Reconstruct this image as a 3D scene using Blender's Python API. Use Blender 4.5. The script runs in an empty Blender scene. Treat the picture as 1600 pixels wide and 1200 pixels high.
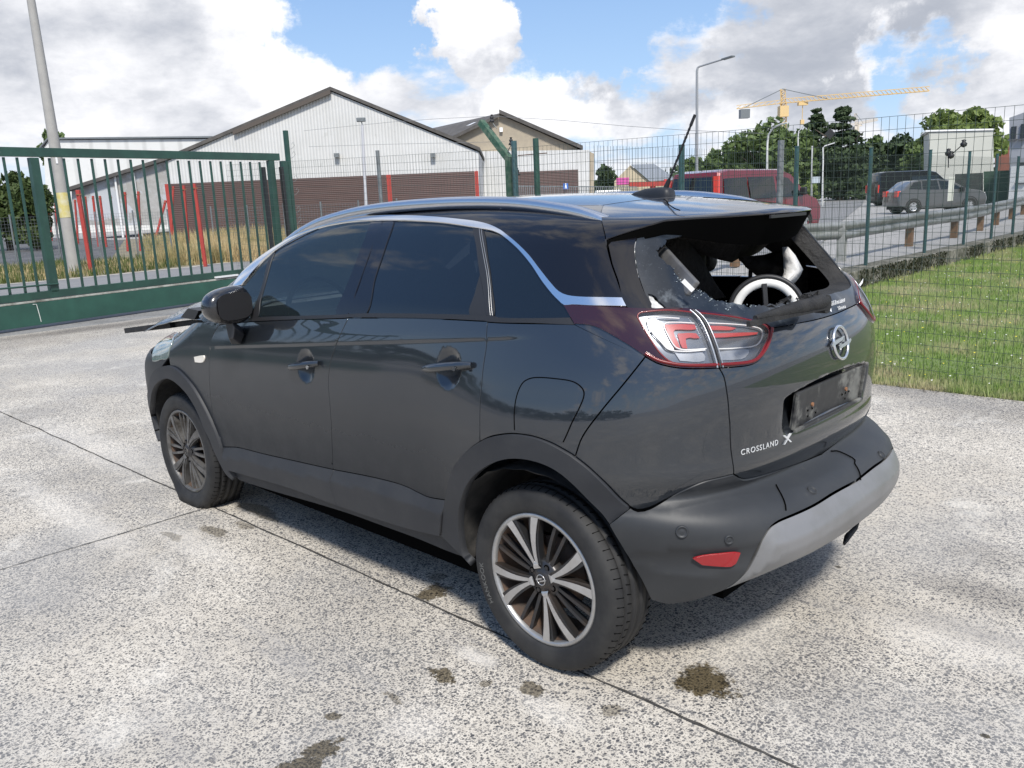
import bpy, bmesh, math, random
import numpy as np
from math import radians as rad, pi
from mathutils import Vector, Matrix, noise
from mathutils.geometry import delaunay_2d_cdt
random.seed(7); rng = np.random.default_rng(11)
scene = bpy.context.scene
col = scene.collection
# ------------------------------------------------------------------ camera
# world axes: x = the way the car points, y = the car's left, z = up, metres; origin under the rear axle
CP = np.array([-1.7518, 2.7356, 1.5661]); YAW, PIT, ROL, FPX = -0.80026, 0.21595, -0.04175, 1303.5691
_f = np.array([math.cos(YAW)*math.cos(PIT), math.sin(YAW)*math.cos(PIT), -math.sin(PIT)])
_r = np.array([math.sin(YAW), -math.cos(YAW), 0.]); _u = np.cross(_r, _f)
_r, _u = math.cos(ROL)*_r+math.sin(ROL)*_u, -math.sin(ROL)*_r+math.cos(ROL)*_u
cd = bpy.data.cameras.new('camera'); cam = bpy.data.objects.new('camera', cd); col.objects.link(cam)
cd.sensor_width = 36; cd.lens = FPX/1600*36; cd.clip_start = .05; cd.clip_end = 4000
cam.matrix_world = Matrix(((_r[0], _u[0], -_f[0], CP[0]), (_r[1], _u[1], -_f[1], CP[1]), (_r[2], _u[2], -_f[2], CP[2]), (0, 0, 0, 1)))
scene.camera = cam
def ray(x, y):
    return _f+(x-800)/FPX*_r+(600-y)/FPX*_u
def at(x, y, D):
    "point seen at photo pixel (x, y), D metres away along the ground"
    d = ray(x, y); return CP+d*(D/math.hypot(d[0], d[1]))
def gnd(x, y, z=0.):
    d = ray(x, y); return CP+d*((z-CP[2])/d[2])
# ------------------------------------------------------------------ light
SUN_EL, SUN_AZ = rad(50), math.atan2(.55, -.70)
sv = Vector((math.cos(SUN_EL)*math.cos(SUN_AZ), math.cos(SUN_EL)*math.sin(SUN_AZ), math.sin(SUN_EL)))
sd = bpy.data.lights.new('sun', 'SUN'); sd.energy = 3.3; sd.angle = rad(7); sd.color = (1, .955, .88)
so = bpy.data.objects.new('sun', sd); col.objects.link(so); so.rotation_euler = sv.to_track_quat('Z', 'Y').to_euler()
world = bpy.data.worlds.new('World'); scene.world = world; world.use_nodes = True
scene.view_settings.view_transform = 'Standard'; scene.view_settings.look = 'None'
scene.view_settings.exposure = 0.5; scene.view_settings.gamma = 1
def build_world():
    nt = world.node_tree; N = nt.nodes; L = nt.links; N.clear()
    def nd(t, **k):
        n = N.new(t)
        for a, b in k.items():
            if a.startswith('i_'): n.inputs[a[2:].replace('_', ' ')].default_value = b
            else: setattr(n, a, b)
        return n
    def m(op, a, b=None, c=None, clamp=False):
        n = N.new('ShaderNodeMath'); n.operation = op; n.use_clamp = clamp
        for i, v in enumerate((a, b, c)):
            if v is None: continue
            if isinstance(v, (int, float)): n.inputs[i].default_value = v
            else: L.new(v, n.inputs[i])
        return n.outputs[0]
    out = nd('ShaderNodeOutputWorld'); bg = nd('ShaderNodeBackground')
    sky = nd('ShaderNodeTexSky', sky_type='NISHITA', sun_disc=False, sun_elevation=SUN_EL, sun_rotation=math.atan2(sv.x, sv.y), air_density=1.0, dust_density=.6, ozone_density=2.0)
    tc = nd('ShaderNodeTexCoord'); G = tc.outputs['Generated']
    sep = nd('ShaderNodeSeparateXYZ'); L.new(G, sep.inputs[0])
    z = m('MAXIMUM', sep.outputs[2], 0.0)
    # stretch directions so that clouds flatten towards the horizon
    k = m('ADD', m('MULTIPLY', z, .75), .30)
    cx = m('DIVIDE', sep.outputs[0], k); cy = m('DIVIDE', sep.outputs[1], k)
    comb = nd('ShaderNodeCombineXYZ'); L.new(cx, comb.inputs[0]); L.new(cy, comb.inputs[1]); L.new(m('MULTIPLY', z, 2.2), comb.inputs[2])
    def fbm(scale, det, rough, off, dist=.3):
        mp = nd('ShaderNodeMapping'); mp.inputs['Location'].default_value = off; L.new(comb.outputs[0], mp.inputs[0])
        n = nd('ShaderNodeTexNoise', i_Scale=scale, i_Detail=det, i_Roughness=rough, i_Distortion=dist); L.new(mp.outputs[0], n.inputs['Vector'])
        return n.outputs['Fac']
    big = fbm(1.7, 4, .5, (3.1, 1.7, .4), .2); mid = fbm(3.6, 10, .60, (7.3, 2.2, 5.), .15); tone = fbm(3.4, 10, .60, (1.3, 8.2, 2.), .1)
    cov = m('ADD', m('MULTIPLY', big, .50), m('SUBTRACT', m('MULTIPLY', mid, 1.05), .12))
    wn = nd('ShaderNodeTexNoise', i_Scale=6., i_Detail=8., i_Roughness=.62); L.new(G, wn.inputs['Vector'])
    ws = nd('ShaderNodeVectorMath', operation='SUBTRACT'); L.new(wn.outputs['Color'], ws.inputs[0]); ws.inputs[1].default_value = (.5, .5, .5)
    wm = nd('ShaderNodeVectorMath', operation='SCALE'); L.new(ws.outputs[0], wm.inputs[0]); wm.inputs['Scale'].default_value = .34
    wa_ = nd('ShaderNodeVectorMath', operation='ADD'); L.new(G, wa_.inputs[0]); L.new(wm.outputs[0], wa_.inputs[1])
    nv = nd('ShaderNodeVectorMath', operation='NORMALIZE'); L.new(wa_.outputs[0], nv.inputs[0]); GW = nv.outputs[0]
    def blob(px, py, rad_, w):
        if px < -5000: az, el = rad(px+10000), rad(py); d = np.array([math.cos(az)*math.cos(el), math.sin(az)*math.cos(el), math.sin(el)])
        else: d = ray(px, py); d = d/np.linalg.norm(d)
        v = nd('ShaderNodeVectorMath', operation='DOT_PRODUCT')
        L.new(GW, v.inputs[0]); v.inputs[1].default_value = tuple(d)
        c0 = math.cos(rad(rad_))
        t = nd('ShaderNodeMapRange', interpolation_type='SMOOTHSTEP'); L.new(v.outputs['Value'], t.inputs['Value'])
        t.inputs['From Min'].default_value = c0; t.inputs['From Max'].default_value = 1; t.inputs['To Max'].default_value = w
        return t.outputs[0]
    for b in CLOUDS: cov = m('ADD', cov, blob(*b))
    mask = nd('ShaderNodeMapRange', interpolation_type='SMOOTHSTEP'); L.new(cov, mask.inputs['Value']); mask.inputs['From Min'].default_value = .54; mask.inputs['From Max'].default_value = .78
    tn = m('SUBTRACT', m('ADD', m('MULTIPLY', tone, 1.9), m('MULTIPLY', mid, .45)), .0)
    for b in TONES: tn = m('ADD', tn, blob(*b))
    tr = nd('ShaderNodeMapRange', interpolation_type='SMOOTHSTEP'); L.new(tn, tr.inputs['Value']); tr.inputs['From Min'].default_value = .42; tr.inputs['From Max'].default_value = 1.62
    cc = nd('ShaderNodeMixRGB'); L.new(tr.outputs[0], cc.inputs[0]); cc.inputs[1].default_value = (.34, .365, .42, 1); cc.inputs[2].default_value = (.80, .80, .82, 1)
    sk = nd('ShaderNodeMixRGB', blend_type='MULTIPLY', i_Fac=1.0); L.new(sky.outputs[0], sk.inputs[1]); sk.inputs[2].default_value = (SKYM*1.0, SKYM*1.0, SKYM*.98, 1)
    bl = nd('ShaderNodeMixRGB'); zz = nd('ShaderNodeMapRange'); L.new(sep.outputs[2], zz.inputs['Value']); zz.inputs['From Max'].default_value = .35; L.new(zz.outputs[0], bl.inputs[0]); bl.inputs[1].default_value = (.40, .57, .80, 1); bl.inputs[2].default_value = (.15, .29, .58, 1)
    sk2 = nd('ShaderNodeMixRGB'); sk2.inputs[0].default_value = .75; L.new(sk.outputs[0], sk2.inputs[1]); L.new(bl.outputs[0], sk2.inputs[2]); sk = sk2
    mx = nd('ShaderNodeMixRGB'); L.new(mask.outputs[0], mx.inputs[0]); L.new(sk.outputs[0], mx.inputs[1]); L.new(cc.outputs[0], mx.inputs[2])
    # pale haze near the horizon, ground tone below it
    hz = nd('ShaderNodeMapRange', interpolation_type='SMOOTHSTEP'); L.new(sep.outputs[2], hz.inputs['Value']); hz.inputs['From Min'].default_value = .0; hz.inputs['From Max'].default_value = .10; hz.inputs['To Min'].default_value = .55; hz.inputs['To Max'].default_value = 0
    h = nd('ShaderNodeMixRGB'); L.new(hz.outputs[0], h.inputs[0]); L.new(mx.outputs[0], h.inputs[1]); h.inputs[2].default_value = (.56, .60, .68, 1)
    # the cloud radiances above are written at display scale; the Background stays at 0.1
    sc = nd('ShaderNodeVectorMath', operation='SCALE'); L.new(h.outputs[0], sc.inputs[0]); sc.inputs['Scale'].default_value = 10.0
    L.new(sc.outputs[0], bg.inputs[0]); bg.inputs[1].default_value = .1
    L.new(bg.outputs[0], out.inputs[0])
SKYM = .10
# direction blobs: photo pixel, radius in degrees, weight (+ cloud, - clear)
# (px, py, radius, weight); px = azimuth - 10000, py = elevation for parts of the sky out of the picture
CLOUDS = [(340, 110, 12, .34), (560, 80, 5, -.30), (600, 20, 5, -.20), (725, 60, 4, .42), (850, 120, 6, .12), (880, 25, 6, -.24), (960, 70, 5, -.16), (1050, 130, 5, .22), (1250, 15, 7, .36), (1100, 35, 4, -.12), (1330, 105, 4.5, -.24), (1410, 120, 4, -.16), (1480, 60, 5, .30), (1560, 140, 5, .38), (1250, 175, 5, .2), (100, 200, 6, .05), (140, 85, 3, -.16), (30, 20, 8, .28), (430, 10, 5, -.14), (650, 130, 4, -.08), (1170, 100, 4, -.05), (-9950, 22, 46, -.30), (-9945, 48, 30, -.20), (-9890, 20, 40, -.10)]
TONES = [(330, 90, 11, .34), (480, 100, 6, .2), (30, 40, 9, -.18), (330, 210, 8, -.40), (725, 35, 4, .40), (745, 100, 4, -.35), (640, 170, 6, -.15), (870, 150, 4, .30), (1000, 125, 4.5, -.55), (1010, 65, 4, .45), (1230, 25, 8, -.42), (1500, 50, 7, -.22), (1090, 170, 4, .25), (1345, 82, 2.5, .6), (1570, 150, 6, .40), (1130, 210, 6, -.1), (250, 0, 6, -.24), (920, 200, 6, .2)]
build_world()
# ------------------------------------------------------------------ naming helpers
def tag(o, label=None, cat=None, group=None, kind=None):
    if label: o['label'] = label
    if cat: o['category'] = cat
    if group: o['group'] = group
    if kind: o['kind'] = kind
    return o
def thing(name, label, cat, loc=(0, 0, 0), rz=0., group=None):
    o = bpy.data.objects.new(name, None); col.objects.link(o); o.location = Vector(loc); o.rotation_euler = (0, 0, rz)
    o.empty_display_size = .1
    return tag(o, label, cat, group)
def link(name, me, parent=None, world_coords=True):
    o = bpy.data.objects.new(name, me); col.objects.link(o)
    if parent is not None:
        o.parent = parent
        if world_coords:      # the mesh was written in world coordinates: undo the parent's transform
            bpy_parent_mw = parent_matrix(parent); o.matrix_parent_inverse = bpy_parent_mw.inverted()
    return o
def parent_matrix(p):
    m = Matrix.LocRotScale(p.location, p.rotation_euler, p.scale)
    if p.parent is not None: m = parent_matrix(p.parent) @ p.matrix_parent_inverse @ m
    return m
def copy_tree(o, parent=None):
    c = o.copy(); col.objects.link(c)
    if parent is not None: c.parent = parent; c.matrix_parent_inverse = o.matrix_parent_inverse.copy()
    for ch in KIDS(o): copy_tree(ch, c)
    return c
def KIDS(o): return [x for x in list(col.objects) if x.parent == o]
class MB:
    "collects simple solids into one mesh"
    def __init__(s): s.v = []; s.f = []; s.sm = []; s.mi = []; s.cur = 0
    def add(s, V, Fc, smooth=False):
        b = len(s.v); s.v += [tuple(map(float, v)) for v in V]; s.f += [tuple(b+i for i in f) for f in Fc]; s.sm += [smooth]*len(Fc); s.mi += [s.cur]*len(Fc)
        return s
    def box(s, c, d, rz=0., M=None):
        x, y, z = [k/2 for k in d]; V = [Vector((a*x, b*y, e*z)) for a in (-1, 1) for b in (-1, 1) for e in (-1, 1)]
        R = M if M is not None else Matrix.Rotation(rz, 3, 'Z')
        V = [R @ v+Vector(c) for v in V]
        return s.add(V, [(0, 1, 3, 2), (4, 6, 7, 5), (0, 4, 5, 1), (2, 3, 7, 6), (0, 2, 6, 4), (1, 5, 7, 3)])
    def bar(s, a, b, w, h=None, up=(0, 0, 1)):
        "square bar from a to b"
        a = Vector(a); b = Vector(b); h = h or w; d = (b-a).normalized(); up = Vector(up)
        if abs(d.dot(up)) > .99: up = Vector((1, 0, 0))
        x = d.cross(up).normalized(); y = x.cross(d).normalized()
        V = [p+x*(i*w/2)+y*(j*h/2) for p in (a, b) for i, j in ((-1, -1), (1, -1), (1, 1), (-1, 1))]
        return s.add(V, [(3, 2, 1, 0), (4, 5, 6, 7), (0, 1, 5, 4), (1, 2, 6, 5), (2, 3, 7, 6), (3, 0, 4, 7)])
    def tube(s, pts, r, n=8, cap=True):
        pts = [Vector(q) for q in pts]; rr = r if isinstance(r, (list, tuple)) else [r]*len(pts); rings = []; px_ = None
        for i, q in enumerate(pts):
            d = (pts[min(i+1, len(pts)-1)]-pts[max(i-1, 0)]).normalized()
            if px_ is None:
                up = Vector((0, 0, 1)) if abs(d.z) < .9 else Vector((1, 0, 0)); x = d.cross(up).normalized()
            else: x = (px_-d*px_.dot(d)).normalized()
            px_ = x; y = d.cross(x).normalized()
            rings.append([q+(x*math.cos(2*pi*k/n)+y*math.sin(2*pi*k/n))*rr[i] for k in range(n)])
        V = [v for R in rings for v in R]; Fc = []
        for i in range(len(rings)-1):
            for k in range(n):
                k2 = (k+1) % n; Fc.append((i*n+k, i*n+k2, (i+1)*n+k2, (i+1)*n+k))
        s.add(V, Fc, True)
        if cap:
            b = len(s.v); s.add(rings[0], [tuple(range(n))]); s.add(rings[-1], [tuple(reversed(range(n)))])
        return s
    def cyl(s, a, b, r, n=12): return s.tube([a, b], r, n)
    def quad(s, *V): return s.add(V, [tuple(range(len(V)))])
    def prism(s, poly, A, B, dvec):
        "poly: list of (s,t) in frame origin A + s*B[0] + t*B[1], extruded by dvec"
        A = Vector(A); b0, b1 = Vector(B[0]), Vector(B[1]); dv = Vector(dvec)
        V = [A+b0*p[0]+b1*p[1] for p in poly]; n = len(V)
        return s.add(V+[v+dv for v in V], [tuple(range(n)), tuple(range(2*n-1, n-1, -1))]+[(i, i+n, (i+1) % n+n, (i+1) % n) for i in range(n)])
    def lathe(s, prof, c, ax='y', n=48, sgn=1):
        "prof: (r, h) pairs about the axis through c"
        V = []; Fc = []; m = len(prof)
        for k in range(n):
            t = 2*pi*k/n
            for r, h in prof:
                p = (r*math.cos(t), sgn*h, r*math.sin(t)) if ax == 'y' else (r*math.cos(t), r*math.sin(t), h)
                V.append((c[0]+p[0], c[1]+p[1], c[2]+p[2]))
        for k in range(n):
            for i in range(m-1):
                a, b = k*m+i, ((k+1) % n)*m+i; Fc.append((a, b, b+1, a+1))
        return s.add(V, Fc, True)
    def mesh(s, name, mats):
        me = bpy.data.meshes.new(name); me.from_pydata(s.v, [], s.f)
        for m_ in (mats if isinstance(mats, (list, tuple)) else [mats]): me.materials.append(m_)
        me.polygons.foreach_set('use_smooth', s.sm); me.polygons.foreach_set('material_index', s.mi)
        bm = bmesh.new(); bm.from_mesh(me); bmesh.ops.recalc_face_normals(bm, faces=bm.faces); bm.to_mesh(me); bm.free(); me.update()
        return me
    def build(s, name, mats, parent=None, bevel=0.):
        o = link(name, s.mesh(name, mats), parent)
        if bevel:
            b = o.modifiers.new('bevel', 'BEVEL'); b.width = bevel; b.segments = 2; b.limit_method = 'ANGLE'
        return o
# ------------------------------------------------------------------ materials
def mat(name, base, rough=.6, metal=0., coat=0., coat_rough=.03, spec=.5, dirt=None, bump=None, tint=None, trans=None, emis=None, dust=None):
    "dirt=(colour, scale, amount, detail)  bump=(scale, strength, distance)  dust=(colour, z_low, z_high, amount)"
    m = bpy.data.materials.new(name); m.use_nodes = True; nt = m.node_tree; N, L = nt.nodes, nt.links
    b = N['Principled BSDF']; b.inputs['Base Color'].default_value = (*base, 1); b.inputs['Roughness'].default_value = rough
    b.inputs['Metallic'].default_value = metal; b.inputs['Coat Weight'].default_value = coat; b.inputs['Coat Roughness'].default_value = coat_rough; b.inputs['Specular IOR Level'].default_value = spec
    tc = N.new('ShaderNodeTexCoord'); src = None
    def nz(scale, det=6, rough_=.6, vec=None):
        n = N.new('ShaderNodeTexNoise'); n.inputs['Scale'].default_value = scale; n.inputs['Detail'].default_value = det; n.inputs['Roughness'].default_value = rough_
        L.new(vec or tc.outputs['Object'], n.inputs['Vector']); return n.outputs['Fac']
    def ramp(x, a, c):
        r = N.new('ShaderNodeMapRange'); L.new(x, r.inputs['Value']); r.inputs['From Min'].default_value = a; r.inputs['From Max'].default_value = c; return r.outputs[0]
    def mix(f, a, c):
        x = N.new('ShaderNodeMixRGB'); L.new(f, x.inputs[0])
        for i, v in ((1, a), (2, c)):
            if isinstance(v, tuple): x.inputs[i].default_value = (*v, 1)
            else: L.new(v, x.inputs[i])
        return x.outputs[0]
    cur = base
    if dirt:
        items = dirt if isinstance(dirt, list) else [dirt]
        for (dc, sc, amt, *lim) in items:
            lo, hi = lim[:2] if len(lim) >= 2 else (.42, .68)
            f = ramp(nz(sc, 8, .65), lo, hi); mu = N.new('ShaderNodeMath'); mu.operation = 'MULTIPLY'; mu.use_clamp = True; L.new(f, mu.inputs[0]); mu.inputs[1].default_value = amt
            cur = mix(mu.outputs[0], cur, dc)
            src = mu.outputs[0]
        L.new(cur, b.inputs['Base Color'])
    if dust:
        dc, z0, z1, amt = dust[:4]; se = N.new('ShaderNodeSeparateXYZ'); L.new(tc.outputs['Object'], se.inputs[0])
        f = ramp(se.outputs[2], z1, z0); n_ = ramp(nz(9, 9, .7), .2, .8); na = N.new('ShaderNodeMath'); na.operation = 'MULTIPLY_ADD'; L.new(n_, na.inputs[0]); na.inputs[1].default_value = .22; na.inputs[2].default_value = .72; n = na.outputs[0]
        mu = N.new('ShaderNodeMath'); mu.operation = 'MULTIPLY'; mu.use_clamp = True; L.new(f, mu.inputs[0]); L.new(n, mu.inputs[1])
        if len(dust) > 4:      # mask along x: full on the doors, fading to nothing at the tail
            fx = ramp(se.outputs[0], dust[4], dust[5]); mv = N.new('ShaderNodeMath'); mv.operation = 'MULTIPLY'; L.new(mu.outputs[0], mv.inputs[0]); L.new(fx, mv.inputs[1]); mu = mv
        m2 = N.new('ShaderNodeMath'); m2.operation = 'MULTIPLY'; L.new(mu.outputs[0], m2.inputs[0]); m2.inputs[1].default_value = amt
        cur = mix(m2.outputs[0], cur, dc); L.new(cur, b.inputs['Base Color'])
        ra = N.new('ShaderNodeMath'); ra.operation = 'MULTIPLY_ADD'; L.new(m2.outputs[0], ra.inputs[0]); ra.inputs[1].default_value = .5; ra.inputs[2].default_value = rough; L.new(ra.outputs[0], b.inputs['Roughness'])
        if coat:
            cw = N.new('ShaderNodeMath'); cw.operation = 'MULTIPLY_ADD'; L.new(m2.outputs[0], cw.inputs[0]); cw.inputs[1].default_value = -.9*coat; cw.inputs[2].default_value = coat; cw.use_clamp = True; L.new(cw.outputs[0], b.inputs['Coat Weight'])
            cr = N.new('ShaderNodeMath'); cr.operation = 'MULTIPLY_ADD'; L.new(m2.outputs[0], cr.inputs[0]); cr.inputs[1].default_value = .5; cr.inputs[2].default_value = coat_rough; L.new(cr.outputs[0], b.inputs['Coat Roughness'])
    if bump:
        bp = N.new('ShaderNodeBump'); bp.inputs['Strength'].default_value = bump[1]; bp.inputs['Distance'].default_value = bump[2]
        L.new(nz(bump[0], 6, .6), bp.inputs['Height']); L.new(bp.outputs[0], b.inputs['Normal'])
    if emis: b.inputs['Emission Color'].default_value = (*emis, 1); b.inputs['Emission Strength'].default_value = 1
    if trans is not None:
        tr = N.new('ShaderNodeBsdfTransparent'); tr.inputs[0].default_value = (*tint, 1) if tint else (1, 1, 1, 1); mx = N.new('ShaderNodeMixShader'); mx.inputs[0].default_value = trans
        out = N['Material Output']
        if coat:   # keep the surface reflection: fresnel picks gloss over clear
            gl = N.new('ShaderNodeBsdfGlossy'); gl.inputs['Roughness'].default_value = .02; fr = N.new('ShaderNodeFresnel'); fr.inputs[0].default_value = 1.5
            m3 = N.new('ShaderNodeMixShader'); L.new(b.outputs[0], mx.inputs[1]); L.new(tr.outputs[0], mx.inputs[2]); L.new(fr.outputs[0], m3.inputs[0]); L.new(mx.outputs[0], m3.inputs[1]); L.new(gl.outputs[0], m3.inputs[2]); L.new(m3.outputs[0], out.inputs[0])
        else:
            L.new(b.outputs[0], mx.inputs[1]); L.new(tr.outputs[0], mx.inputs[2]); L.new(mx.outputs[0], out.inputs[0])
    return m

# ------------------------------------------------------------------ car body surface
def cspl(xs,ys):
    xs=np.array(xs,float); ys=np.array(ys,float); n=len(xs)
    h=np.diff(xs); A=np.zeros((n,n)); b=np.zeros(n); A[0,0]=A[-1,-1]=1
    for i in range(1,n-1):
        A[i,i-1]=h[i-1];A[i,i]=2*(h[i-1]+h[i]);A[i,i+1]=h[i]
        b[i]=6*((ys[i+1]-ys[i])/h[i]-(ys[i]-ys[i-1])/h[i-1])
    M=np.linalg.solve(A,b)
    def f(x):
        x=np.asarray(x,float); xc=np.clip(x,xs[0],xs[-1]); i=np.clip(np.searchsorted(xs,xc)-1,0,n-2)
        t=xc-xs[i]; hh=h[i]
        return ys[i]+t*((ys[i+1]-ys[i])/hh-hh*(2*M[i]+M[i+1])/6)+t*t*M[i]/2+t**3*(M[i+1]-M[i])/(6*hh)
    return f
# side half width against body height (height along the belt-parallel axis)
SW=cspl([.10,.2,.3,.4,.5,.6,.7,.8,.86,.92,.98,1.04,1.10,1.16,1.22,1.3,1.4,1.5,1.6,1.7],
        [.765,.80,.825,.842,.854,.862,.870,.8768,.8785,.8782,.8750,.8685,.8590,.8475,.832,.798,.744,.680,.605,.52])
XR=cspl([.1,.2,.3,.42,.5,.56,.62,.66,.69,.72,.745,.77,.82,.9,1.0,1.08,1.16,1.25,1.35,1.45,1.6],
        [-.45,-.50,-.535,-.562,-.566,-.568,-.572,-.578,-.592,-.607,-.613,-.611,-.612,-.620,-.620,-.606,-.568,-.495,-.415,-.335,-.20])
XF=cspl([.1,.2,.4,.6,.8,.95,1.1,1.3,1.6],[3.38,3.45,3.50,3.50,3.45,3.34,3.1,2.9,2.6])
ZC=cspl([-.7,-.4,-.2,0,.3,.6,.9,1.15,1.4,1.6,1.8,2.0,2.2,2.4,2.6,2.9,3.2,3.4,3.6],
        [1.46,1.508,1.533,1.553,1.578,1.588,1.585,1.575,1.55,1.515,1.455,1.37,1.265,1.15,1.06,1.0,.90,.80,.6])
CR=cspl([-.6,0,1,1.6,2.2,2.6,3.2,3.6],[.16,.10,.085,.10,.14,.13,.2,.3])
X0,X1=.62,2.05
BPT=cspl([.0,.2,.3,.4,.47,.53,.575,.605,.63,.66,.7],[.03,.06,.10,.14,.148,.142,.128,.095,.042,.0,.0])
BY=[0,.22,.40,.5,.6,.7,.78,.9]; BZC=[.612,.616,.624,.638,.641,.632,.620,.60]; BZT=[.670,.678,.704,.722,.716,.672,.640,.62]
def crest(y,z):
    zc=np.interp(y,BY,BZC); zt=np.interp(y,BY,BZT); return np.clip((zt-z)/(zt-zc),0,1)
def BP(z,y): return BPT(z)
def smax(a,b,k):
    h=np.clip(.5+.5*(a-b)/k,0,1)
    return b*(1-h)+a*h+k*h*(1-h)
def F(P,bump=False):
    x,y,z=P[...,0],np.abs(P[...,1]),P[...,2]
    zt=z+.05*np.clip(x,-1,3)
    W=SW(zt)
    t=np.clip((x-2.3)/1.1,0,1); W=W*(1+.045*t)+.02*np.clip((x-.9)/1.0,0,1)*np.clip((z-1.2)/.15,0,1)
    hz=np.clip((1.19-z)/.40,0,1); hz=hz*hz*(3-2*hz); hb=np.clip((z-.38)/.22,0,1); hb=hb*hb*(3-2*hb); hx=np.clip((.60-x)/.60,0,1); hx=hx*hx*(3-2*hx)
    h2=np.clip((.98-z)/.34,0,1); W=W+.034*hz*hb*hx+.014*h2*hb*hx
    yw=np.clip(y/W,0,3)
    bow=.11*yw**2
    xr=XR(z)
    if bump==1: xr=xr-BP(z,y)*(1-np.clip(yw,0,1)**5)
    if bump==2: xr=np.minimum(xr,-.435); bow=bow+.09*yw**2
    a=X0-xr-bow; a=np.maximum(a,.2)
    nr=4.3
    gx=np.where(x<X0,(X0-x)/a,np.where(x>X1,(x-X1)/np.maximum(XF(z)-.22*yw**2-X1,.2),0))
    gx=np.clip(gx,0,3)
    g=(gx**nr+yw**nr)**(1/nr)
    dS=(g-1)*W
    zr=ZC(x)-CR(x)*y*y*1.0-.10*y**4
    sl=(ZC(x+.02)-ZC(x-.02))/.04
    dR=(z-zr)/np.sqrt(1+sl*sl)
    return smax(dS,dR,.07 if bump!=2 else .022+.048*np.clip(yw,0,1)**3)
OX0,OX1,OZ=.25,2.55,.78
RS=.9
def raydir(u,a):
    # u: perimeter metres; 0 = rear centre; fan quarter = RS*pi/2, then straight, then front fan
    q=RS*np.pi/2; Ls=OX1-OX0
    ang=np.where(u<q,u/RS,np.where(u<q+Ls,np.pi/2,np.pi/2+(u-q-Ls)/RS))
    ox=np.where(u<q,OX0,np.where(u<q+Ls,OX0+u-q,OX1))
    al=a/RS
    h=np.stack([-np.cos(ang),np.sin(ang)],-1)
    O=np.stack([ox,0*ox,0*ox+OZ],-1)
    D=np.stack([np.cos(al)*h[...,0],np.cos(al)*h[...,1],np.sin(al)],-1)
    return O,D
def surf(u,a,bump=False):
    u=np.asarray(u,float);a=np.asarray(a,float)
    O,D=raydir(u,a); lo=np.full(u.shape,.2); hi=np.full(u.shape,1.9)
    for _ in range(34):
        m=(lo+hi)/2; f=F(O+D*m[...,None],bump); lo=np.where(f<0,m,lo); hi=np.where(f<0,hi,m)
    return O+D*((lo+hi)/2)[...,None]
def nrm(P,bump=False):
    e=.004; n=np.stack([F(P+np.array(v)*e,bump)-F(P-np.array(v)*e,bump) for v in ((1.,0,0),(0,1.,0),(0,0,1.))],-1)
    return n/np.linalg.norm(n,axis=-1,keepdims=True)
def topS(x,y,bump=False):
    # point of the upper surface above (x,y)
    x=np.asarray(x,float);y=np.asarray(y,float);lo=np.full(x.shape,.85);hi=np.full(x.shape,1.8)
    for _ in range(34):
        m=(lo+hi)/2;f=F(np.stack([x,y,m],-1),bump);lo=np.where(f<0,m,lo);hi=np.where(f<0,hi,m)
    return np.stack([x,y,(lo+hi)/2],-1)
def inv(P):
    x,y,z=P[...,0],P[...,1],P[...,2]
    ox=np.clip(x,OX0,OX1); dx=x-ox; r=np.hypot(dx,y)
    q=RS*np.pi/2; Ls=OX1-OX0
    u=np.where(x<OX0,RS*np.arctan2(y,-dx),np.where(x<=OX1,q+x-OX0,q+Ls+RS*np.arctan2(dx,y)))
    a=RS*np.arctan2(z-OZ,r)
    return u,a

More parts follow.
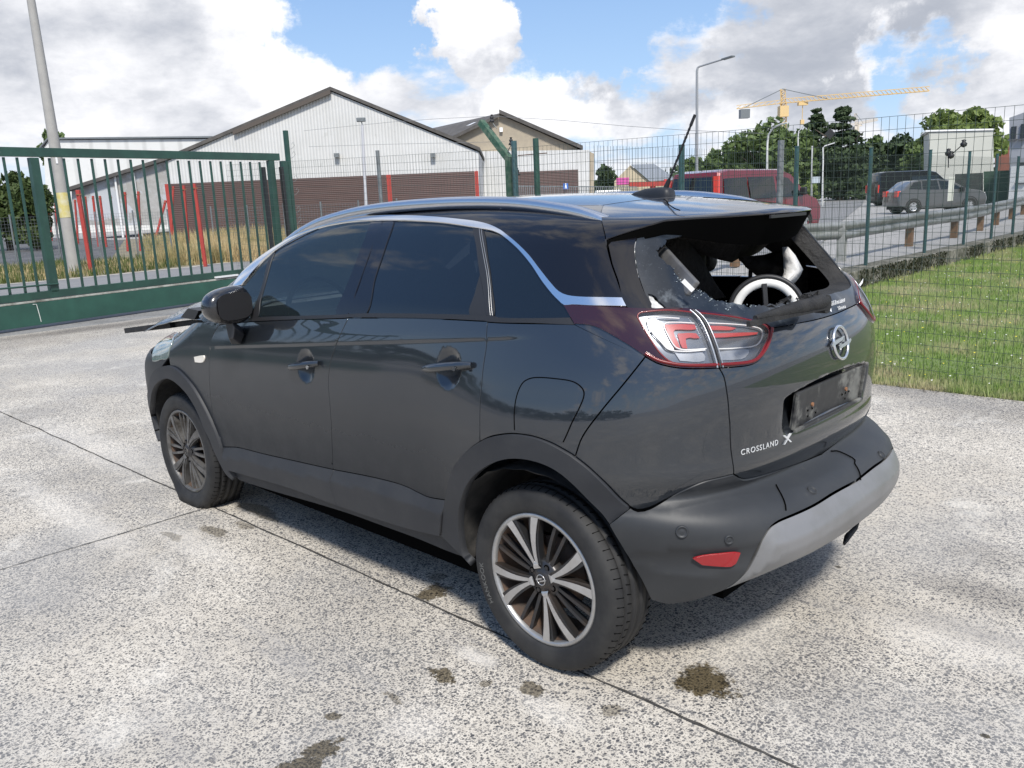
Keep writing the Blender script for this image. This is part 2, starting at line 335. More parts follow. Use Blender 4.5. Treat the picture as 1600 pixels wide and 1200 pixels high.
TR = {
'fd_front': [(3.1820, 0.2689), (3.2320, 0.2160), (3.2584, 0.1663), (3.2777, 0.0560), (3.2923, -0.0321), (3.3157, -0.1740), (3.3244, -0.2884), (3.2869, -0.3125), (3.2798, -0.3592)],
'belt_f': [(3.1820, 0.2689), (2.9935, 0.2932), (2.6190, 0.3285), (2.1584, 0.3650), (2.1299, 0.3686)],
'belt_r': [(2.1299, 0.3686), (1.7176, 0.3916), (1.3493, 0.4044), (1.3507, 0.4018)],
'belt_q': [(1.3507, 0.4018), (1.1553, 0.3995), (1.0354, 0.3950), (1.0004, 0.3927)],
'frseam': [(2.1299, 0.3686), (2.1655, 0.3089), (2.2227, 0.2087), (2.2428, 0.1479), (2.2513, 0.0970), (2.2545, 0.0148), (2.2593, -0.0592), (2.2805, -0.1699), (2.3016, -0.2698), (2.3098, -0.2623), (2.2987, -0.2908)],
'frseam2': [(2.2987, -0.2908), (2.3143, -0.3274), (2.3147, -0.3593), (2.3076, -0.3974), (2.2983, -0.4371)],
'rqseam': [(1.3507, 0.4018), (1.3431, 0.3275), (1.3464, 0.2652), (1.3469, 0.2027), (1.3476, 0.1476), (1.3467, 0.0684), (1.3477, 0.0115)],
'arch_r_door': [(1.3477, 0.0115), (1.4003, -0.0225), (1.4462, -0.0612), (1.4892, -0.1041), (1.5222, -0.1507), (1.5526, -0.2077), (1.5787, -0.2611)],
'dcl_rear': [(1.5787, -0.2611), (1.6053, -0.3234), (1.6227, -0.3700), (1.6380, -0.4102)],
'dcl_top_f': [(3.2879, -0.3622), (3.1286, -0.3375), (2.9769, -0.3295), (2.8498, -0.3240), (2.6880, -0.3144), (2.5353, -0.3053), (2.3909, -0.2966), (2.2987, -0.2908)],
'dcl_top_r': [(2.2987, -0.2908), (2.0798, -0.2728), (1.9011, -0.2630), (1.8123, -0.2645), (1.7493, -0.2730), (1.6857, -0.2771), (1.5787, -0.2611)],
'fcl_front': [(3.2798, -0.3592), (3.2769, -0.3965), (3.2615, -0.4313), (3.2415, -0.4617)],
'bottom_f': [(3.2415, -0.4617), (2.6816, -0.4375), (2.2983, -0.4371)],
'bottom_r': [(2.2983, -0.4371), (2.1275, -0.4351), (1.9342, -0.4308), (1.7755, -0.4230), (1.6380, -0.4102)],
'sill_bot': [(3.2295, -0.5113), (3.2090, -0.5155), (2.8744, -0.5062), (2.5565, -0.4907), (2.2735, -0.4801), (2.0220, -0.4794), (1.8159, -0.4799), (1.6586, -0.4860), (1.5584, -0.4864), (1.4996, -0.4875)],
'arch_f_out': [(3.2798, -0.3592), (3.2910, -0.3228), (3.3111, -0.2739), (3.3503, -0.2063), (3.3844, -0.1567), (3.4323, -0.1016), (3.4862, -0.0569), (3.5563, -0.0169), (3.6273, 0.0097), (3.7077, 0.0163), (3.8109, -0.0014), (3.9145, -0.0369), (3.9992, -0.0864), (4.0707, -0.1449), (4.1659, -0.2133), (4.2381, -0.2880), (4.2357, -0.3444), (4.2282, -0.3902), (4.2094, -0.4531)],
'arch_f_in': [(3.2295, -0.5113), (3.2572, -0.5041), (3.2937, -0.4892), (3.3247, -0.4514), (3.3608, -0.3916), (3.3885, -0.3320), (3.4237, -0.2850), (3.4524, -0.2216), (3.4857, -0.1709), (3.5338, -0.1214), (3.6038, -0.0847), (3.6692, -0.0646), (3.7447, -0.0609), (3.8363, -0.0824), (3.9278, -0.1204), (4.0136, -0.1735), (4.0979, -0.2399), (4.2372, -0.3250), (4.2306, -0.3867), (4.1647, -0.4426)],
'arch_r_out1': [(1.3477, 0.0115), (1.2955, 0.0379), (1.2483, 0.0523), (1.2046, 0.0613), (1.1638, 0.0639), (1.1252, 0.0627), (1.0885, 0.0566), (1.0534, 0.0465), (1.0005, 0.0235), (0.9904, 0.0169)],
'arch_r_out2': [(0.9904, 0.0169), (0.9509, -0.0107), (0.9034, -0.0543), (0.8629, -0.1022), (0.8364, -0.1266)],
'arch_r_in': [(1.4512, -0.1960), (1.4240, -0.1588), (1.3852, -0.1182), (1.3367, -0.0811), (1.2726, -0.0430), (1.2080, -0.0187), (1.1430, -0.0108), (1.0837, -0.0172), (1.0356, -0.0354), (0.9910, -0.0687), (0.9488, -0.1138), (0.9156, -0.1486), (0.8947, -0.1790)],
'arch_r_low': [(1.4512, -0.1960), (1.4891, -0.2569), (1.5204, -0.3352), (1.5347, -0.4060), (1.5306, -0.4615), (1.4996, -0.4875)],
'arch_b_in': [(0.8935, -0.1695), (0.8644, -0.2190), (0.8348, -0.2792), (0.8037, -0.3408), (0.7808, -0.3938), (0.7739, -0.4087)],
'qseam': [(0.9904, 0.0169), (0.9677, 0.0762), (0.9123, 0.1523), (0.8457, 0.2301), (0.7901, 0.2950)],
'lampA_low': [(1.0004, 0.3927), (0.9674, 0.3899), (0.9430, 0.3852), (0.9230, 0.3780), (0.9033, 0.3678), (0.8766, 0.3524), (0.8471, 0.3348), (0.8221, 0.3181), (0.7901, 0.2950)],
'lampB_low': [(0.7901, 0.2950), (0.7595, 0.2769), (0.7326, 0.2682), (0.6932, 0.2606), (0.6431, 0.2571), (0.5850, 0.2562)],
'lampC_low': [(0.5850, 0.2562), (0.5290, 0.2559), (0.4854, 0.2578), (0.4546, 0.2652), (0.4177, 0.2885), (0.3857, 0.3197), (0.3617, 0.3497)],
'lamp_top': [(0.3617, 0.3497), (0.3670, 0.3643), (0.3984, 0.3818), (0.4708, 0.3981), (0.5618, 0.4136), (0.6532, 0.4267), (0.7134, 0.4292), (0.7651, 0.4285), (0.8431, 0.4335), (0.8774, 0.4362), (0.9482, 0.4433), (1.0124, 0.4491), (1.0437, 0.4501)],
'lamp_end': [(1.0437, 0.4501), (1.0227, 0.4228), (1.0004, 0.3927)],
'lamp_split': [(0.6402, 0.4195), (0.6253, 0.4053), (0.6122, 0.3845), (0.6032, 0.3543), (0.5941, 0.3127), (0.5871, 0.2758), (0.5850, 0.2562)],
'lens': [(0.8086, 0.4031), (0.8049, 0.4129), (0.7896, 0.4174), (0.7146, 0.4206), (0.6382, 0.4125), (0.5648, 0.4046), (0.4742, 0.3908), (0.4073, 0.3747), (0.3811, 0.3576), (0.3886, 0.3369), (0.4167, 0.3080), (0.4521, 0.2777), (0.4839, 0.2670), (0.5280, 0.2635), (0.5962, 0.2636), (0.6926, 0.2695), (0.7258, 0.2792), (0.7519, 0.3041), (0.7718, 0.3352), (0.7951, 0.3768)],
'red1': [(0.7294, 0.3825), (0.6382, 0.3800), (0.6357, 0.3667), (0.6999, 0.3670), (0.7057, 0.3608), (0.7027, 0.3449), (0.6917, 0.3137), (0.7075, 0.3143), (0.7178, 0.3392)],
'red2': [(0.6932, 0.3556), (0.6383, 0.3538), (0.6304, 0.3407), (0.6723, 0.3407), (0.6710, 0.3128), (0.6852, 0.3149), (0.6945, 0.3509)],
'red3': [(0.6053, 0.3759), (0.5361, 0.3726), (0.4988, 0.3631), (0.5975, 0.3633)],
'red4': [(0.5911, 0.3523), (0.4194, 0.3503), (0.4265, 0.3447), (0.5461, 0.3401), (0.5903, 0.3403)],
'wl1': [(0.6836, 0.3978), (0.7439, 0.4027), (0.7738, 0.4036), (0.7812, 0.3924), (0.7701, 0.3632), (0.7438, 0.3310), (0.7265, 0.3121), (0.6832, 0.3042), (0.6211, 0.3053)],
'wl2': [(0.6412, 0.3824), (0.6989, 0.3865), (0.7292, 0.3841), (0.7319, 0.3745), (0.7258, 0.3552), (0.7126, 0.3267), (0.7012, 0.3141), (0.6763, 0.3085), (0.6171, 0.3091)],
'wl3': [(0.6090, 0.3827), (0.4941, 0.3751), (0.4354, 0.3666), (0.4059, 0.3533), (0.4191, 0.3280), (0.4479, 0.3112), (0.5161, 0.3063), (0.5899, 0.3070)],
'pale1': [(0.7084, 0.3038), (0.6268, 0.3003), (0.6248, 0.2776), (0.6948, 0.2808)],
'pale2': [(0.5876, 0.3001), (0.4725, 0.3011), (0.4898, 0.2799), (0.5223, 0.2754), (0.5841, 0.2772)],
'pale3': [(0.7805, 0.4021), (0.7672, 0.4034), (0.7355, 0.3876), (0.7184, 0.3331), (0.7080, 0.3083), (0.7265, 0.3121), (0.7438, 0.3310), (0.7701, 0.3632)],
'glass_low': [(0.3617, 0.3497), (0.3359, 0.3617), (0.3086, 0.3633), (0.2096, 0.3684), (0.1040, 0.3700), (0.0342, 0.3704)],
'gate_seam': [(0.5850, 0.2562), (0.5722, 0.2313), (0.5666, 0.1987), (0.5616, 0.1592), (0.5582, 0.1190), (0.5555, 0.1028), (0.5496, 0.0388), (0.5427, -0.0009), (0.5389, -0.0266), (0.5352, -0.0519)],
'gate_bot': [(0.5352, -0.0519), (0.4947, -0.0788), (0.4477, -0.0883), (0.3672, -0.0961), (0.2698, -0.1060), (0.1312, -0.1212), (-0.0064, -0.1315)],
'bump_top': [(0.8364, -0.1266), (0.8159, -0.1356), (0.7825, -0.1297), (0.7342, -0.1050), (0.6867, -0.0785), (0.6319, -0.0579), (0.5713, -0.0530), (0.5352, -0.0519)],
'shelf_in': [(0.5352, -0.0519), (0.4933, -0.0807), (0.4068, -0.1139), (0.3728, -0.1383)],
'skid_top': [(-0.0214, -0.1890), (0.1619, -0.1837), (0.2686, -0.1829), (0.4032, -0.1805), (0.4435, -0.1827), (0.4693, -0.1914), (0.4956, -0.2203), (0.4925, -0.2203), (0.5092, -0.2601), (0.5239, -0.2915), (0.5486, -0.3264), (0.5745, -0.3531)],
'skid_bot': [(0.5745, -0.3531), (0.5108, -0.3247), (0.4121, -0.3004), (0.2793, -0.2968), (0.0571, -0.3027)],
'bump_bot': [(0.5745, -0.3531), (0.6314, -0.3841), (0.6788, -0.4044), (0.7285, -0.4171), (0.7739, -0.4087)],
'reflector': [(0.6718, -0.2459), (0.6479, -0.2382), (0.6139, -0.2338), (0.5488, -0.2351), (0.5535, -0.2516), (0.5583, -0.2642), (0.5693, -0.2722), (0.6108, -0.2694), (0.6457, -0.2658)],
'sen1': [(0.7026, -0.1748)],
'sen2': [(0.5821, -0.1967)],
'sen3': [(0.2444, -0.1658)],
'sen4': [(-0.2771, -0.1739)],
'bseam1': [(0.3586, -0.1422), (0.3729, -0.1541), (0.3956, -0.1703)],
'bseam2': [(-0.0679, -0.1373), (-0.1110, -0.1557), (-0.0713, -0.1694), (-0.0257, -0.1905)],
'chrome_up': [(3.1130, 0.4600), (3.0533, 0.5918), (2.9272, 0.6802), (2.7892, 0.7549), (2.6531, 0.8065), (2.5196, 0.8421), (2.2817, 0.8076), (2.1071, 0.7984), (1.9420, 0.7859), (1.7863, 0.7707), (1.6405, 0.7539), (1.5641, 0.7442), (1.4832, 0.7279), (1.3902, 0.6971), (1.3015, 0.6615), (1.2228, 0.6180), (1.1518, 0.5632), (1.1030, 0.5221), (1.0654, 0.4922), (1.0329, 0.4787), (0.9822, 0.4711), (0.9187, 0.4668), (0.8539, 0.4629)],
'chrome_end': [(0.8539, 0.4629), (0.8416, 0.4375)],
'chrome_low': [(0.8416, 0.4375), (0.9483, 0.4440), (1.0125, 0.4498), (1.0399, 0.4496), (1.0608, 0.4637), (1.0862, 0.4834), (1.1318, 0.5234), (1.2001, 0.5850), (1.2770, 0.6361), (1.3613, 0.6751), (1.4567, 0.7056), (1.5415, 0.7183), (1.7666, 0.7479), (1.9179, 0.7606), (2.0776, 0.7702), (2.2444, 0.7762), (2.4198, 0.7760), (2.5966, 0.7616), (2.7508, 0.7161), (2.8684, 0.6288), (2.9618, 0.5291), (3.0311, 0.4685)],
'win_a': [(3.0888, 0.4205), (2.9588, 0.5245), (2.8621, 0.6201), (2.8468, 0.4874), (2.8671, 0.3647), (2.8780, 0.3281), (3.1814, 0.2955)],
'div_f': [(2.8658, 0.6231), (2.8419, 0.6311), (2.8251, 0.4989), (2.8300, 0.4108), (2.8230, 0.3325), (2.8823, 0.3278), (2.8671, 0.3647), (2.8468, 0.4874)],
'win_f': [(2.8375, 0.6295), (2.7405, 0.7096), (2.5873, 0.7552), (2.4111, 0.7690), (2.2171, 0.7693), (2.1903, 0.6979), (2.1847, 0.5662), (2.1973, 0.4676), (2.2149, 0.3785), (2.8230, 0.3325), (2.8300, 0.4108), (2.8251, 0.4989)],
'bp_f': [(2.2169, 0.7707), (2.1388, 0.7687), (2.1134, 0.6070), (2.1170, 0.4706), (2.1348, 0.3821), (2.2147, 0.3776), (2.1973, 0.4676), (2.1847, 0.5662), (2.1903, 0.6979)],
'bp_r': [(2.1322, 0.7685), (2.0610, 0.7658), (2.0295, 0.6467), (2.0222, 0.5309), (2.0143, 0.3935), (2.1287, 0.3834), (2.1091, 0.4709), (2.1071, 0.6071)],
'win_r': [(2.0565, 0.7643), (1.8367, 0.7493), (1.5739, 0.7240), (1.5122, 0.6517), (1.4485, 0.5564), (1.4467, 0.4872), (1.4477, 0.4212), (2.0143, 0.3935), (2.0222, 0.5309), (2.0295, 0.6467)],
'tri_r': [(1.4477, 0.5548), (1.4003, 0.4893), (1.3606, 0.4236), (1.4466, 0.4213), (1.4456, 0.4872)],
'cstrip': [(1.5734, 0.7250), (1.5180, 0.7184), (1.4285, 0.6023), (1.3674, 0.5143), (1.3245, 0.4233), (1.3594, 0.4237), (1.3979, 0.4894), (1.4462, 0.5565), (1.5110, 0.6517)],
'win_q': [(1.5183, 0.7142), (1.4381, 0.6938), (1.3485, 0.6648), (1.2602, 0.6250), (1.1730, 0.5657), (1.0985, 0.5005), (1.0602, 0.4600), (1.0366, 0.4429), (1.0228, 0.4153), (1.1577, 0.4168), (1.3027, 0.4183), (1.3324, 0.4380), (1.3978, 0.5350), (1.4568, 0.6323)],
'bstrip_top': [(3.1808, 0.2921), (2.8244, 0.3292), (2.2142, 0.3757), (2.0140, 0.3926), (1.4473, 0.4197), (1.3241, 0.4218), (1.3025, 0.4176), (1.1574, 0.4153), (1.0168, 0.4123)],
'bstrip_bot': [(0.9992, 0.3914), (1.1555, 0.4010), (1.3510, 0.4033), (1.3496, 0.4059), (1.7180, 0.3932), (2.1303, 0.3704), (2.1588, 0.3668), (2.6194, 0.3305), (2.9939, 0.2954), (3.1703, 0.2720)],
'dseam_up': [(0.8416, 0.4375), (0.8696, 0.5194), (0.8913, 0.5751), (0.9096, 0.6327), (0.9234, 0.6886), (0.9437, 0.7482), (0.9601, 0.8137), (0.9822, 0.9300)],
'roof_seam': [(0.9776, 0.9364), (0.9305, 0.9308), (0.8318, 1.0164), (0.6864, 1.0813), (0.4470, 1.1237), (0.4074, 1.1044)],
'gate_line': [(0.4066, 1.0721), (0.5334, 0.9327), (0.5694, 0.8424), (0.5650, 0.8020)],
'trim': [(0.9047, 0.6412), (0.8766, 0.6682), (0.8390, 0.6800), (0.7753, 0.6966), (0.7975, 0.6641), (0.8060, 0.6325), (0.8061, 0.5988), (0.7993, 0.5419), (0.7847, 0.4869), (0.7650, 0.4324), (0.8387, 0.4360), (0.8656, 0.5193), (0.8871, 0.5750)],
'spo_low': [(0.9158, 0.6533), (0.8908, 0.6586), (0.8239, 0.6744), (0.7762, 0.6850), (0.7197, 0.6983), (0.6712, 0.7102), (0.5128, 0.7132)],
'spo_tr': [(0.7198, 0.7276), (0.6305, 0.7446), (0.6011, 0.7465), (0.3800, 0.7662), (0.1895, 0.7665), (-0.1665, 0.7555)],
'dseam_hi': [(0.9094, 0.6317), (0.9207, 0.6768), (0.9388, 0.7302), (0.9599, 0.8132), (0.9822, 0.9300)],
'g_side': [(0.7753, 0.6966), (0.7975, 0.6641), (0.8060, 0.6325), (0.8061, 0.5988), (0.7993, 0.5419), (0.7847, 0.4869), (0.7653, 0.4295)],
'hole': [(0.6537, 0.7091), (0.5263, 0.7441), (0.3309, 0.7722), (0.0329, 0.7720), (-0.0606, 0.7344), (-0.0853, 0.6714), (-0.1024, 0.6041), (-0.1012, 0.5294), (-0.1146, 0.4760), (-0.0552, 0.4527), (0.0658, 0.4518), (0.1387, 0.4443), (0.2516, 0.4407), (0.3451, 0.4392), (0.4071, 0.4376), (0.4670, 0.4456), (0.5069, 0.4518), (0.5526, 0.4591), (0.5708, 0.4745), (0.5890, 0.4905), (0.6191, 0.4925), (0.6309, 0.5050), (0.6621, 0.5326), (0.6713, 0.5612), (0.6903, 0.5823), (0.7178, 0.6033), (0.7244, 0.6216), (0.7121, 0.6373), (0.6830, 0.6505), (0.6793, 0.6748)],
'chip': [(0.7708, 0.4778), (0.7591, 0.4751), (0.7465, 0.4683), (0.7383, 0.4530), (0.7265, 0.4431), (0.7164, 0.4313), (0.7411, 0.4291), (0.7630, 0.4334)],
'fuel': [(1.1940, 0.0734), (1.1964, 0.1266), (1.1908, 0.1787), (1.1727, 0.2181), (1.1467, 0.2340), (1.1117, 0.2391), (1.0533, 0.2373), (0.9986, 0.2302), (0.9701, 0.2132), (0.9633, 0.1940), (0.9770, 0.1568), (0.9984, 0.1151), (1.0146, 0.0795), (1.0261, 0.0561)],
'fuel_low': [(1.1638, 0.0652), (1.1252, 0.0640), (1.0884, 0.0579), (1.0672, 0.0520), (1.0500, 0.0469), (1.0212, 0.0353)],
'handle1': [(2.5374, 0.1319), (2.4222, 0.1498), (2.3078, 0.1593), (2.2989, 0.1470)],
'handle2': [(1.6640, 0.2251), (1.5282, 0.2391), (1.4080, 0.2471)],
'cup1': [(2.4175, 0.1449)],
'cup2': [(1.5275, 0.2326)],
'indic': [(3.4230, 0.0899), (3.3186, 0.1077), (3.3145, 0.0960), (3.3322, 0.0721), (3.4157, 0.0634)],
'fender_top': [(3.1820, 0.2689), (3.2348, 0.2839), (3.2934, 0.2762), (3.4890, 0.2571), (3.5588, 0.2246), (4.0062, 0.1774)],
'fender_seam': [(4.0062, 0.1774), (3.9026, 0.1690), (3.6929, 0.1405), (3.7061, 0.0979), (3.7146, 0.0558), (3.7072, 0.0165)],
'headl': [(3.9834, 0.1742), (4.1396, 0.1523), (4.1280, 0.1401), (4.0319, 0.1013), (3.9707, 0.0398), (3.9506, 0.0082), (3.8124, 0.0350), (3.7272, 0.0519), (3.7157, 0.0970), (3.7082, 0.1392), (3.9290, 0.1662)],
'emblem': [(-0.0267, 0.2748)],
'plate': [(0.3329, 0.1586), (0.3055, 0.1785), (0.2165, 0.1949), (0.0740, 0.1933), (-0.1299, 0.1802), (-0.2344, 0.0495), (0.2953, 0.0541)],
'mirror_foot': [(3.0885, 0.2709), (2.9628, 0.2886), (2.9213, 0.2429), (3.0343, 0.1931)],
'sticker': [(-0.0606, 0.3997), (-0.2463, 0.3880)],
'badge': [(0.5292, 0.0125), (0.3715, 0.0160), (0.3683, 0.0115), (0.3290, 0.0068), (0.3375, 0.0299)],
'gridge': [(0.5358, -0.0258), (0.4654, -0.0206), (0.3886, -0.0182), (0.2980, -0.0193), (0.1973, -0.0198), (0.0610, -0.0255)],
'b_crest': [(0.8255, -0.1424), (0.7723, -0.1393), (0.7116, -0.1331), (0.6335, -0.1280), (0.5624, -0.1291), (0.5013, -0.1336), (0.4417, -0.1423), (0.4015, -0.1498), (0.3674, -0.1523), (0.2247, -0.1582), (0.0729, -0.1630), (-0.0833, -0.1653), (-0.2118, -0.1636)]}
def crv(n, rev=False):
    a = [tuple(q) for q in TR[n]]; return a[::-1] if rev else a
def smooth_curve(pts, step=.018):
    "centripetal catmull-rom through the points"
    P = [Vector(q) for q in pts]
    if len(P) < 3: segs = P
    out = [P[0]]
    for i in range(len(P)-1):
        p0 = P[i-1] if i > 0 else P[i]*2-P[i+1]; p1, p2 = P[i], P[i+1]; p3 = P[i+2] if i+2 < len(P) else P[i+1]*2-P[i]
        d1 = (p2-p1).length
        if d1 < 1e-6: continue
        m1 = (p2-p0)/max((p2-p0).length, 1e-6)*d1; m2 = (p3-p1)/max((p3-p1).length, 1e-6)*d1
        n = max(1, int(math.ceil(d1/step)))
        for k in range(1, n+1):
            t = k/n; t2 = t*t; t3 = t2*t
            out.append(p1*(2*t3-3*t2+1)+m1*(t3-2*t2+t)+p2*(-2*t3+3*t2)+m2*(t3-t2))
    return out
def loop(*names, raw=None):
    "closed outline in the (u,a) domain from named curves; '-name' runs it backwards"
    out = []
    for n in names:
        if isinstance(n, str):
            c = crv(n[1:], True) if n[0] == '-' else crv(n)
        else: c = [tuple(q) for q in n]
        c = smooth_curve(c) if len(c) > 1 else [Vector(c[0])]
        for q in c:
            if not out or (q-out[-1]).length > .004: out.append(q)
    while (out[0]-out[-1]).length < .004: out.pop()
    return out
def dens(poly, step=.02):
    out = []
    for i, p_ in enumerate(poly):
        q = poly[(i+1) % len(poly)]; n = max(1, int(math.ceil((q-p_).length/step)))
        out += [p_.lerp(q, k/n) for k in range(n)]
    return out
def area2(poly): return sum(poly[i-1].x*poly[i].y-poly[i].x*poly[i-1].y for i in range(len(poly)))
def inset(poly, d):
    if area2(poly) < 0: poly = poly[::-1]
    n = len(poly); out = []
    for i in range(n):
        a, b, c = poly[i-1], poly[i], poly[(i+1) % n]
        e1 = (b-a); e2 = (c-b)
        if e1.length < 1e-9 or e2.length < 1e-9: out.append(b); continue
        e1.normalize(); e2.normalize(); n1 = Vector((-e1.y, e1.x)); n2 = Vector((-e2.y, e2.x)); m_ = n1+n2
        if m_.length < .2: out.append(b+n1*d); continue
        m_.normalize(); out.append(b+m_*(d/max(m_.dot(n1), .5)))
    return out
def inside(poly, x, y):
    "vectorised point in polygon"
    px_ = np.array([q.x for q in poly]); py_ = np.array([q.y for q in poly]); r = np.zeros(len(x), bool); j = len(poly)-1
    for i in range(len(poly)):
        c = (py_[i] > y) != (py_[j] > y)
        with np.errstate(divide='ignore', invalid='ignore'):
            t = (px_[j]-px_[i])*(y-py_[i])/(py_[j]-py_[i])+px_[i]
        r ^= c & (x < t); j = i
    return r
def sdist(poly, x, y):
    d = np.full(len(x), 9.)
    for i in range(len(poly)):
        a, b = poly[i-1], poly[i]; ex, ey = b.x-a.x, b.y-a.y; L2 = ex*ex+ey*ey+1e-12
        t = np.clip(((x-a.x)*ex+(y-a.y)*ey)/L2, 0, 1); d = np.minimum(d, np.hypot(x-a.x-t*ex, y-a.y-t*ey))
    return d
def patch_mesh(name, poly, mt, off=0., holes=(), bump=False, rim=.010, step=.028, disp=None, dense=(), gap=.0022, xform=None, dom='ray', lines=()):
    if area2(poly) < 0: poly = poly[::-1]
    if gap: poly = inset(poly, gap)
    poly = dens(poly, .02); holes = [dens(h, .02) for h in holes]
    xs = [q.x for q in poly]; ys = [q.y for q in poly]
    pts = []
    gx, gy = np.meshgrid(np.arange(min(xs)+step*.5, max(xs), step), np.arange(min(ys)+step*.5, max(ys), step*.9)); gx = gx.copy(); gx[::2] += step*.5
    gx = gx.ravel(); gy = gy.ravel(); keep = np.ones(len(gx), bool)
    for (u, a, r, st) in dense: keep &= np.hypot(gx-u, gy-a) > r
    gx, gy = gx[keep], gy[keep]
    for (u, a, r, st) in dense:
        dx, dy = np.meshgrid(np.arange(u-r, u+r, st), np.arange(a-r, a+r, st)); dx = dx.ravel(); dy = dy.ravel(); k = np.hypot(dx-u, dy-a) <= r
        gx = np.concatenate([gx, dx[k]]); gy = np.concatenate([gy, dy[k]])
    for ln in lines:      # rows of points either side of a crease
        L_ = dens([Vector(q) for q in ln], .02)[:-1] if len(ln) > 1 else []
        L_ = [q for q in L_ if min(k_[0] for k_ in ln) <= q.x <= max(k_[0] for k_ in ln)]
        lx = np.array([q.x for q in L_]); ly = np.array([q.y for q in L_])
        kk = np.ones(len(gx), bool)
        for i_ in range(len(gx)): kk[i_] = np.hypot(lx-gx[i_], ly-gy[i_]).min() > .021 if len(lx) else True
        gx, gy = gx[kk], gy[kk]
        for o_ in (-.014, -.009, -.0055, -.002, .002, .0055, .009, .014): gx = np.concatenate([gx, lx]); gy = np.concatenate([gy, ly+o_])
    ins = inside(poly, gx, gy) & (sdist(poly, gx, gy) > .006)
    for h in holes: ins &= ~inside(h, gx, gy) & (sdist(h, gx, gy) > .006)
    gx, gy = gx[ins], gy[ins]
    V2 = list(poly); E = [(i, (i+1) % len(poly)) for i in range(len(poly))]; loops = [list(range(len(poly)))]
    for h in holes:
        b = len(V2); V2 += list(h); E += [(b+i, b+(i+1) % len(h)) for i in range(len(h))]; loops.append(list(range(b, b+len(h))))
    V2 += [Vector((a, b)) for a, b in zip(gx, gy)]
    ov, oe, of, _, _, _ = delaunay_2d_cdt(V2, E, [], 0, 1e-6)
    U = np.array([v.x for v in ov]); A = np.array([v.y for v in ov]); T = np.array([f for f in of if len(f) == 3])
    cu = U[T].mean(1); ca = A[T].mean(1); k = inside(poly, cu, ca)
    for h in holes: k &= ~inside(h, cu, ca)
    T = T[k]
    def pos(u, a):
        P = surf(u, a, bump) if dom == 'ray' else topS(u, a, bump)
        n = nrm(P, bump)
        o = off if disp is None else off+disp(P, u, a)
        return P+n*(o[..., None] if isinstance(o, np.ndarray) else o)
    P = pos(U, A); e = .0015
    Nn = np.cross(pos(U+e, A)-pos(U-e, A), pos(U, A+e)-pos(U, A-e)); Nn /= np.linalg.norm(Nn, axis=1, keepdims=True)+1e-12
    sg = np.sign((Nn*nrm(P, bump)).sum(1)); Nn *= sg[:, None]
    # triangle winding outward
    g = np.cross(P[T[:, 1]]-P[T[:, 0]], P[T[:, 2]]-P[T[:, 0]]); fl = (g*Nn[T[:, 0]]).sum(1) < 0; T[fl] = T[fl][:, ::-1]
    V = P.tolist(); F_ = T.tolist(); NN = Nn.tolist()
    if rim:   # roll the edge inward so that panels have thickness
        cnt = {}
        for f in F_:
            for i in range(3):
                a, b = f[i], f[(i+1) % 3]; cnt[(a, b)] = 1
        bd = [(a, b) for (a, b) in cnt if (b, a) not in cnt]
        top = {}; bot = {}
        for a, b in bd:
            for q in (a, b):
                if q not in top:
                    top[q] = len(V); V.append(V[q]); NN.append(None)
                    bot[q] = len(V); V.append((P[q]-Nn[q]*rim).tolist()); NN.append(None)
        acc = {}
        for a, b in bd:
            F_.append([top[b], top[a], bot[a], bot[b]])
            d = P[b]-P[a]; o = np.cross(d, Nn[a]); o /= np.linalg.norm(o)+1e-12
            for q in (a, b): acc[q] = acc.get(q, 0)+o
        for q, o in acc.items():
            o = o/(np.linalg.norm(o)+1e-12); NN[top[q]] = (o*.8+Nn[q]*.6).tolist(); NN[bot[q]] = o.tolist()
    if xform == 'mirror':
        V = [(x, -y, z) for x, y, z in V]; NN = [(x, -y, z) for x, y, z in NN]; F_ = [f[::-1] for f in F_]
    me = bpy.data.meshes.new(name); me.from_pydata(V, [], F_)
    for m_ in (mt if isinstance(mt, (list, tuple)) else [mt]): me.materials.append(m_)
    me.polygons.foreach_set('use_smooth', [True]*len(F_)); me.update()
    me.normals_split_custom_set_from_vertices([tuple(n) for n in NN])
    return me
def sym(half):
    "half outline whose first and last points lie on the centre line -> closed symmetric outline"
    h = list(half); h[0] = Vector((0, h[0].y)); h[-1] = Vector((0, h[-1].y))
    return h+[Vector((-q.x, q.y)) for q in h[-2:0:-1]]
def on_rear(y, z, bump=False):
    "point of the rear face at (y, z), its (u,a) and normal"
    P = np.array([-.6 if bump != 2 else -.5, y, z])
    for _ in range(60):
        f = F(P[None], bump)[0]; P[0] += f*.8
        if abs(f) < 1e-5: break
    u, a = inv(P); return P, nrm(P[None], bump)[0], float(u), float(a)
def on_side(x, z, side=1):
    P = np.array([x, .85, z])
    for _ in range(60):
        f = F(P[None])[0]; P[1] -= f*.8
        if abs(f) < 1e-5: break
    u, a = inv(P); n = nrm(P[None])[0]
    return P, n, float(u), float(a)
def ua(P): u, a = inv(np.array(P, float)); return (float(u), float(a))
def sstep(x, a, b):
    t = np.clip((x-a)/(b-a), 0, 1); return t*t*(3-2*t)

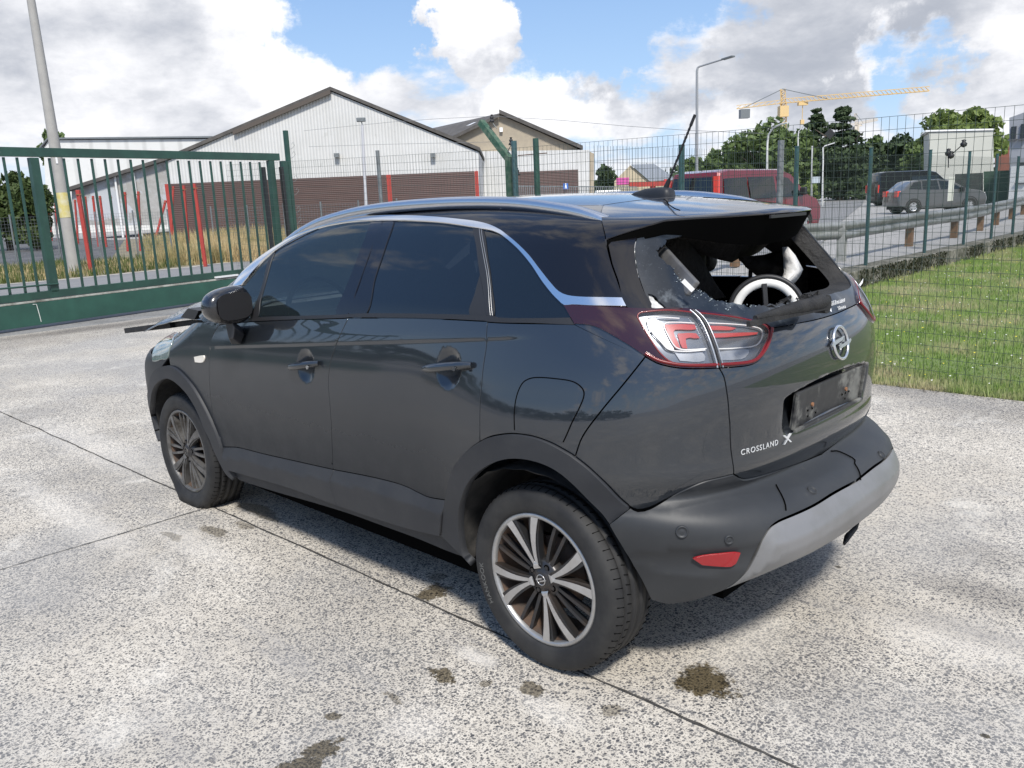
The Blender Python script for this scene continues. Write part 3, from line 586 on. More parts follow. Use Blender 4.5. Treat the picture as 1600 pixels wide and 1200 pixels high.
# ------------------------------------------------------------------ car materials
DUST = (.17, .165, .155)
M_paint = mat('grey metallic paint', (.033, .039, .048), .34, .65, coat=1., coat_rough=.015, spec=.1, dust=((.027, .029, .033), .50, 1.08, .9, -.25, .45))
M_paint.node_tree.nodes['Principled BSDF'].inputs['Coat IOR'].default_value = 1.75
M_black = mat('gloss black paint', (.004, .004, .007), .35, 0, coat=1., coat_rough=.015, spec=.05)
M_roof = mat('roof black paint', (.006, .006, .009), .2, 0, coat=1., coat_rough=.05, spec=.2, dirt=((.05, .05, .05), 9, .12))
M_plast = mat('grey plastic cladding', (.019, .021, .026), .48, spec=.35, dust=((.062, .062, .062), .25, .85, .35), bump=(260, .15, .001), dirt=((.042, .043, .045), 5, .5))
M_bump = mat('bumper plastic', (.022, .0245, .029), .46, spec=.4, dust=((.085, .085, .08), .22, .8, .28), bump=(260, .12, .001), dirt=[((.036, .038, .041), 6, .5), ((.075, .075, .068), 17, .35, .62, .75)])
M_skid = mat('silver skid paint', (.22, .22, .225), .40, .35, dirt=[((.17, .17, .165), 6, .7), ((.04, .04, .04), 11, .85, .66, .72)])
M_chrome = mat('bright trim', (.80, .81, .83), .16, 1.)
M_satin = mat('satin rail', (.62, .63, .66), .24, 1.)
M_gasket = mat('black rubber', (.018, .018, .02), .5)
M_shell = mat('dark inner shell', (.003, .003, .003), 1., spec=.02)
M_glass = mat('dark tinted glass', (.004, .006, .009), .02, 0, coat=0, spec=.9, trans=.10, tint=(.25, .3, .33))
M_glassf = mat('lightly tinted glass', (.010, .016, .019), .02, 0, coat=0, spec=.9, trans=.22, tint=(.4, .5, .5))
M_soot = mat('sooty speckled glass', (.009, .013, .020), .35, 0, coat=.45, coat_rough=.10, spec=.2, dirt=[((.05, .06, .075), 5, .5), ((.36, .39, .42), 240, .9, .67, .71), ((.16, .18, .20), 14, .5, .58, .70)])
M_burnt = mat('burnt black plastic', (.010, .010, .011), .75, bump=(60, .8, .01), dirt=((.04, .038, .036), 12, .6))
M_ash = mat('scorched cloth', (.014, .013, .013), .95, bump=(25, 1., .02), dirt=((.05, .046, .042), 6, .6))
M_white = mat('white foam', (.78, .78, .76), .55, dirt=((.45, .45, .44), 8, .5))
M_bag = mat('white airbag cloth', (.70, .69, .67), .9, bump=(12, .8, .02), dirt=((.32, .31, .30), 6, .7))
M_tyre = mat('tyre rubber', (.012, .012, .013), .72, dirt=((.036, .035, .033), 6, .75), bump=(90, .3, .002))
M_rimd = mat('grey alloy', (.055, .057, .062), .38, .7, dirt=((.12, .085, .06), 9, .55))
M_lip = mat('dulled rim edge', (.42, .42, .42), .38, .7, dirt=((.25, .23, .20), 12, .5))
M_rims = mat('machined alloy', (.60, .60, .61), .30, .85, dirt=((.35, .32, .28), 12, .4))
M_rimf = mat('dirty machined alloy', (.17, .165, .16), .5, .5, dirt=((.055, .05, .045), 12, .95))
M_rimin = mat('rusty brake dust', (.05, .036, .028), .8, dirt=((.13, .07, .04), 12, .7))
M_red = mat('tail lamp red', (.15, .004, .007), .3, 0, coat=.2)
M_darkred = mat('dark red lamp cover', (.024, .003, .005), .10, 0, coat=1., coat_rough=.02)
M_redbar = mat('red light bar', (.42, .05, .05), .3, 0)
M_lsil = mat('lamp silver', (.42, .44, .47), .3, .5, dirt=((.25, .27, .30), 20, .7))
M_lampgrey = mat('lamp bezel', (.20, .22, .25), .22, .6)
M_pale = mat('pale lamp insert', (.85, .85, .84), .2, 0, coat=.5)
M_clear = mat('clear lens', (.9, .9, .9), .03, 0, coat=1., trans=.97, tint=(.96, .96, .97))
M_reflr = mat('red reflector', (.30, .008, .012), .25, 0, coat=.7, bump=(400, .6, .002))
M_amber = mat('pale repeater lens', (.75, .70, .62), .15, 0, coat=1.)
M_head = mat('headlamp lens', (.16, .20, .20), .1, .2, coat=1., dirt=((.35, .4, .38), 18, .5))
M_badge = mat('badge chrome', (.75, .76, .78), .22, 1.)
M_badge2 = mat('pale badge lettering', (.62, .63, .64), .5, .2)
M_letter = mat('white lettering', (.8, .8, .8), .5)
M_platem = mat('grimy plate carrier', (.022, .022, .024), .55, dirt=[((.19, .19, .175), 7, .9, .52, .62), ((.05, .05, .05), 25, .5)])
M_rust = mat('rusty screw', (.25, .12, .06), .8)
M_steel = mat('steel', (.4, .4, .4), .4, .9)
M_shine = mat('grey trim', (.10, .10, .105), .4, .2, dirt=((.2, .2, .2), 10, .6))
# ------------------------------------------------------------------ the car
car = thing('parked_car', 'dark grey crossover with black roof, smashed rear window and flat front tyre', 'car', (1.3, 0, 0))
SIDE = [None, 'mirror']
def part(name, me, parent=car): return link(name, me, parent)
shell_parts = []
def both(name, poly, mt, parent=None, back=True, **kw):
    out = []
    for sd_ in SIDE:
        par = car if parent is None else (parent[len(out)] if isinstance(parent, list) else parent)
        o = part(name, patch_mesh(name, poly, mt, xform=sd_, **kw), par); out.append(o)
        if back: shell_parts.append((poly, sd_, kw.get('holes', ()), kw.get('off', 0), kw.get('bump', False)))
    return out
# shape of the pressed panels
CRL = [ua(on_side(x, 1.146-.104*x)[0]) for x in np.linspace(-.1, 2.05, 60)]
cups = [(1.25, .927), (.355, 1.015)]
def d_side(P, u, a):
    x, z = P[:, 0], P[:, 2]; d = np.zeros(len(x))
    for (cx, cz) in cups:      # hollows behind the door handles
        q = ((x-cx)/.068)**2+((z-cz)/.072)**2
        d -= .020*np.clip(1-q, 0, 1)**1.2
    # dished lower door with a soft upper crease
    z0 = 1.146-.104*x
    d += .0030*sstep(z, z0-.008, z0+.008)*(1-sstep(z, z0+.008, z0+.085))*sstep(x, -.02, .12)
    zc = .74-.02*x; k = sstep(x, .35, .65)*(1-sstep(x, 1.9, 2.2))
    return d
def d_gate(P, u, a):
    y, z = np.abs(P[:, 1]), P[:, 2]
    d = -.045*sstep(.345-y-.08*(.93-z), 0, .055)*sstep(.962-.25*y*y-z, 0, .022)*sstep(z, .795, .86)*(P[:, 0] < 0)
    return d
fd = both('front_door', loop('-fd_front', 'belt_f', 'frseam', '-dcl_top_f'), M_paint, disp=d_side, step=.022, lines=(CRL,), dense=[(*ua((cups[0][0], .88, cups[0][1])), .095, .008)])
rd = both('rear_door', loop('belt_r', 'rqseam', 'arch_r_door', '-dcl_top_r', '-frseam'), M_paint, disp=d_side, step=.022, lines=(CRL,), dense=[(*ua((cups[1][0], .87, cups[1][1])), .095, .008)])
fuel = loop('fuel', [crv('fuel')[-1], crv('fuel')[0]])
qp = loop('belt_q', '-lampA_low', '-qseam', '-arch_r_out1', '-rqseam')
both('quarter_panel', qp, M_paint, disp=d_side, step=.024, lines=(CRL,))
part('fuel_flap', patch_mesh('fuel_flap', fuel, M_paint, off=.0010, rim=.002, gap=0))
Q = np.array([(q.x, q.y) for q in smooth_curve(crv('fuel'), .01)]); P = surf(Q[:, 0], Q[:, 1]); P = P+nrm(P)*.0006
MB().tube([Vector(p_) for p_ in P], .0021, 6).build('flap_gap', M_shell, car)
both('rear_corner_panel', loop('qseam', 'lampB_low', 'gate_seam', '-bump_top', '-arch_r_out2'), M_paint)
fp = loop('fender_top', 'fender_seam', [crv('fender_seam')[-1]]+[q for q in crv('arch_f_out', True) if q[0] < crv('fender_seam')[-1][0]-.01], '-fd_front')
fe = both('front_fender', fp, M_paint)
# cladding
def d_clad(P, u, a):
    z, x = P[:, 2], P[:, 0]
    return .023*np.clip(sdist_open(TOPC, u, a)/.05, 0, 1)-.003
TOPC = [Vector(q) for q in crv('dcl_top_f')+crv('dcl_top_r')[1:]]
def sdist_open(poly, x, y):
    d = np.full(len(x), 9.)
    for i in range(1, len(poly)):
        a, b = poly[i-1], poly[i]; ex, ey = b.x-a.x, b.y-a.y; L2 = ex*ex+ey*ey+1e-12
        t = np.clip(((x-a.x)*ex+(y-a.y)*ey)/L2, 0, 1); d = np.minimum(d, np.hypot(x-a.x-t*ex, y-a.y-t*ey))
    return d
dc1 = both('door_cladding', loop('dcl_top_f', 'frseam2', '-bottom_f', '-fcl_front'), M_plast, off=.001, disp=d_clad, step=.018, parent=fd)
dc2 = both('door_cladding', loop('dcl_top_r', 'dcl_rear', '-bottom_r', '-frseam2'), M_plast, off=.001, disp=d_clad, step=.018, parent=rd)
both('sill_cover', loop('bottom_f', 'bottom_r', [crv('bottom_r')[-1], crv('arch_r_low')[-1]], '-sill_bot'), M_plast, off=-.012)
both('front_arch_trim', loop('fcl_front', [crv('fcl_front')[-1], crv('arch_f_in')[0]], 'arch_f_in', [crv('arch_f_in')[-1], crv('arch_f_out')[-1]], '-arch_f_out'), M_plast, off=.014, rim=.03)
both('rear_arch_trim', loop('arch_r_out1', 'arch_r_out2', '-arch_r_in', 'arch_r_low', [crv('arch_r_low')[-1], crv('bottom_r')[-1]], '-dcl_rear', '-arch_r_door'), M_plast, off=.014, rim=.03)
# tail gate
gate = loop('gate_bot')
half_gate = [Vector(q) for q in smooth_curve(crv('gate_bot', True))]+loop('-gate_seam', 'lampC_low', 'glass_low')[0:]
half_gate = loop('-gate_bot', '-gate_seam', 'lampC_low', 'glass_low')
gate_o = part('tailgate', patch_mesh('tailgate', sym(half_gate), M_paint, disp=d_gate, step=.02, dense=[(*ua((-.6, yy, zz)), .07, .009) for yy in (-.36, -.28, 0, .28, .36) for zz in (.93, .86)]+[(*ua((-.6, yy, .95)), .05, .009) for yy in (-.2, -.1, .1, .2)]))
shell_parts.append((sym(half_gate), None, (), -.05, False))
# bumper
def d_bump(P, u, a):
    z, y = P[:, 2], np.abs(P[:, 1])
    d = np.zeros(len(z))
    d += .013*crest(y, z)
    # pocket above the reflector
    Pr, nr_, ur, ar = REFL
    q = ((P[:, 1]-Pr[1])/.16)**2+((z-Pr[2])/.05)**2; d -= .012*np.clip(1-q, 0, 1)
    return d
ru = crv('reflector'); RU = np.array(ru).mean(0); RP = surf(RU[0:1], RU[1:2], True)[0]; REFL = (RP, None, RU[0], RU[1])
rim_up = crv('shelf_in')
half_b = loop('skid_top', 'bump_bot', '-arch_b_in', [crv('arch_b_in')[0], crv('arch_r_out2')[-1]], 'bump_top', 'gate_bot')
bm_ = [q if q.x > .0 else Vector((0, q.y)) for q in half_b]
CREST = [(0, float(inv(on_rear(0., .612, 1)[0])[1]))]+[(on_rear(y, z, 1)[2], on_rear(y, z, 1)[3]) for y, z in zip(BY[1:6], BZC[1:6])]; CREST = [(-u, a) for u, a in CREST[:0:-1]]+CREST
bumper = part('rear_bumper', patch_mesh('rear_bumper', sym(bm_), M_bump, off=.003, bump=True, disp=d_bump, step=.02, rim=.03, lines=(CREST,)))
half_s = loop('skid_bot')[::-1]+loop('skid_top')[::-1]
half_s = loop('-skid_bot', '-skid_top')
half_s = [Vector((max(q.x, 0), q.y)) for q in half_s]
def d_skid(P, u, a):
    k = sdist(SKO, np.abs(u), a); return .020*np.clip(k/.042, 0, 1)
SKO = sym(half_s)
skid = part('skid_plate', patch_mesh('skid_plate', SKO, M_skid, off=.014, bump=True, disp=d_skid, step=.015, rim=.03), bumper)
for sd_ in SIDE:
    part('reflector', patch_mesh('reflector', loop('reflector', [crv('reflector')[-1], crv('reflector')[0]]), M_reflr, off=.0175, bump=True, rim=.006, gap=0, step=.012, xform=sd_), bumper)
for i, n in enumerate(('sen1', 'sen3', 'sen4', 'sen2')):
    u, a = crv(n)[0]; P = surf(np.array([u]), np.array([a]), True)[0]; N_ = nrm(P[None], True)[0]; P = P+N_*.0105
    r = (.016, .014, .014, .012)[i]
    b = MB(); q = Vector(N_).to_track_quat('Z', 'Y').to_matrix(); V = []; Fc = []
    pr = [(r*1.25, .004), (r*1.15, .010), (r*.95, .011), (r*.85, .007), (r*.5, .0085), (0.0005, .009)]; m_ = len(pr)
    for k in range(20):
        for (rr_, h) in pr: V.append(Vector(P)+q @ Vector((rr_*math.cos(k*pi/10), rr_*math.sin(k*pi/10), h)))
    for k in range(20):
        for j in range(m_-1): Fc.append((k*m_+j, ((k+1) % 20)*m_+j, ((k+1) % 20)*m_+j+1, k*m_+j+1))
    b.add(V, Fc, True).build('parking_sensor' if i < 3 else 'tow_eye_cover', M_bump, bumper)
for n in ('bseam1', 'bseam2'):
    pts = smooth_curve(crv(n), .01); Q = np.array([(q.x, q.y) for q in pts]); P = surf(Q[:, 0], Q[:, 1], True); N_ = nrm(P, True)
    MB().tube([Vector(p_)+Vector(n_)*(.0055+.013*float(crest(abs(p_[1]), p_[2]))) for p_, n_ in zip(P, N_)], .0022, 6).build('bumper_seam', M_shell, bumper)
# glass house
both('chrome_strip', loop('chrome_up', 'chrome_end', 'chrome_low', [crv('chrome_low')[-1], crv('chrome_up')[0]]), M_chrome, off=.007, gap=.0, rim=.012)
both('divider_post', loop('div_f', [crv('div_f')[-1], crv('div_f')[0]]), M_gasket, off=.0, gap=.0005)
both('b_pillar_trim', loop('bp_f', [crv('bp_f')[-1], crv('bp_f')[0]]), M_black, off=.001, gap=.001)
both('b_pillar_trim', loop('bp_r', [crv('bp_r')[-1], crv('bp_r')[0]]), M_black, off=.001, gap=.001)
part('c_pillar_trim', patch_mesh('c_pillar_trim', loop('cstrip', [crv('cstrip')[-1], crv('cstrip')[0]]), M_gasket, off=.001, gap=.0005))
part('window_corner_trim', patch_mesh('window_corner_trim', loop('tri_r', [crv('tri_r')[-1], crv('tri_r')[0]]), M_gasket, off=-.002, gap=.0005))
part('belt_seal', patch_mesh('belt_seal', loop('bstrip_top', [crv('bstrip_top')[-1], crv('bstrip_bot')[0]], 'bstrip_bot', [crv('bstrip_bot')[-1], crv('bstrip_top')[0]]), M_gasket, off=.002, gap=.0))
wa = loop('win_a', [crv('win_a')[-1], crv('win_a')[0]]); wf = loop('win_f', [crv('win_f')[-1], crv('win_f')[0]]); wr = loop('win_r', [crv('win_r')[-1], crv('win_r')[0]]); wq = loop('win_q', [crv('win_q')[-1], crv('win_q')[0]])
both('quarter_light', wa, M_glassf, back=False, off=-.003, gap=-.004, rim=0)
both('window_glass', wf, M_glassf, back=False, off=-.003, gap=-.004, rim=0, parent=fd)
part('window_glass', patch_mesh('window_glass', wr, M_glass, off=-.003, gap=-.004, rim=0), rd[0])      # the right-hand ones are smashed out
part('rear_quarter_glass', patch_mesh('rear_quarter_glass', wq, M_glass, off=-.003, gap=-.004, rim=0))
# seam lines on the C strip
for dx in (.006, .016):
    pts = [Vector((q[0]+dx, q[1])) for q in crv('cstrip')[1:5]]; pts = smooth_curve(pts); Q = np.array([(q.x, q.y) for q in pts]); P = surf(Q[:, 0], Q[:, 1])+nrm(surf(Q[:, 0], Q[:, 1]))*.0015
    MB().tube([Vector(p_) for p_ in P], .0013, 5).build('window_seal', M_steel, rd[0])
# roof: from the chrome strip over the top; windscreen; A pillars
wtop = [ua((1.50, 0.001, 1.53)), ua((1.47, .25, 1.53)), ua((1.41, .45, 1.50)), ua((1.36, .56, 1.475))]
apil = [ua((1.36, .56, 1.475)), ua((1.58, .64, 1.40)), ua((1.85, .70, 1.29)), ua((2.15, .745, 1.16)), ua((2.36, .77, 1.07))]
wbase = [ua((2.36, .77, 1.07)), ua((2.47, .5, 1.09)), ua((2.53, .25, 1.10)), ua((2.55, .001, 1.10))]

ds = crv('dseam_up'); rail = [(.045, .40), (.20, .50), (.40, .545), (.70, .56), (1.0, .56), (1.2, .56), (1.36, .56)]
def topua(x, y):
    P = topS(np.array([x]), np.array([y]))[0]; return ua(P)
rs_half = loop('chrome_up', 'dseam_up', [ds[-1], topua(*rail[0])], [topua(*q) for q in rail], apil, [apil[-1], crv('belt_f')[0], crv('chrome_up')[0]])
both('roof_side', rs_half, M_black, gap=.0008)
xy = [Vector((a, b)) for a, b in [(1.51, 0)]]+[Vector(q) for q in smooth_curve([(1.51, 0), (1.48, .25), (1.42, .45), (1.36, .56)])][1:]+smooth_curve(rail[::-1])[1:]+smooth_curve([(.045, .40), (.03, .28), (.022, .12), (.02, 0)])[1:]
half = xy; roof_poly = half+[Vector((q.x, -q.y)) for q in half[-2:0:-1]]
roof = part('roof', patch_mesh('roof', roof_poly, M_roof, dom='top', gap=.0008, step=.04))
# windscreen (seen by its edge only from here)
wsx = smooth_curve([(1.52, 0), (1.49, .25), (1.43, .44), (1.38, .55)])+smooth_curve([(1.42, .585), (1.60, .63), (1.85, .69), (2.15, .735), (2.33, .755)])+smooth_curve([(2.40, .70), (2.47, .5), (2.53, .25), (2.55, 0)])
part('windscreen', patch_mesh('windscreen', wsx+[Vector((q.x, -q.y)) for q in wsx[-2:0:-1]], M_glassf, dom='top', off=-.004, step=.05, rim=0))
# tail gate upper part
for sd_, mm_ in zip(SIDE, (M_black, M_burnt)): part('tailgate_side_trim', patch_mesh('tailgate_side_trim', loop('trim', [crv('trim')[-1], crv('trim')[0]]), mm_, gap=.001, xform=sd_), gate_o)
dh = crv('dseam_hi'); se = [topua(.04, .39), topua(.022, .28), topua(.012, .14), (0, topua(.008, 1e-4)[1])]
sl = crv('spo_low'); n_ = len(sl)
# carry the lower edge on to the centre line
P_end = surf(np.array([sl[-1][0]]), np.array([sl[-1][1]]), 2)[0]
low_c = [(max(on_rear(y, z, 2)[2], 0.), on_rear(y, z, 2)[3]) for y, z in ((.30, 1.490), (.16, 1.4885), (.0, 1.488))]
slc = sl[:-1]+low_c
spo_half = loop(slc, [slc[-1], (0, se[-1][1])], se[::-1], 'dseam_hi'[0:0] and [] or [dh[-1]], dh[::-1])
spo_half = [Vector((max(q.x, 0), q.y)) for q in loop(slc)]+[Vector((0, se[-1][1]))]+[q for q in smooth_curve(se[::-1])[1:]]+[q for q in smooth_curve(dh[::-1])]
i0 = 0
order = [q for q in spo_half]
# order: lower edge (outer -> centre), centre seam point, seam (centre -> outer), side seam (top -> bottom)
c_lo = [Vector((max(q.x, 0), q.y)) for q in smooth_curve(slc)]; c_se = [Vector((max(q.x, 0), q.y)) for q in smooth_curve(se[::-1])]; c_ds = list(smooth_curve(dh[::-1]))
left = c_lo[::-1]; left[0] = Vector((0, left[0].y))
hs = left+c_ds[1:][:0]+[Vector(q) for q in smooth_curve(dh)]+[Vector(q) for q in c_se[::-1]]
hs[-1] = Vector((0, hs[-1].y))
spoiler = part('roof_spoiler', patch_mesh('roof_spoiler', sym(hs), M_roof, bump=2, step=.02, rim=.012), gate_o)
# underside of the spoiler back to the window
def strip(name, A, B, m_, par):
    b = MB(); V = [tuple(v) for v in A]+[tuple(v) for v in B]; n = len(A); b.add(V, [(i, i+1, n+i+1, n+i) for i in range(n-1)], True); return b.build(name, m_, par)
lo_s = [q for q in left]; full = [Vector((-q.x, q.y)) for q in lo_s[::-1]]+lo_s[1:]
Ua = np.array([q.x for q in full]); Aa = np.array([q.y for q in full])
Pa = surf(Ua, Aa, 2)-nrm(surf(Ua, Aa, 2), 2)*.006; Ab = Aa-.018-.012*np.cos(np.clip(Ua/.75, -1, 1)*pi/2); Pb = surf(Ua, Ab)-nrm(surf(Ua, Ab))*.010
strip('spoiler_underside', Pa, Pb, M_shell, spoiler)
b = MB(); pc = surf(np.array([0.]), np.array([float(inv(np.array([-.44, 0, 1.490]))[1])]), 2)[0]
b.box((pc[0]-.001, 0, pc[2]-.004), (.008, .26, .010)).build('high_brake_light', M_gasket, spoiler)
# crease lines in the top of the tail gate
for s_ in (1, -1):
    pts = [surf(np.array([q[0]*s_]), np.array([q[1]]), 2)[0] for q in smooth_curve(crv('gate_line'))]; nn = nrm(np.array(pts), 2)
    MB().tube([Vector(p_)+Vector(n_)*.0002 for p_, n_ in zip(pts, nn)], .0017, 5).build('panel_seam', M_shell, gate_o)
# what is left of the rear window
gtop = [ua(tuple(p_)) for p_ in surf(Ua[len(Ua)//2:], Aa[len(Ua)//2:]-.02)]
gl_half = loop('glass_low')[::-1]+[]
gl_half[0] = Vector((0, gl_half[0].y))
g_side = crv('g_side', True)
gl = gl_half+loop([crv('glass_low')[0]]+crv('lamp_top')[1:8])+loop(g_side)+[Vector(q) for q in gtop[::-1] if q[0] < crv('g_side')[0][0]-.01]
gl[-1] = Vector((0, gl[-1].y))
glass_poly = sym(gl)
hole = [Vector(q) for q in crv('hole')]
# keep the traced, ragged left and lower rim; the far side is the clean frame
hl = [q for q in crv('hole')]
far = [ua((-.30, .22, 1.452)), ua((-.335, 0., 1.455)), ua((-.31, -.22, 1.452)), ua((-.26, -.40, 1.445)), ua((-.28, -.455, 1.40)), ua((-.35, -.475, 1.32)), ua((-.42, -.485, 1.24)), ua((-.455, -.46, 1.205)), ua((-.50, -.36, 1.195)), ua((-.525, -.2, 1.20)), ua((-.535, -.08, 1.205))]
near = hl[11:]
hp = smooth_curve(far)+smooth_curve(near, .012)
rag = []
for i, q in enumerate(hp):
    k = 1 if len(smooth_curve(far)) < i else .15
    rag.append(Vector((q.x+random.uniform(-.005, .005)*k, q.y+random.uniform(-.006, .006)*k)))
hole_poly = rag
chip = [Vector(q) for q in crv('chip')]
glass_o = part('broken_rear_window', patch_mesh('broken_rear_window', glass_poly, M_soot, holes=[hole_poly, chip], off=-.002, step=.03, rim=.005, gap=.002), gate_o)
tag(glass_o, 'sooty remains of the shattered rear window')
# inner frame of the window opening, 9 cm deep, and the bare metal behind the chip
Hu = np.array([q.x for q in far_ ] if False else [q.x for q in smooth_curve(far, .03)]); Ha = np.array([q.y for q in smooth_curve(far, .03)])
Pf = surf(Hu, Ha)-nrm(surf(Hu, Ha))*.008
cen_ = np.array([-.2, 0, 1.3]); Pi = Pf+np.array([.035, 0, .0])+(cen_-Pf)*np.array([0, .05, .05])
strip('window_frame', Pf, Pi, M_burnt, gate_o)
Pi2 = Pi+np.array([.03, 0, 0])+(cen_-Pi)*np.array([0, .03, .03])
strip('window_frame_lining', Pi, Pi2, M_burnt, gate_o)
cp = [surf(np.array([q[0]]), np.array([q[1]]))[0] for q in crv('chip')]; cc_ = sum(cp)/len(cp)
MB().add([tuple(cc_+(q-cc_)*1.6+np.array([.02, 0, 0])) for q in cp], [tuple(range(len(cp)))]).build('bare_metal_corner', mat('bare metal', (.45, .46, .47), .5, .2, dirt=((.1, .1, .1), 25, .8)), gate_o)
# inner pillar trim seen through the hole on the left
def bent(name, pts, w, h, m_, par, n=6):
    b = MB(); b.tube(pts, w, n); o = b.build(name, m_, par); return o
gp = lambda x, y, X: CP+ray(x, y)*((X-CP[0])/ray(x, y)[0])
a0 = gp(1029, 392, -.20); a1 = gp(1083, 452, -.40)
b = MB(); b.bar(a0, a1, .055, .02, up=(0, 1, .3)); b.build('inner_pillar_trim', M_shine, gate_o, bevel=.006)
a2 = gp(1067, 438, -.405); a3 = gp(1083, 454, -.43)
MB().bar(a2, a3, .012, .008, up=(0, 1, .3)).build('trim_clip', M_pale, gate_o)

# crumbs of safety glass along the broken lower rim and on the tail light
b = MB(); rc = random.Random(3); rim_pts = [q for q in crv('hole')[11:24]]
for k in range(90):
    q = rim_pts[rc.randrange(len(rim_pts)-1)]; q2_ = rim_pts[min(rim_pts.index(q)+1, len(rim_pts)-1)]; f_ = rc.random(); u_, a_ = q[0]*(1-f_)+q2_[0]*f_+rc.gauss(0, .006), q[1]*(1-f_)+q2_[1]*f_-abs(rc.gauss(0, .018))
    P_ = surf(np.array([u_]), np.array([a_])); n_ = nrm(P_)[0]; P_ = P_[0]; s_ = rc.uniform(.0015, .0038); c_ = Vector(P_)+Vector(n_)*(.001+s_*.5); V = [c_+Vector((rc.uniform(-1, 1), rc.uniform(-1, 1), rc.uniform(-1, 1)))*s_ for _ in range(4)]; b.add(V, [(0, 1, 2), (0, 2, 3), (0, 3, 1), (1, 3, 2)])
crumbs = b.build('glass_crumbs', mat('glass crumbs', (.28, .32, .34), .25, coat=.5), glass_o); tag(crumbs, kind='stuff')

# ------------------------------------------------------------------ lamps
lamp = loop('lampA_low', 'lampB_low', 'lampC_low', 'lamp_top', 'lamp_end')
lens = loop('lens', [crv('lens')[-1], crv('lens')[0]])
tls = both('tail_light', lamp, M_darkred, holes=[inset(lens, .0)], off=.006, gap=.001, rim=.02)
def closed(n): return loop(n, [crv(n)[-1], crv(n)[0]])
for i, sd_ in enumerate(SIDE):
    P_ = tls[i]; X = dict(xform=sd_, gap=0)
    part('lamp_bezel', patch_mesh('lamp_bezel', lens, M_lampgrey, off=-.010, rim=0, **X), P_)
    for n in ('red1', 'red2', 'red3', 'red4'):
        part('light_bar', patch_mesh('light_bar', closed(n), M_redbar, off=-.003, rim=.006, step=.01, **X), P_)
    for n in ('pale1', 'pale2', 'pale3'):
        part('reversing_lamp' if n != 'pale3' else 'lamp_reflector', patch_mesh('lamp_insert', closed(n), M_lsil, off=-.005, rim=.004, step=.012, **X), P_)
    for n in ('wl1', 'wl2', 'wl3'):
        Q = np.array([(q.x, q.y) for q in smooth_curve(crv(n), .008)]); P = surf(Q[:, 0], Q[:, 1]); P = P+nrm(P)*.0005
        if sd_: P = P*np.array([1, -1, 1])
        MB().tube([Vector(p_) for p_ in P], .0023, 6).build('bright_outline', M_pale, P_)
    Q = np.array([(q.x, q.y) for q in smooth_curve(crv('lens')+crv('lens')[:1], .008)]); P = surf(Q[:, 0], Q[:, 1]); P = P+nrm(P)*.006
    if sd_: P = P*np.array([1, -1, 1])
    MB().tube([Vector(p_) for p_ in P], .0026, 6).build('red_rim', M_red, P_)
    Q = np.array([(q.x, q.y) for q in smooth_curve(crv('lamp_split'), .01)]); P = surf(Q[:, 0], Q[:, 1]); nn_ = nrm(P)
    for dx, r_, mm in ((0., .004, M_gasket), (.009, .003, M_lsil), (-.008, .0022, M_lsil)):
        Q2 = Q+np.array([dx, 0]); P2 = surf(Q2[:, 0], Q2[:, 1]); P2 = P2+nrm(P2)*.008
        if sd_: P2 = P2*np.array([1, -1, 1])
        MB().tube([Vector(p_) for p_ in P2], r_, 6).build('lamp_joint', mm, P_)
    part('clear_lens', patch_mesh('clear_lens', lens, M_clear, off=.007, rim=0, **X), P_)
# thick red lower rim of the lamp
for sd_ in SIDE:
    Q = np.array([(q.x, q.y) for q in smooth_curve(crv('lampB_low')+crv('lampC_low')[1:], .01)]); P = surf(Q[:, 0], Q[:, 1]+.008); P = P+nrm(P)*.006
    if sd_: P = P*np.array([1, -1, 1])
    MB().tube([Vector(p_) for p_ in P], .0055, 6).build('red_rim', M_red, tls[0] if not sd_ else tls[1])
# small cracked pieces standing on the far lamp
b = MB(); 
for k in range(26):
    P, n, u, a = on_side(-.30-.006*k % .12, 1.16); q = Vector((-.28-random.random()*.13, -(.73-random.random()*.06), 1.155+random.random()*.03))
    d = Vector((random.uniform(-1, 1), random.uniform(-1, 1), random.uniform(-.2, 1))).normalized()*random.uniform(.01, .035)
    e = Vector((random.uniform(-1, 1), random.uniform(-1, 1), random.uniform(-1, 1))).normalized()*random.uniform(.006, .015)
    b.add([q, q+d, q+d*.6+e, q+e], [(0, 1, 2, 3)])
b.build('cracked_lamp_shards', M_pale, tls[1])
# ------------------------------------------------------------------ emblem, badge, plate carrier, sticker
def rear_text(txt, y0, z0, h, par, m_, name, stretch=1., off=.002, thick=.002, slant=0., squeeze=1.):
    cu = bpy.data.curves.new(name, 'FONT'); cu.body = txt; cu.size = h; cu.extrude = thick; cu.space_character = squeeze; cu.offset = h*.003
    ob = bpy.data.objects.new(name, cu); col.objects.link(ob); dg = bpy.context.evaluated_depsgraph_get(); me = bpy.data.meshes.new_from_object(ob.evaluated_get(dg)); bpy.data.objects.remove(ob)
    # letters read left to right seen from behind: photo-left is the car's left, so y runs down along the text
    for v in me.vertices:
        s = v.co.x*stretch+v.co.y*slant; P, n, u, a = on_rear(y0-s, z0+v.co.y); q = Vector(P)+Vector(n)*(off+v.co.z); v.co = q
    me.materials.clear(); me.materials.append(m_)
    return link(name, me, par)
rear_text('CROSSLAND', .515, .782, .0255, gate_o, M_badge2, 'model_badge', 1.0, thick=.0006, squeeze=1.2)
rear_text('X', .322, .776, .042, gate_o, M_badge2, 'model_badge', 1.5, thick=.003)
EC, EN, _, _ = on_rear(-.03, 1.052); EC = Vector(EC); EN = Vector(EN)
eq = Matrix((Vector((0, -1, 0)), EN.cross(Vector((0, -1, 0))).normalized(), EN)).transposed()      # x: photo right, y: up, z: out
b = MB(); R1 = .055
ring = [EC+eq @ Vector((R1*math.cos(t*pi/24), R1*math.sin(t*pi/24), .008)) for t in range(49)]
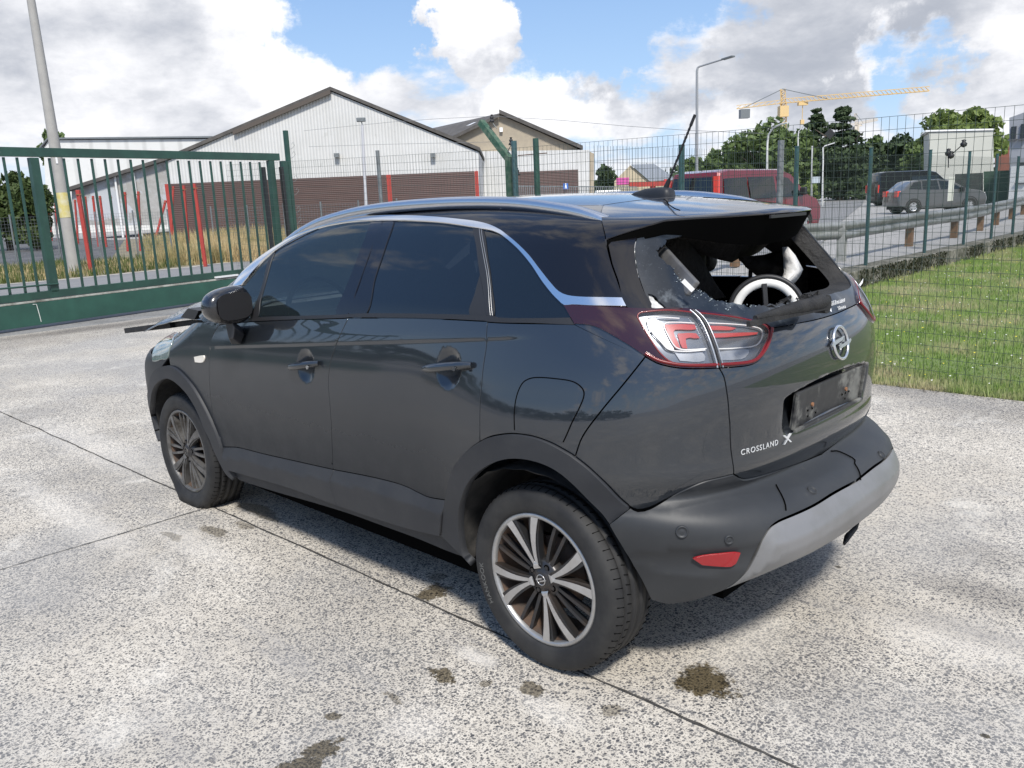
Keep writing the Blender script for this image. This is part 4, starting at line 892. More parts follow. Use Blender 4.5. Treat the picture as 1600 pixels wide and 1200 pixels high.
b.tube(ring, .0058, 8)
for poly in ([(-.078, .003), (-.06, .012), (.028, .020), (.020, .000), (.004, .002), (-.002, .006), (-.075, -.004)], [(.078, -.003), (.06, -.012), (-.028, -.020), (-.020, -.000), (-.004, -.002), (.002, -.006), (.075, .004)], [(.028, .020), (-.028, -.020), (-.010, -.002), (.010, .002)]):
    b.prism([(p_[0], p_[1]) for p_ in poly], EC+EN*.006, (eq @ Vector((1, 0, 0)), eq @ Vector((0, 1, 0))), EN*.007)
b.build('maker_emblem', M_badge, gate_o)
PC = Vector((-.598, 0, .872)); tilt = Matrix.Rotation(rad(-6), 3, 'Y')
b = MB(); b.box(PC+Vector((.0, 0, 0)), (.012, .53, .125), M=tilt)
b.box(PC+Vector((-.010, 0, -.062)), (.012, .54, .012), M=tilt); b.box(PC+Vector((-.010, .268, 0)), (.012, .009, .122), M=tilt); b.box(PC+Vector((-.010, -.268, 0)), (.012, .009, .122), M=tilt)
pl = b.build('plate_carrier', M_platem, gate_o, bevel=.003)
for yy in (.14, -.13): MB().cyl(PC+Vector((-.006, yy, .0)), PC+Vector((-.011, yy, .0)), .007, 10).build('screw', M_rust, pl)
b = MB()
for yy in (.17, .14, .11, -.10, -.13, -.16):
    for zz in (-.035, -.015, .02, .04):
        if random.random() < .8: b.box(PC+Vector((-.0065, yy+random.uniform(-.004, .004), zz)), (.002, .006, .006))
b.build('fixing_hole', M_shell, pl)
# the dealer's sticker is unreadable in the photograph: rows of letter-like white marks
rs2 = random.Random(5); b = MB()
for y0_, z0_, n_l, h_ in ((-.082, 1.168, 9, .013), (-.115, 1.150, 5, .010)):
    for k in range(n_l):
        yk = y0_-k*.0145
        for (dy, dz, ww, hh) in ((0, 0, .0035, h_), (.006, 0, .0035, h_*rs2.uniform(.5, 1)), (.003, rs2.choice((0, .4, .8))*h_, .008, .003)):
            Pk, nk, _, _ = on_rear(yk-dy, z0_+dz); q_ = Vector(Pk)+Vector(nk)*.0015; ey = Vector((0, -ww, 0)); ez = Vector((0, 0, hh)); b.add([q_, q_+ey, q_+ey+ez, q_+ez], [(0, 1, 2, 3)])
b.build('dealer_sticker', M_letter, glass_o)
P, n, _, _ = on_rear(-.055, 1.168); sq = [(.012, .014), (-.012, .014), (-.012, -.004), (0, -.016), (.012, -.004)]
b = MB(); V = [Vector(on_rear(-.055+q[0], 1.166+q[1])[0])+Vector(n)*.002 for q in sq]; b.add(V, [(0, 1, 2, 3, 4)]); b.build('dealer_sticker', M_letter, glass_o)
# rear wiper, half melted
w0 = gp(1288, 470, -.63); w1 = gp(1180, 497, -.60)
b = MB(); pts = [Vector(w0).lerp(Vector(w1), t) for t in np.linspace(0, 1, 14)]
b.tube(pts, [.020, .024, .024, .022, .022, .021, .019, .018, .016, .015, .013, .011, .010, .008], 10)
wip = b.build('rear_wiper', M_burnt, gate_o)
b = MB(); b.bar(Vector(w0)+Vector((-.01, -.0, -.018)), Vector(w1)+Vector((-.0, .04, -.012)), .012, .016); b.cyl(Vector(w0)+Vector((.05, 0, -.01)), Vector(w0)+Vector((-.012, 0, -.01)), .03, 14)
for k in range(22):
    t = random.random()*.75; q = Vector(w0).lerp(Vector(w1), t)+Vector((0, 0, .014+random.random()*.012)); b.add([q, q+Vector((random.uniform(-.01, .02), .03, .004)), q+Vector((.005, .018, random.uniform(.006, .02)))], [(0, 1, 2)])
b.build('wiper_blade', M_burnt, wip)
# ------------------------------------------------------------------ handles, mirror, repeater, rails, aerial
for (cx, cz), dpar, L0, L1 in ((cups[0], fd, .115, .105), (cups[1], rd, .125, .12)):
    for i, sgn in enumerate((1, -1)):
        b = MB(); pts = []; rr = []
        for t in np.linspace(-1, 1, 15):
            x = cx-(.5*(L1-L0))+t*(L0+L1)/2; z = cz+.004-.020*t*1.0-.0
            P, n, _, _ = on_side(x, z); q = Vector(P)+Vector(n)*(.030-.024*abs(t)**3); q.y *= sgn; pts.append(q); rr.append(.0155-.005*abs(t)**2.5)
        b.tube(pts, rr, 10); o = b.build('door_handle', M_paint, dpar[i])
        x = cx-.072; P, n, _, _ = on_side(x, cz+.006); q = Vector(P)+Vector(n)*.037; q.y *= sgn
        MB().cyl(q, q+Vector((0, sgn*.004, 0)), .008, 12).build('lock_cylinder' if cx > 1 else 'handle_joint', M_steel if cx > 1 and sgn > 0 else M_paint, o)
ml = []
for i, sgn in enumerate((1, -1)):
    V = []; Fc = []; nu, nv = 28, 16; c0 = Vector((1.72, .945, 1.163)); yaw = Matrix.Rotation(rad(12), 3, 'Z')
    for j in range(nv+1):
        for k in range(nu):
            th = -pi/2+pi*j/nv; ph = 2*pi*k/nu
            sx = math.copysign(abs(math.cos(th))**.75, 1)*math.copysign(abs(math.cos(ph))**.8, math.cos(ph)); sy = abs(math.cos(th))**.75*math.copysign(abs(math.sin(ph))**.7, math.sin(ph)); sz = math.copysign(abs(math.sin(th))**.8, math.sin(th))
            x = .085*sx; y = .118*sy; z = .083*sz*(1-.16*sy)
            if x < 0: x *= .55
            v = yaw @ Vector((x, y, z))+c0; V.append((v.x, sgn*v.y, v.z))
    for j in range(nv):
        for k in range(nu): Fc.append((j*nu+k, j*nu+(k+1) % nu, (j+1)*nu+(k+1) % nu, (j+1)*nu+k))
    mo = MB().add(V, Fc, True).build('door_mirror', mat('mirror housing', (.008, .008, .010), .25, 0, coat=1., dirt=((.18, .18, .18), 60, .5, .66, .74)), fd[i])
    V = []
    for k in range(20):
        t = 2*pi*k/20; v = yaw @ Vector((-.048, .095*math.copysign(abs(math.cos(t))**.6, math.cos(t)), .060*math.copysign(abs(math.sin(t))**.6, math.sin(t))))+c0; V.append((v.x, sgn*v.y, v.z))
    V2 = [(x+.0, y, z) for x, y, z in V]
    MB().add(V, [tuple(range(20))]).build('mirror_surround', M_gasket, mo)
    b = MB(); foot = [(1.90, .86, 1.045), (1.76, .87, 1.055), (1.735, .875, 1.02), (1.77, .88, .975), (1.86, .88, .965)]
    F1 = [Vector(p_) for p_ in foot]; F2 = [Vector((1.72+(p_.x-1.82)*.5, .95, p_.z+.045)) for p_ in F1]
    V = [(p_.x, sgn*p_.y, p_.z) for p_ in F1+F2]; b.add(V, [(0, 1, 2, 3, 4), (9, 8, 7, 6, 5)]+[(k, k+5, (k+1) % 5+5, (k+1) % 5) for k in range(5)]); b.build('mirror_foot', M_plast, mo, bevel=.006)
for i, sd_ in enumerate(SIDE):
    part('side_repeater', patch_mesh('side_repeater', closed('indic'), M_amber, off=.006, rim=.008, gap=0, step=.01, xform=sd_), fe[i])
for sgn in (1, -1):
    b = MB(); rx = [-.10, -.04, .05, .32, .70, 1.157, 1.45, 1.60, 1.70, 1.78]; ry = [.535, .55, .565, .575, .58, .58, .59, .605, .618, .63]; rz_ = []
    for x, y in zip(rx, ry): rz_.append(topS(np.array([x]), np.array([y]))[0][2])
    up_ = [-.004, .010, .022, .031, .035, .034, .028, .018, .006, -.006]
    pts = smooth_curve([(x, sgn*y, z+u_) for x, y, z, u_ in zip(rx, ry, rz_, up_)], .05)
    V = []; Fc = []; sec = [(-.016, -.035), (-.019, -.005), (-.012, .006), (.004, .009), (.015, .002), (.017, -.035)]
    for q in pts:
        for (dy, dz) in sec: V.append((q.x, q.y+sgn*(-dy), q.z+dz))
    m_ = len(sec)
    for j in range(len(pts)-1):
        for k in range(m_): Fc.append((j*m_+k, j*m_+(k+1) % m_, (j+1)*m_+(k+1) % m_, (j+1)*m_+k))
    b.add(V, Fc, True); b.build('roof_rail', M_satin, roof)
b = MB(); V = []; Fc = []; ns = 12
ax_ = [(.225, .002, 0), (.19, .016, .016), (.14, .027, .031), (.08, .032, .040), (.045, .033, .041), (.030, .028, .036), (.022, .004, .0)]
for (x, w, h) in ax_:
    zt_ = topS(np.array([x]), np.array([0.]))[0][2]-.006
    for k in range(ns):
        t = pi*k/(ns-1); V.append((x, w*math.copysign(abs(math.cos(t))**.6, math.cos(t)), zt_+h*math.sin(t)**.8))
for j in range(len(ax_)-1):
    for k in range(ns-1): Fc.append((j*ns+k, j*ns+k+1, (j+1)*ns+k+1, (j+1)*ns+k))
b.add(V, Fc, True); ant = b.build('roof_aerial', M_plast, roof)
b = MB(); a0 = Vector((.055, 0, 1.588)); a1 = Vector((-.07, 0, 1.842)); b.tube([a0, a0.lerp(a1, .12)], [.011, .008], 8); b.tube([a0.lerp(a1, t) for t in np.linspace(.1, .86, 30)], [.0036+.0014*(k % 2) for k in range(30)], 6); b.tube([a0.lerp(a1, .86), a1], [.006, .0055], 8); b.build('aerial_rod', M_gasket, ant)
# ------------------------------------------------------------------ wheels
def arc_text(txt, c, r, t0, h, par, m_, sgn, dirn=1):
    cu = bpy.data.curves.new('t', 'FONT'); cu.body = txt; cu.size = h; cu.extrude = .0006; cu.space_character = 1.05
    ob = bpy.data.objects.new('t', cu); col.objects.link(ob); dg = bpy.context.evaluated_depsgraph_get(); me = bpy.data.meshes.new_from_object(ob.evaluated_get(dg)); bpy.data.objects.remove(ob)
    for v in me.vertices:
        t = t0-v.co.x/r*1.0; rr = r+v.co.y; v.co = Vector((c[0]-rr*math.cos(t)*sgn, c[1]+sgn*(.0+v.co.z), c[2]+rr*math.sin(t)))
    me.materials.clear(); me.materials.append(m_); return link('tyre_lettering', me, par)
M_tlet = mat('worn tyre lettering', (.11, .11, .105), .8)
def wheel(name, cx, cz, sgn, yo, rot, faces, flat=0.):
    w = thing(name, None, None, (cx, sgn*yo, cz)); w.parent = car; w.matrix_parent_inverse = parent_matrix(car).inverted()
    R = .3235; prof = []
    # outer side wall (h=0 is the outermost face; negative is inward)
    prof = [(.232, -.014), (.238, -.004), (.246, .000), (.262, .003), (.285, .0045), (.300, .001), (.311, -.008), (.3185, -.020), (.322, -.030)]
    gro = [-.045, -.083, -.121, -.159]
    for g_ in gro: prof += [(.3235, g_+.006), (.3150, g_+.0045), (.3150, g_-.0045), (.3235, g_-.006)]
    prof += [(.322, -.178), (.315, -.195), (.300, -.206), (.27, -.208), (.238, -.200)]
    b = MB(); b.lathe(prof, (cx, sgn*(yo), cz), 'y', 96, sgn)
    # bead and thread ring on the wall
    V = []
    for i, v in enumerate(b.v):
        x, y, z = v; dz = z-cz
        if flat and z < flat+.05:
            k = max(0., flat+.0-z); yy = (y-sgn*(yo-.1)); z = max(z, .004) if z > flat else .004
            s_ = 1+.16*min(1, (flat+.05-v[2])/.06); y = sgn*(yo-.1)+yy*s_
        if z < .003: z = .003
        V.append((x, y, z))
    b.v = V
    # sipes across the shoulders
    b.cur = 1
    for k in range(64):
        t = 2*pi*k/64
        if flat and math.sin(t) < -.75: continue
        for (y0_, y1_, sk) in ((-.012, -.036, .012), (-.054, -.074, .02), (-.168, -.188, -.01)):
            q0 = Vector((cx+.3242*math.cos(t), sgn*(yo+y0_), cz+.3242*math.sin(t))); rr0 = .3150 if y0_ == -.012 else .3242
            q0 = Vector((cx+rr0*math.cos(t), sgn*(yo+y0_), cz+rr0*math.sin(t))); q1 = Vector((cx+.3236*math.cos(t+sk), sgn*(yo+y1_), cz+.3236*math.sin(t+sk)))
            b.bar(q0, q1, .0022, .0022)
    tyre = b.build('tyre', [M_tyre, M_shell], w)
    # rim barrel, lip
    b = MB(); b.lathe([(.218, -.19), (.205, -.16), (.200, -.06), (.214, -.025), (.222, -.012)], (cx, sgn*yo, cz), 'y', 64, sgn); rim_ = b.build('rim', M_rimin, w)
    b = MB(); b.lathe([(.214, -.022), (.2165, -.010), (.2215, -.0065), (.2275, -.0065), (.2330, -.010), (.2345, -.016), (.230, -.02)], (cx, sgn*yo, cz), 'y', 72, sgn); b.build('rim_lip', M_lip if faces is M_rims else faces, rim_)
    # brake disc behind
    b = MB(); b.lathe([(.0005, -.085), (.09, -.085), (.128, -.09), (.128, -.10)], (cx, sgn*yo, cz), 'y', 40, sgn); b.build('brake_disc', M_rimin, rim_)
    b = MB(); b.box((cx+.085, sgn*(yo-.075), cz+.06), (.09, .05, .13)); b.build('brake_calliper', M_rimin, rim_, bevel=.01)
    def sp(t0, r0, w0, h0, t1, r1, w1, h1, thick, mb, mid=None):
        # tapered spoke between polar points; width measured across
        def pt(r, t, off_, h): return Vector((cx+sgn*(r*math.cos(t)-off_*math.sin(t))*-1, sgn*(yo+h), cz+r*math.sin(t)+off_*math.cos(t)))
        n = 7; V = []; 
        for k in range(n):
            q = k/(n-1); r = r0+(r1-r0)*q; t = t0+(t1-t0)*q; w_ = w0+(w1-w0)*q; h = h0+(h1-h0)*q+.004*math.sin(pi*q)
            V += [pt(r, t, -w_/2, h), pt(r, t, w_/2, h), pt(r, t, w_/2*.8, h-thick), pt(r, t, -w_/2*.8, h-thick)]
        Fc = [(0, 1, 2, 3), (4*n-1, 4*n-2, 4*n-3, 4*n-4)]
        for k in range(n-1):
            for j in range(4): a_ = 4*k+j; b_ = 4*k+(j+1) % 4; Fc.append((a_, b_, b_+4, a_+4))
        mb.add(V, Fc)
    for k in range(4):
        t = rot+k*pi/2
        bs = MB(); bd = MB()
        for s_ in (1, -1):
            sp(t+s_*.10, .052, .010, -.010, t+s_*.29, .219, .032, -.0075, .0035, bs)
            sp(t+s_*.13, .050, .022, -.0145, t+s_*.27, .222, .050, -.0125, .030, bd)
            sp(t+pi/4+s_*.16, .050, .013, -.026, t+pi/4+s_*.11, .222, .012, -.020, .022, bd)
        # web closing the V at its foot
        sp(t, .040, .034, -.0115, t, .066, .012, -.0115, .004, bs)
        bs.build('machined_spoke_pair', faces, rim_); bd.build('dark_spoke', M_rimd if faces is M_rims else M_rimf, rim_)
    b = MB(); b.lathe([(.0005, -.012), (.028, -.012), (.031, -.014), (.036, -.018), (.062, -.020), (.070, -.03), (.072, -.06)], (cx, sgn*yo, cz), 'y', 40, sgn); hub = b.build('wheel_hub', M_rimd, rim_)
    b = MB()
    for k in range(4):
        t = rot+pi/4+k*pi/2; q = Vector((cx-sgn*.049*math.cos(t), sgn*(yo-.020), cz+.049*math.sin(t))); b.cyl(q, q+Vector((0, sgn*.0012, 0)), .0125, 14)
    b.build('bolt_recess', M_shell, hub)
    b = MB()
    for k in range(4):
        t = rot+pi/4+k*pi/2; q = Vector((cx-sgn*.049*math.cos(t), sgn*(yo-.0188), cz+.049*math.sin(t))); b.cyl(q, q+Vector((0, sgn*.0025, 0)), .0075, 6)
    b.build('wheel_bolt', M_rimd, hub)
    b = MB(); c_ = Vector((cx, sgn*(yo-.0105), cz)); b.tube([c_+Vector((.018*math.cos(j*pi/12), 0, .018*math.sin(j*pi/12))) for j in range(25)], .0018, 6)
    b.bar(c_+Vector((sgn*.022, 0, -.004)), c_+Vector((-sgn*.004, 0, .006)), .003, .004); b.bar(c_+Vector((sgn*.004, 0, -.006)), c_+Vector((-sgn*.022, 0, .004)), .003, .004); b.build('hub_emblem', faces, hub)
    if flat == 0 and sgn > 0: arc_text('HANKOOK', (cx, sgn*(yo+.0042), cz), .263, rad(214), .028, tyre, M_tlet, 1); 
    return w
wheel('wheel', 0, .3235, 1, .842, rad(21), M_rims)
wheel('wheel', 0, .3235, -1, .842, rad(30), M_rims)
wheel('wheel', 2.604, .300, 1, .840, rad(52), M_rimf, flat=.028)
wheel('wheel', 2.604, .300, -1, .840, rad(10), M_rimf, flat=.028)
M_liner = mat('wheel arch liner', (.016, .016, .016), .85, dirt=((.07, .065, .06), 9, .7))
# wheel housings, floor and inner shell
for cx, cz, cy in ((0., .40, .80), (2.60, .40, .80)):
    for sgn in (1, -1):
        b = MB(); V = []; Fc = []; n = 28; rr = .385 if cx < 1 else .39
        for k in range(n+1):
            t = rad(-8)+rad(182)*k/n; rb = 1+.012*(k % 2); x = cx+rr*rb*math.cos(t); z = .335+rr*rb*math.sin(t)
            ys = float(on_side(x, max(z, .3))[0][1])-.012 if x > -.3 else .72
            for y in (ys, .60, .45): V.append((x, sgn*y, z))
        for k in range(n):
            for j in range(2): Fc.append((k*3+j, k*3+j+1, k*3+j+4, k*3+j+3))
        b.add(V, Fc, True); b.add([V[3*k+2] for k in range(n+1)], [tuple(range(n+1))]); b.build('wheel_arch_liner', M_liner, car)
b = MB()
b.box((1.3, 0, .235), (1.9, 1.52, .06)); b.box((-.27, 0, .34), (.50, 1.1, .06)); b.box((1.3, 0, .30), (2.6, .80, .10)); b.box((2.95, 0, .30), (.7, 1.2, .1))
b.build('underbody', M_shell, car)
b = MB(); b.tube([(-.05, .35, .30), (-.30, .38, .30), (-.45, .38, .28)], .03, 8); b.build('exhaust_pipe', M_rimin, car)
# a torn strip hanging under the bumper
b = MB(); h0 = gp(1341, 812, -.56); h1 = gp(1336, 826, -.56); h2 = gp(1325, 838, -.565); h3 = gp(1319, 850, -.57)
b.tube([h0, h1, h2, h3], [.008, .010, .014, .006], 6); b.build('hanging_torn_strip', M_burnt, bumper)

# ------------------------------------------------------------------ inner shell, front end, cabin
sh = loop('belt_f', 'belt_r', 'belt_q', '-lamp_end', '-lamp_top', '-lampC_low', 'gate_seam', '-bump_top', '-arch_r_out2', '-arch_r_out1', 'arch_r_door', 'dcl_rear', '-bottom_r', '-bottom_f', '-fcl_front', '-fd_front'[0:0] or 'fd_front'[0:0] or [crv('fcl_front')[0], crv('fd_front')[-2]], crv('fd_front', True))
for sd_ in SIDE:
    part('inner_side_shell', patch_mesh('inner_side_shell', sh, M_shell, off=-.024, gap=0, rim=0, step=.05, xform=sd_))
    part('inner_wing_shell', patch_mesh('inner_wing_shell', fp, M_shell, off=-.024, gap=-.006, rim=0, step=.05, xform=sd_))
    part('roof_lining', patch_mesh('roof_lining', rs_half, M_burnt, off=-.03, gap=-.0, rim=0, step=.05, xform=sd_))
part('roof_lining', patch_mesh('roof_lining', roof_poly, M_burnt, dom='top', off=-.03, gap=0, rim=0, step=.06))
part('tailgate_lining', patch_mesh('tailgate_lining', sym(half_gate), M_burnt, off=-.07, gap=.01, rim=0, step=.05), gate_o)
# headlamps and front bumper
both('headlight', loop('headl', [crv('headl')[-1], crv('headl')[0]]), M_head, off=.004, gap=.001, back=False)
qf = RS*pi/2; UF = qf+(OX1-OX0)+RS*pi/2
fz = lambda ang, z: ua(F_pt(ang, z))
def F_pt(ang, z):
    O = np.array([OX1, 0, z]); D = np.array([math.sin(ang), math.cos(ang), 0]); lo, hi = .2, 1.6
    for _ in range(30):
        m_ = (lo+hi)/2
        if F((O+D*m_)[None])[0] < 0: lo = m_
        else: hi = m_
    return O+D*lo
af = crv('arch_f_out')
hb = loop([q for q in af if q[0] > crv('fender_seam')[-1][0]+.03], [fz(.72, .27), fz(1.1, .25), (UF, fz(1.5707, .24)[1])], [(UF, fz(1.5707, .82)[1]), fz(1.2, .83), fz(.95, .83), crv('headl')[4]], crv('headl')[5:8])
fb = both('front_bumper', hb, M_bump, off=.002, back=False, gap=.002)
gr = loop([fz(1.0, .70), fz(1.3, .72), (UF-.001, fz(1.5707, .72)[1]), (UF-.001, fz(1.5707, .45)[1]), fz(1.25, .42), fz(1.0, .45)], )
gr = dens([Vector(q) for q in (fz(1.0, .68), fz(1.3, .70), (UF-.001, fz(1.5707, .70)[1]), (UF-.001, fz(1.5707, .45)[1]), fz(1.25, .42), fz(1.0, .47))], .03)
both('front_grille', gr, M_gasket, off=.012, back=False, parent=fb)
# bonnet: knocked forward and buckled
b = MB(); V = []; Fc = []; xs_ = np.linspace(2.50, 3.72, 22); ys_ = np.linspace(-.62, .50, 20)
for i, x in enumerate(xs_):
    for j, y in enumerate(ys_):
        zc = np.interp(x, [2.5, 2.8, 3.1, 3.3, 3.5, 3.72], [1.065, 1.05, 1.045, 1.02, .985, .92])
        e_ = max(0, (y-.25)/.25); zc -= .09*e_**1.6+.05*max(0, (-y-.45)/.2)**2
        w = min(1., (x-2.5)/.3); zc += w*.012*math.sin(x*7+y*5)*math.cos(y*6.+x*2)+.012*w*noise.noise(Vector((x*5, y*5, 0)))
        V.append((x+.05*math.sin(y*3)*w, y, zc))
ny = len(ys_)
for i in range(len(xs_)-1):
    for j in range(ny-1): Fc.append((i*ny+j, i*ny+j+1, (i+1)*ny+j+1, (i+1)*ny+j))
hood = b.add(V, Fc, True).build('bonnet', mat('buckled bonnet metal', (.20, .24, .30), .22, .85, coat=.6), car); so_ = hood.modifiers.new('skin', 'SOLIDIFY'); so_.thickness = .006
b = MB(); b.bar((4.14, .40, .800), (3.45, .38, .885), .16, .035); b.bar((3.45, .38, .885), (2.95, .42, .945), .10, .03); b.build('dangling_front_trim', M_burnt, car)
b = MB(); b.box((2.45, 0, 1.02), (.18, 1.36, .03)); b.box((2.9, 0, .70), (.7, 1.1, .25)); b.build('engine_bay', M_shell, car)
b = MB(); b.prism([(0, 0), (.16, .0), (.22, .05), (.10, .055)], (2.60, .70, 1.03), ((-1, 0, 0), (0, 0, 1)), (0, .07, 0)); b.build('mirror_base_cover', M_gasket, car)
# cabin
def rbox(name, c, d, m_, par, bev=.05, rot=None):
    o = MB().box((0, 0, 0), d).build(name, m_, None); o.location = c
    if rot: o.rotation_euler = rot
    o.parent = par; o.matrix_parent_inverse = parent_matrix(par).inverted(); o.modifiers.new('b', 'BEVEL').width = bev; o.modifiers['b'].segments = 3
    for p_ in o.data.polygons: p_.use_smooth = True
    return o
b = MB(); b.box((1.3, 0, .45), (1.7, 1.5, .04)); b.box((0.15, 0, .72), (.9, 1.1, .03)); b.build('load_floor', M_burnt, car)
for sgn in (1, -1):
    s_ = rbox('front_seat', (1.25, sgn*.36, .95), (.16, .48, .70), M_ash, car, .06, (0, rad(-14), 0)); rbox('headrest', (1.12, sgn*.36, 1.36), (.10, .26, .17), M_ash, s_, .04, (0, rad(-10), 0))
    rbox('seat_cushion', (1.5, sgn*.36, .72), (.5, .50, .16), M_ash, s_, .05)
rs = rbox('rear_seat', (.30, 0, .86), (.16, 1.20, .56), M_ash, car, .05, (0, rad(-12), 0))
hr = gp(1100, 408, .30); rbox('headrest', tuple(hr), (.10, .11, .085), M_ash, rs, .035, (rad(25), 0, 0))
hr = gp(1066, 400, .30); rbox('headrest', tuple(hr), (.20, .16, .24), M_ash, rs, .06)
rbox('dashboard', (2.2, 0, .95), (.4, 1.4, .22), M_burnt, car, .08)
b = MB(); w_ = Vector((1.85, .38, 1.05)); b.tube([w_+Vector((.06*math.sin(t), .185*math.cos(t), .175*math.sin(t))) for t in np.linspace(0, 2*pi, 32)], .014, 8); b.bar(w_+Vector((0, -.18, 0)), w_+Vector((0, .18, 0)), .04, .03); b.build('steering_wheel', M_gasket, car)
def gpc(x, y, X):
    P = gp(x, y, X)
    if abs(P[1]) > .70: d = ray(x, y); P = CP+d*((-.70*math.copysign(1, -P[1])*-1-CP[1])/d[1]) if P[1] > 0 else CP+d*((-.70-CP[1])/d[1])
    return P
# sagging head lining: low edge traced where it hangs at x = .1
edge = [(1045, 378), (1060, 383), (1084, 384), (1110, 399), (1125, 406), (1143, 410), (1155, 405), (1179, 401), (1209, 396), (1230, 391), (1245, 386)]
E_ = [gpc(x, y, .02) for x, y in edge]; V = []; Fc = []; ne = len(E_)
rows = 9
for r in range(rows):
    q = r/(rows-1)
    for e_ in E_:
        zt = 1.50-.25*max(0, abs(e_[1])-.45)
        if q < .5: s2_ = q/.5; x = -.16+.18*s2_; z = zt+(e_[2]-zt)*s2_**1.3
        else: s2_ = (q-.5)/.5; x = .02+.9*s2_; z = e_[2]+(zt+.02-e_[2])*s2_**.7-.04*math.sin(pi*s2_)
        n_z = .018*noise.noise(Vector((x*6, e_[1]*7, z*5))); V.append((x+n_z, e_[1], z+n_z*(.3 if r != rows//2 else .5)))
for r in range(rows-1):
    for j in range(ne-1): Fc.append((r*ne+j, r*ne+j+1, (r+1)*ne+j+1, (r+1)*ne+j))
hl_ = MB().add(V, Fc, True).build('sagging_headlining', M_ash, car)
b = MB(); c0 = gp(1156, 405, .0); c1 = gp(1172, 417, .0); c2 = gp(1185, 428, .0); b.tube([c0, c1, c2], .006, 6); c3 = gp(1173, 418, .0); c4 = gp(1172, 436, .0); b.tube([c3, c4], .009, 6); b.build('hanging_cable', M_burnt, hl_)
# scorched side lining on the far side and in the load bay
def sheet(name, pxs, X, m_, par, thick=.02):
    P = [Vector(gpc(x, y, X_)) for (x, y), X_ in zip(pxs, X if isinstance(X, (list, tuple)) else [X]*len(pxs))]; c = sum(P, Vector())/len(P); n = len(P)
    back = Vector((thick, 0, 0)); V = P+[p_+back for p_ in P]+[c-back*.8]
    return MB().add(V, [(i, (i+1) % n, 2*n) for i in range(n)]+[tuple(range(2*n-1, n-1, -1))]+[(i, i+n, (i+1) % n+n, (i+1) % n) for i in range(n)], True).build(name, m_, par)
sheet('scorched_side_lining', [(1160, 402), (1200, 398), (1245, 385), (1262, 420), (1262, 460), (1215, 436), (1190, 432), (1172, 418)], -.02, M_ash, car)
sheet('scorched_side_lining', [(1040, 350), (1078, 380), (1096, 402), (1108, 424), (1120, 445), (1135, 465), (1090, 470), (1060, 440), (1040, 400)], .0, M_ash, car)
sheet('airbag', [(1232, 386), (1243, 399), (1255, 421), (1250, 432), (1243, 441), (1232, 449), (1222, 447), (1232, 434), (1235, 425), (1234, 408)], -.34, M_bag, car, .025)
# pram wheel lying behind the broken window
toy = thing('small_wheel', 'white rimmed spoked wheel with grey tyre inside the broken rear window', 'wheel', tuple(gp(1197, 488, -.40)))
tq = (Vector(CP)-Vector(toy.location)).normalized().to_track_quat('Z', 'Y').to_matrix(); tc_ = Vector(toy.location)
def tp(r, t, h=0.): return tc_+tq @ Vector((r*math.cos(t), r*math.sin(t), h))
MB().tube([tp(.122, t) for t in np.linspace(0, 2*pi, 49)], .009, 10).build('tyre', M_gasket, toy)
b = MB(); V = []; Fc = []
for k in range(48):
    t = 2*pi*k/48
    for r, h in ((.115, -.01), (.115, .004), (.105, .010), (.088, .006), (.086, -.004)): V.append(tp(r, t, h))
for k in range(48):
    for j in range(4): Fc.append((k*5+j, k*5+j+1, ((k+1) % 48)*5+j+1, ((k+1) % 48)*5+j))
b.add(V, Fc, True).build('rim', M_white, toy)
for t in (rad(95), rad(35), rad(-25), rad(215), rad(275)):
    MB().bar(tp(.0, t, .012), tp(.098, t, .010), .016, .008).build('spoke', M_gasket, toy)
MB().cyl(tp(0, 0, -.01), tp(0, 0, .022), .022, 16).build('hub', M_gasket, toy)

# ================================================================== the place
def H(x, y):
    "height of the ground: the land behind the low wall lies a little higher than the yard"
    k0 = 6+.8*max(x-3.7, 0); k1 = 10+1.2*max(x-3.7, 0); t = min(1, max(0, (-y-k0)/(k1-k0)))
    return .25*t*t*(3-2*t) if x > 3.6 else -.03
def gh(px_, py_):
    z = 0.
    for _ in range(12): P = gnd(px_, py_, z); z = H(P[0], P[1])
    return P
fh = np.array([math.cos(YAW), math.sin(YAW), 0]); rh = np.array([math.sin(YAW), -math.cos(YAW), 0]); BR = YAW-pi/2
def gcol(px_, D, z=None):
    "ground point in the photo column px_ at distance D"
    d = ray(px_, 600-FPX*0); 
    # horizon row of this column
    y = 600+((px_-800)*_r[2]+FPX*_f[2])/_u[2]; P = at(px_, y, D); P[2] = H(P[0], P[1]) if z is None else z; return P
def zat(px_, py_, D): return at(px_, py_, D)[2]
def noisemat(name, cols, scales, rough=.95, bumps=None, extra=None):
    m = mat(name, cols[0], rough, dirt=[(c, s, a, lo, hi) for (c, s, a, lo, hi) in scales], bump=bumps); return m
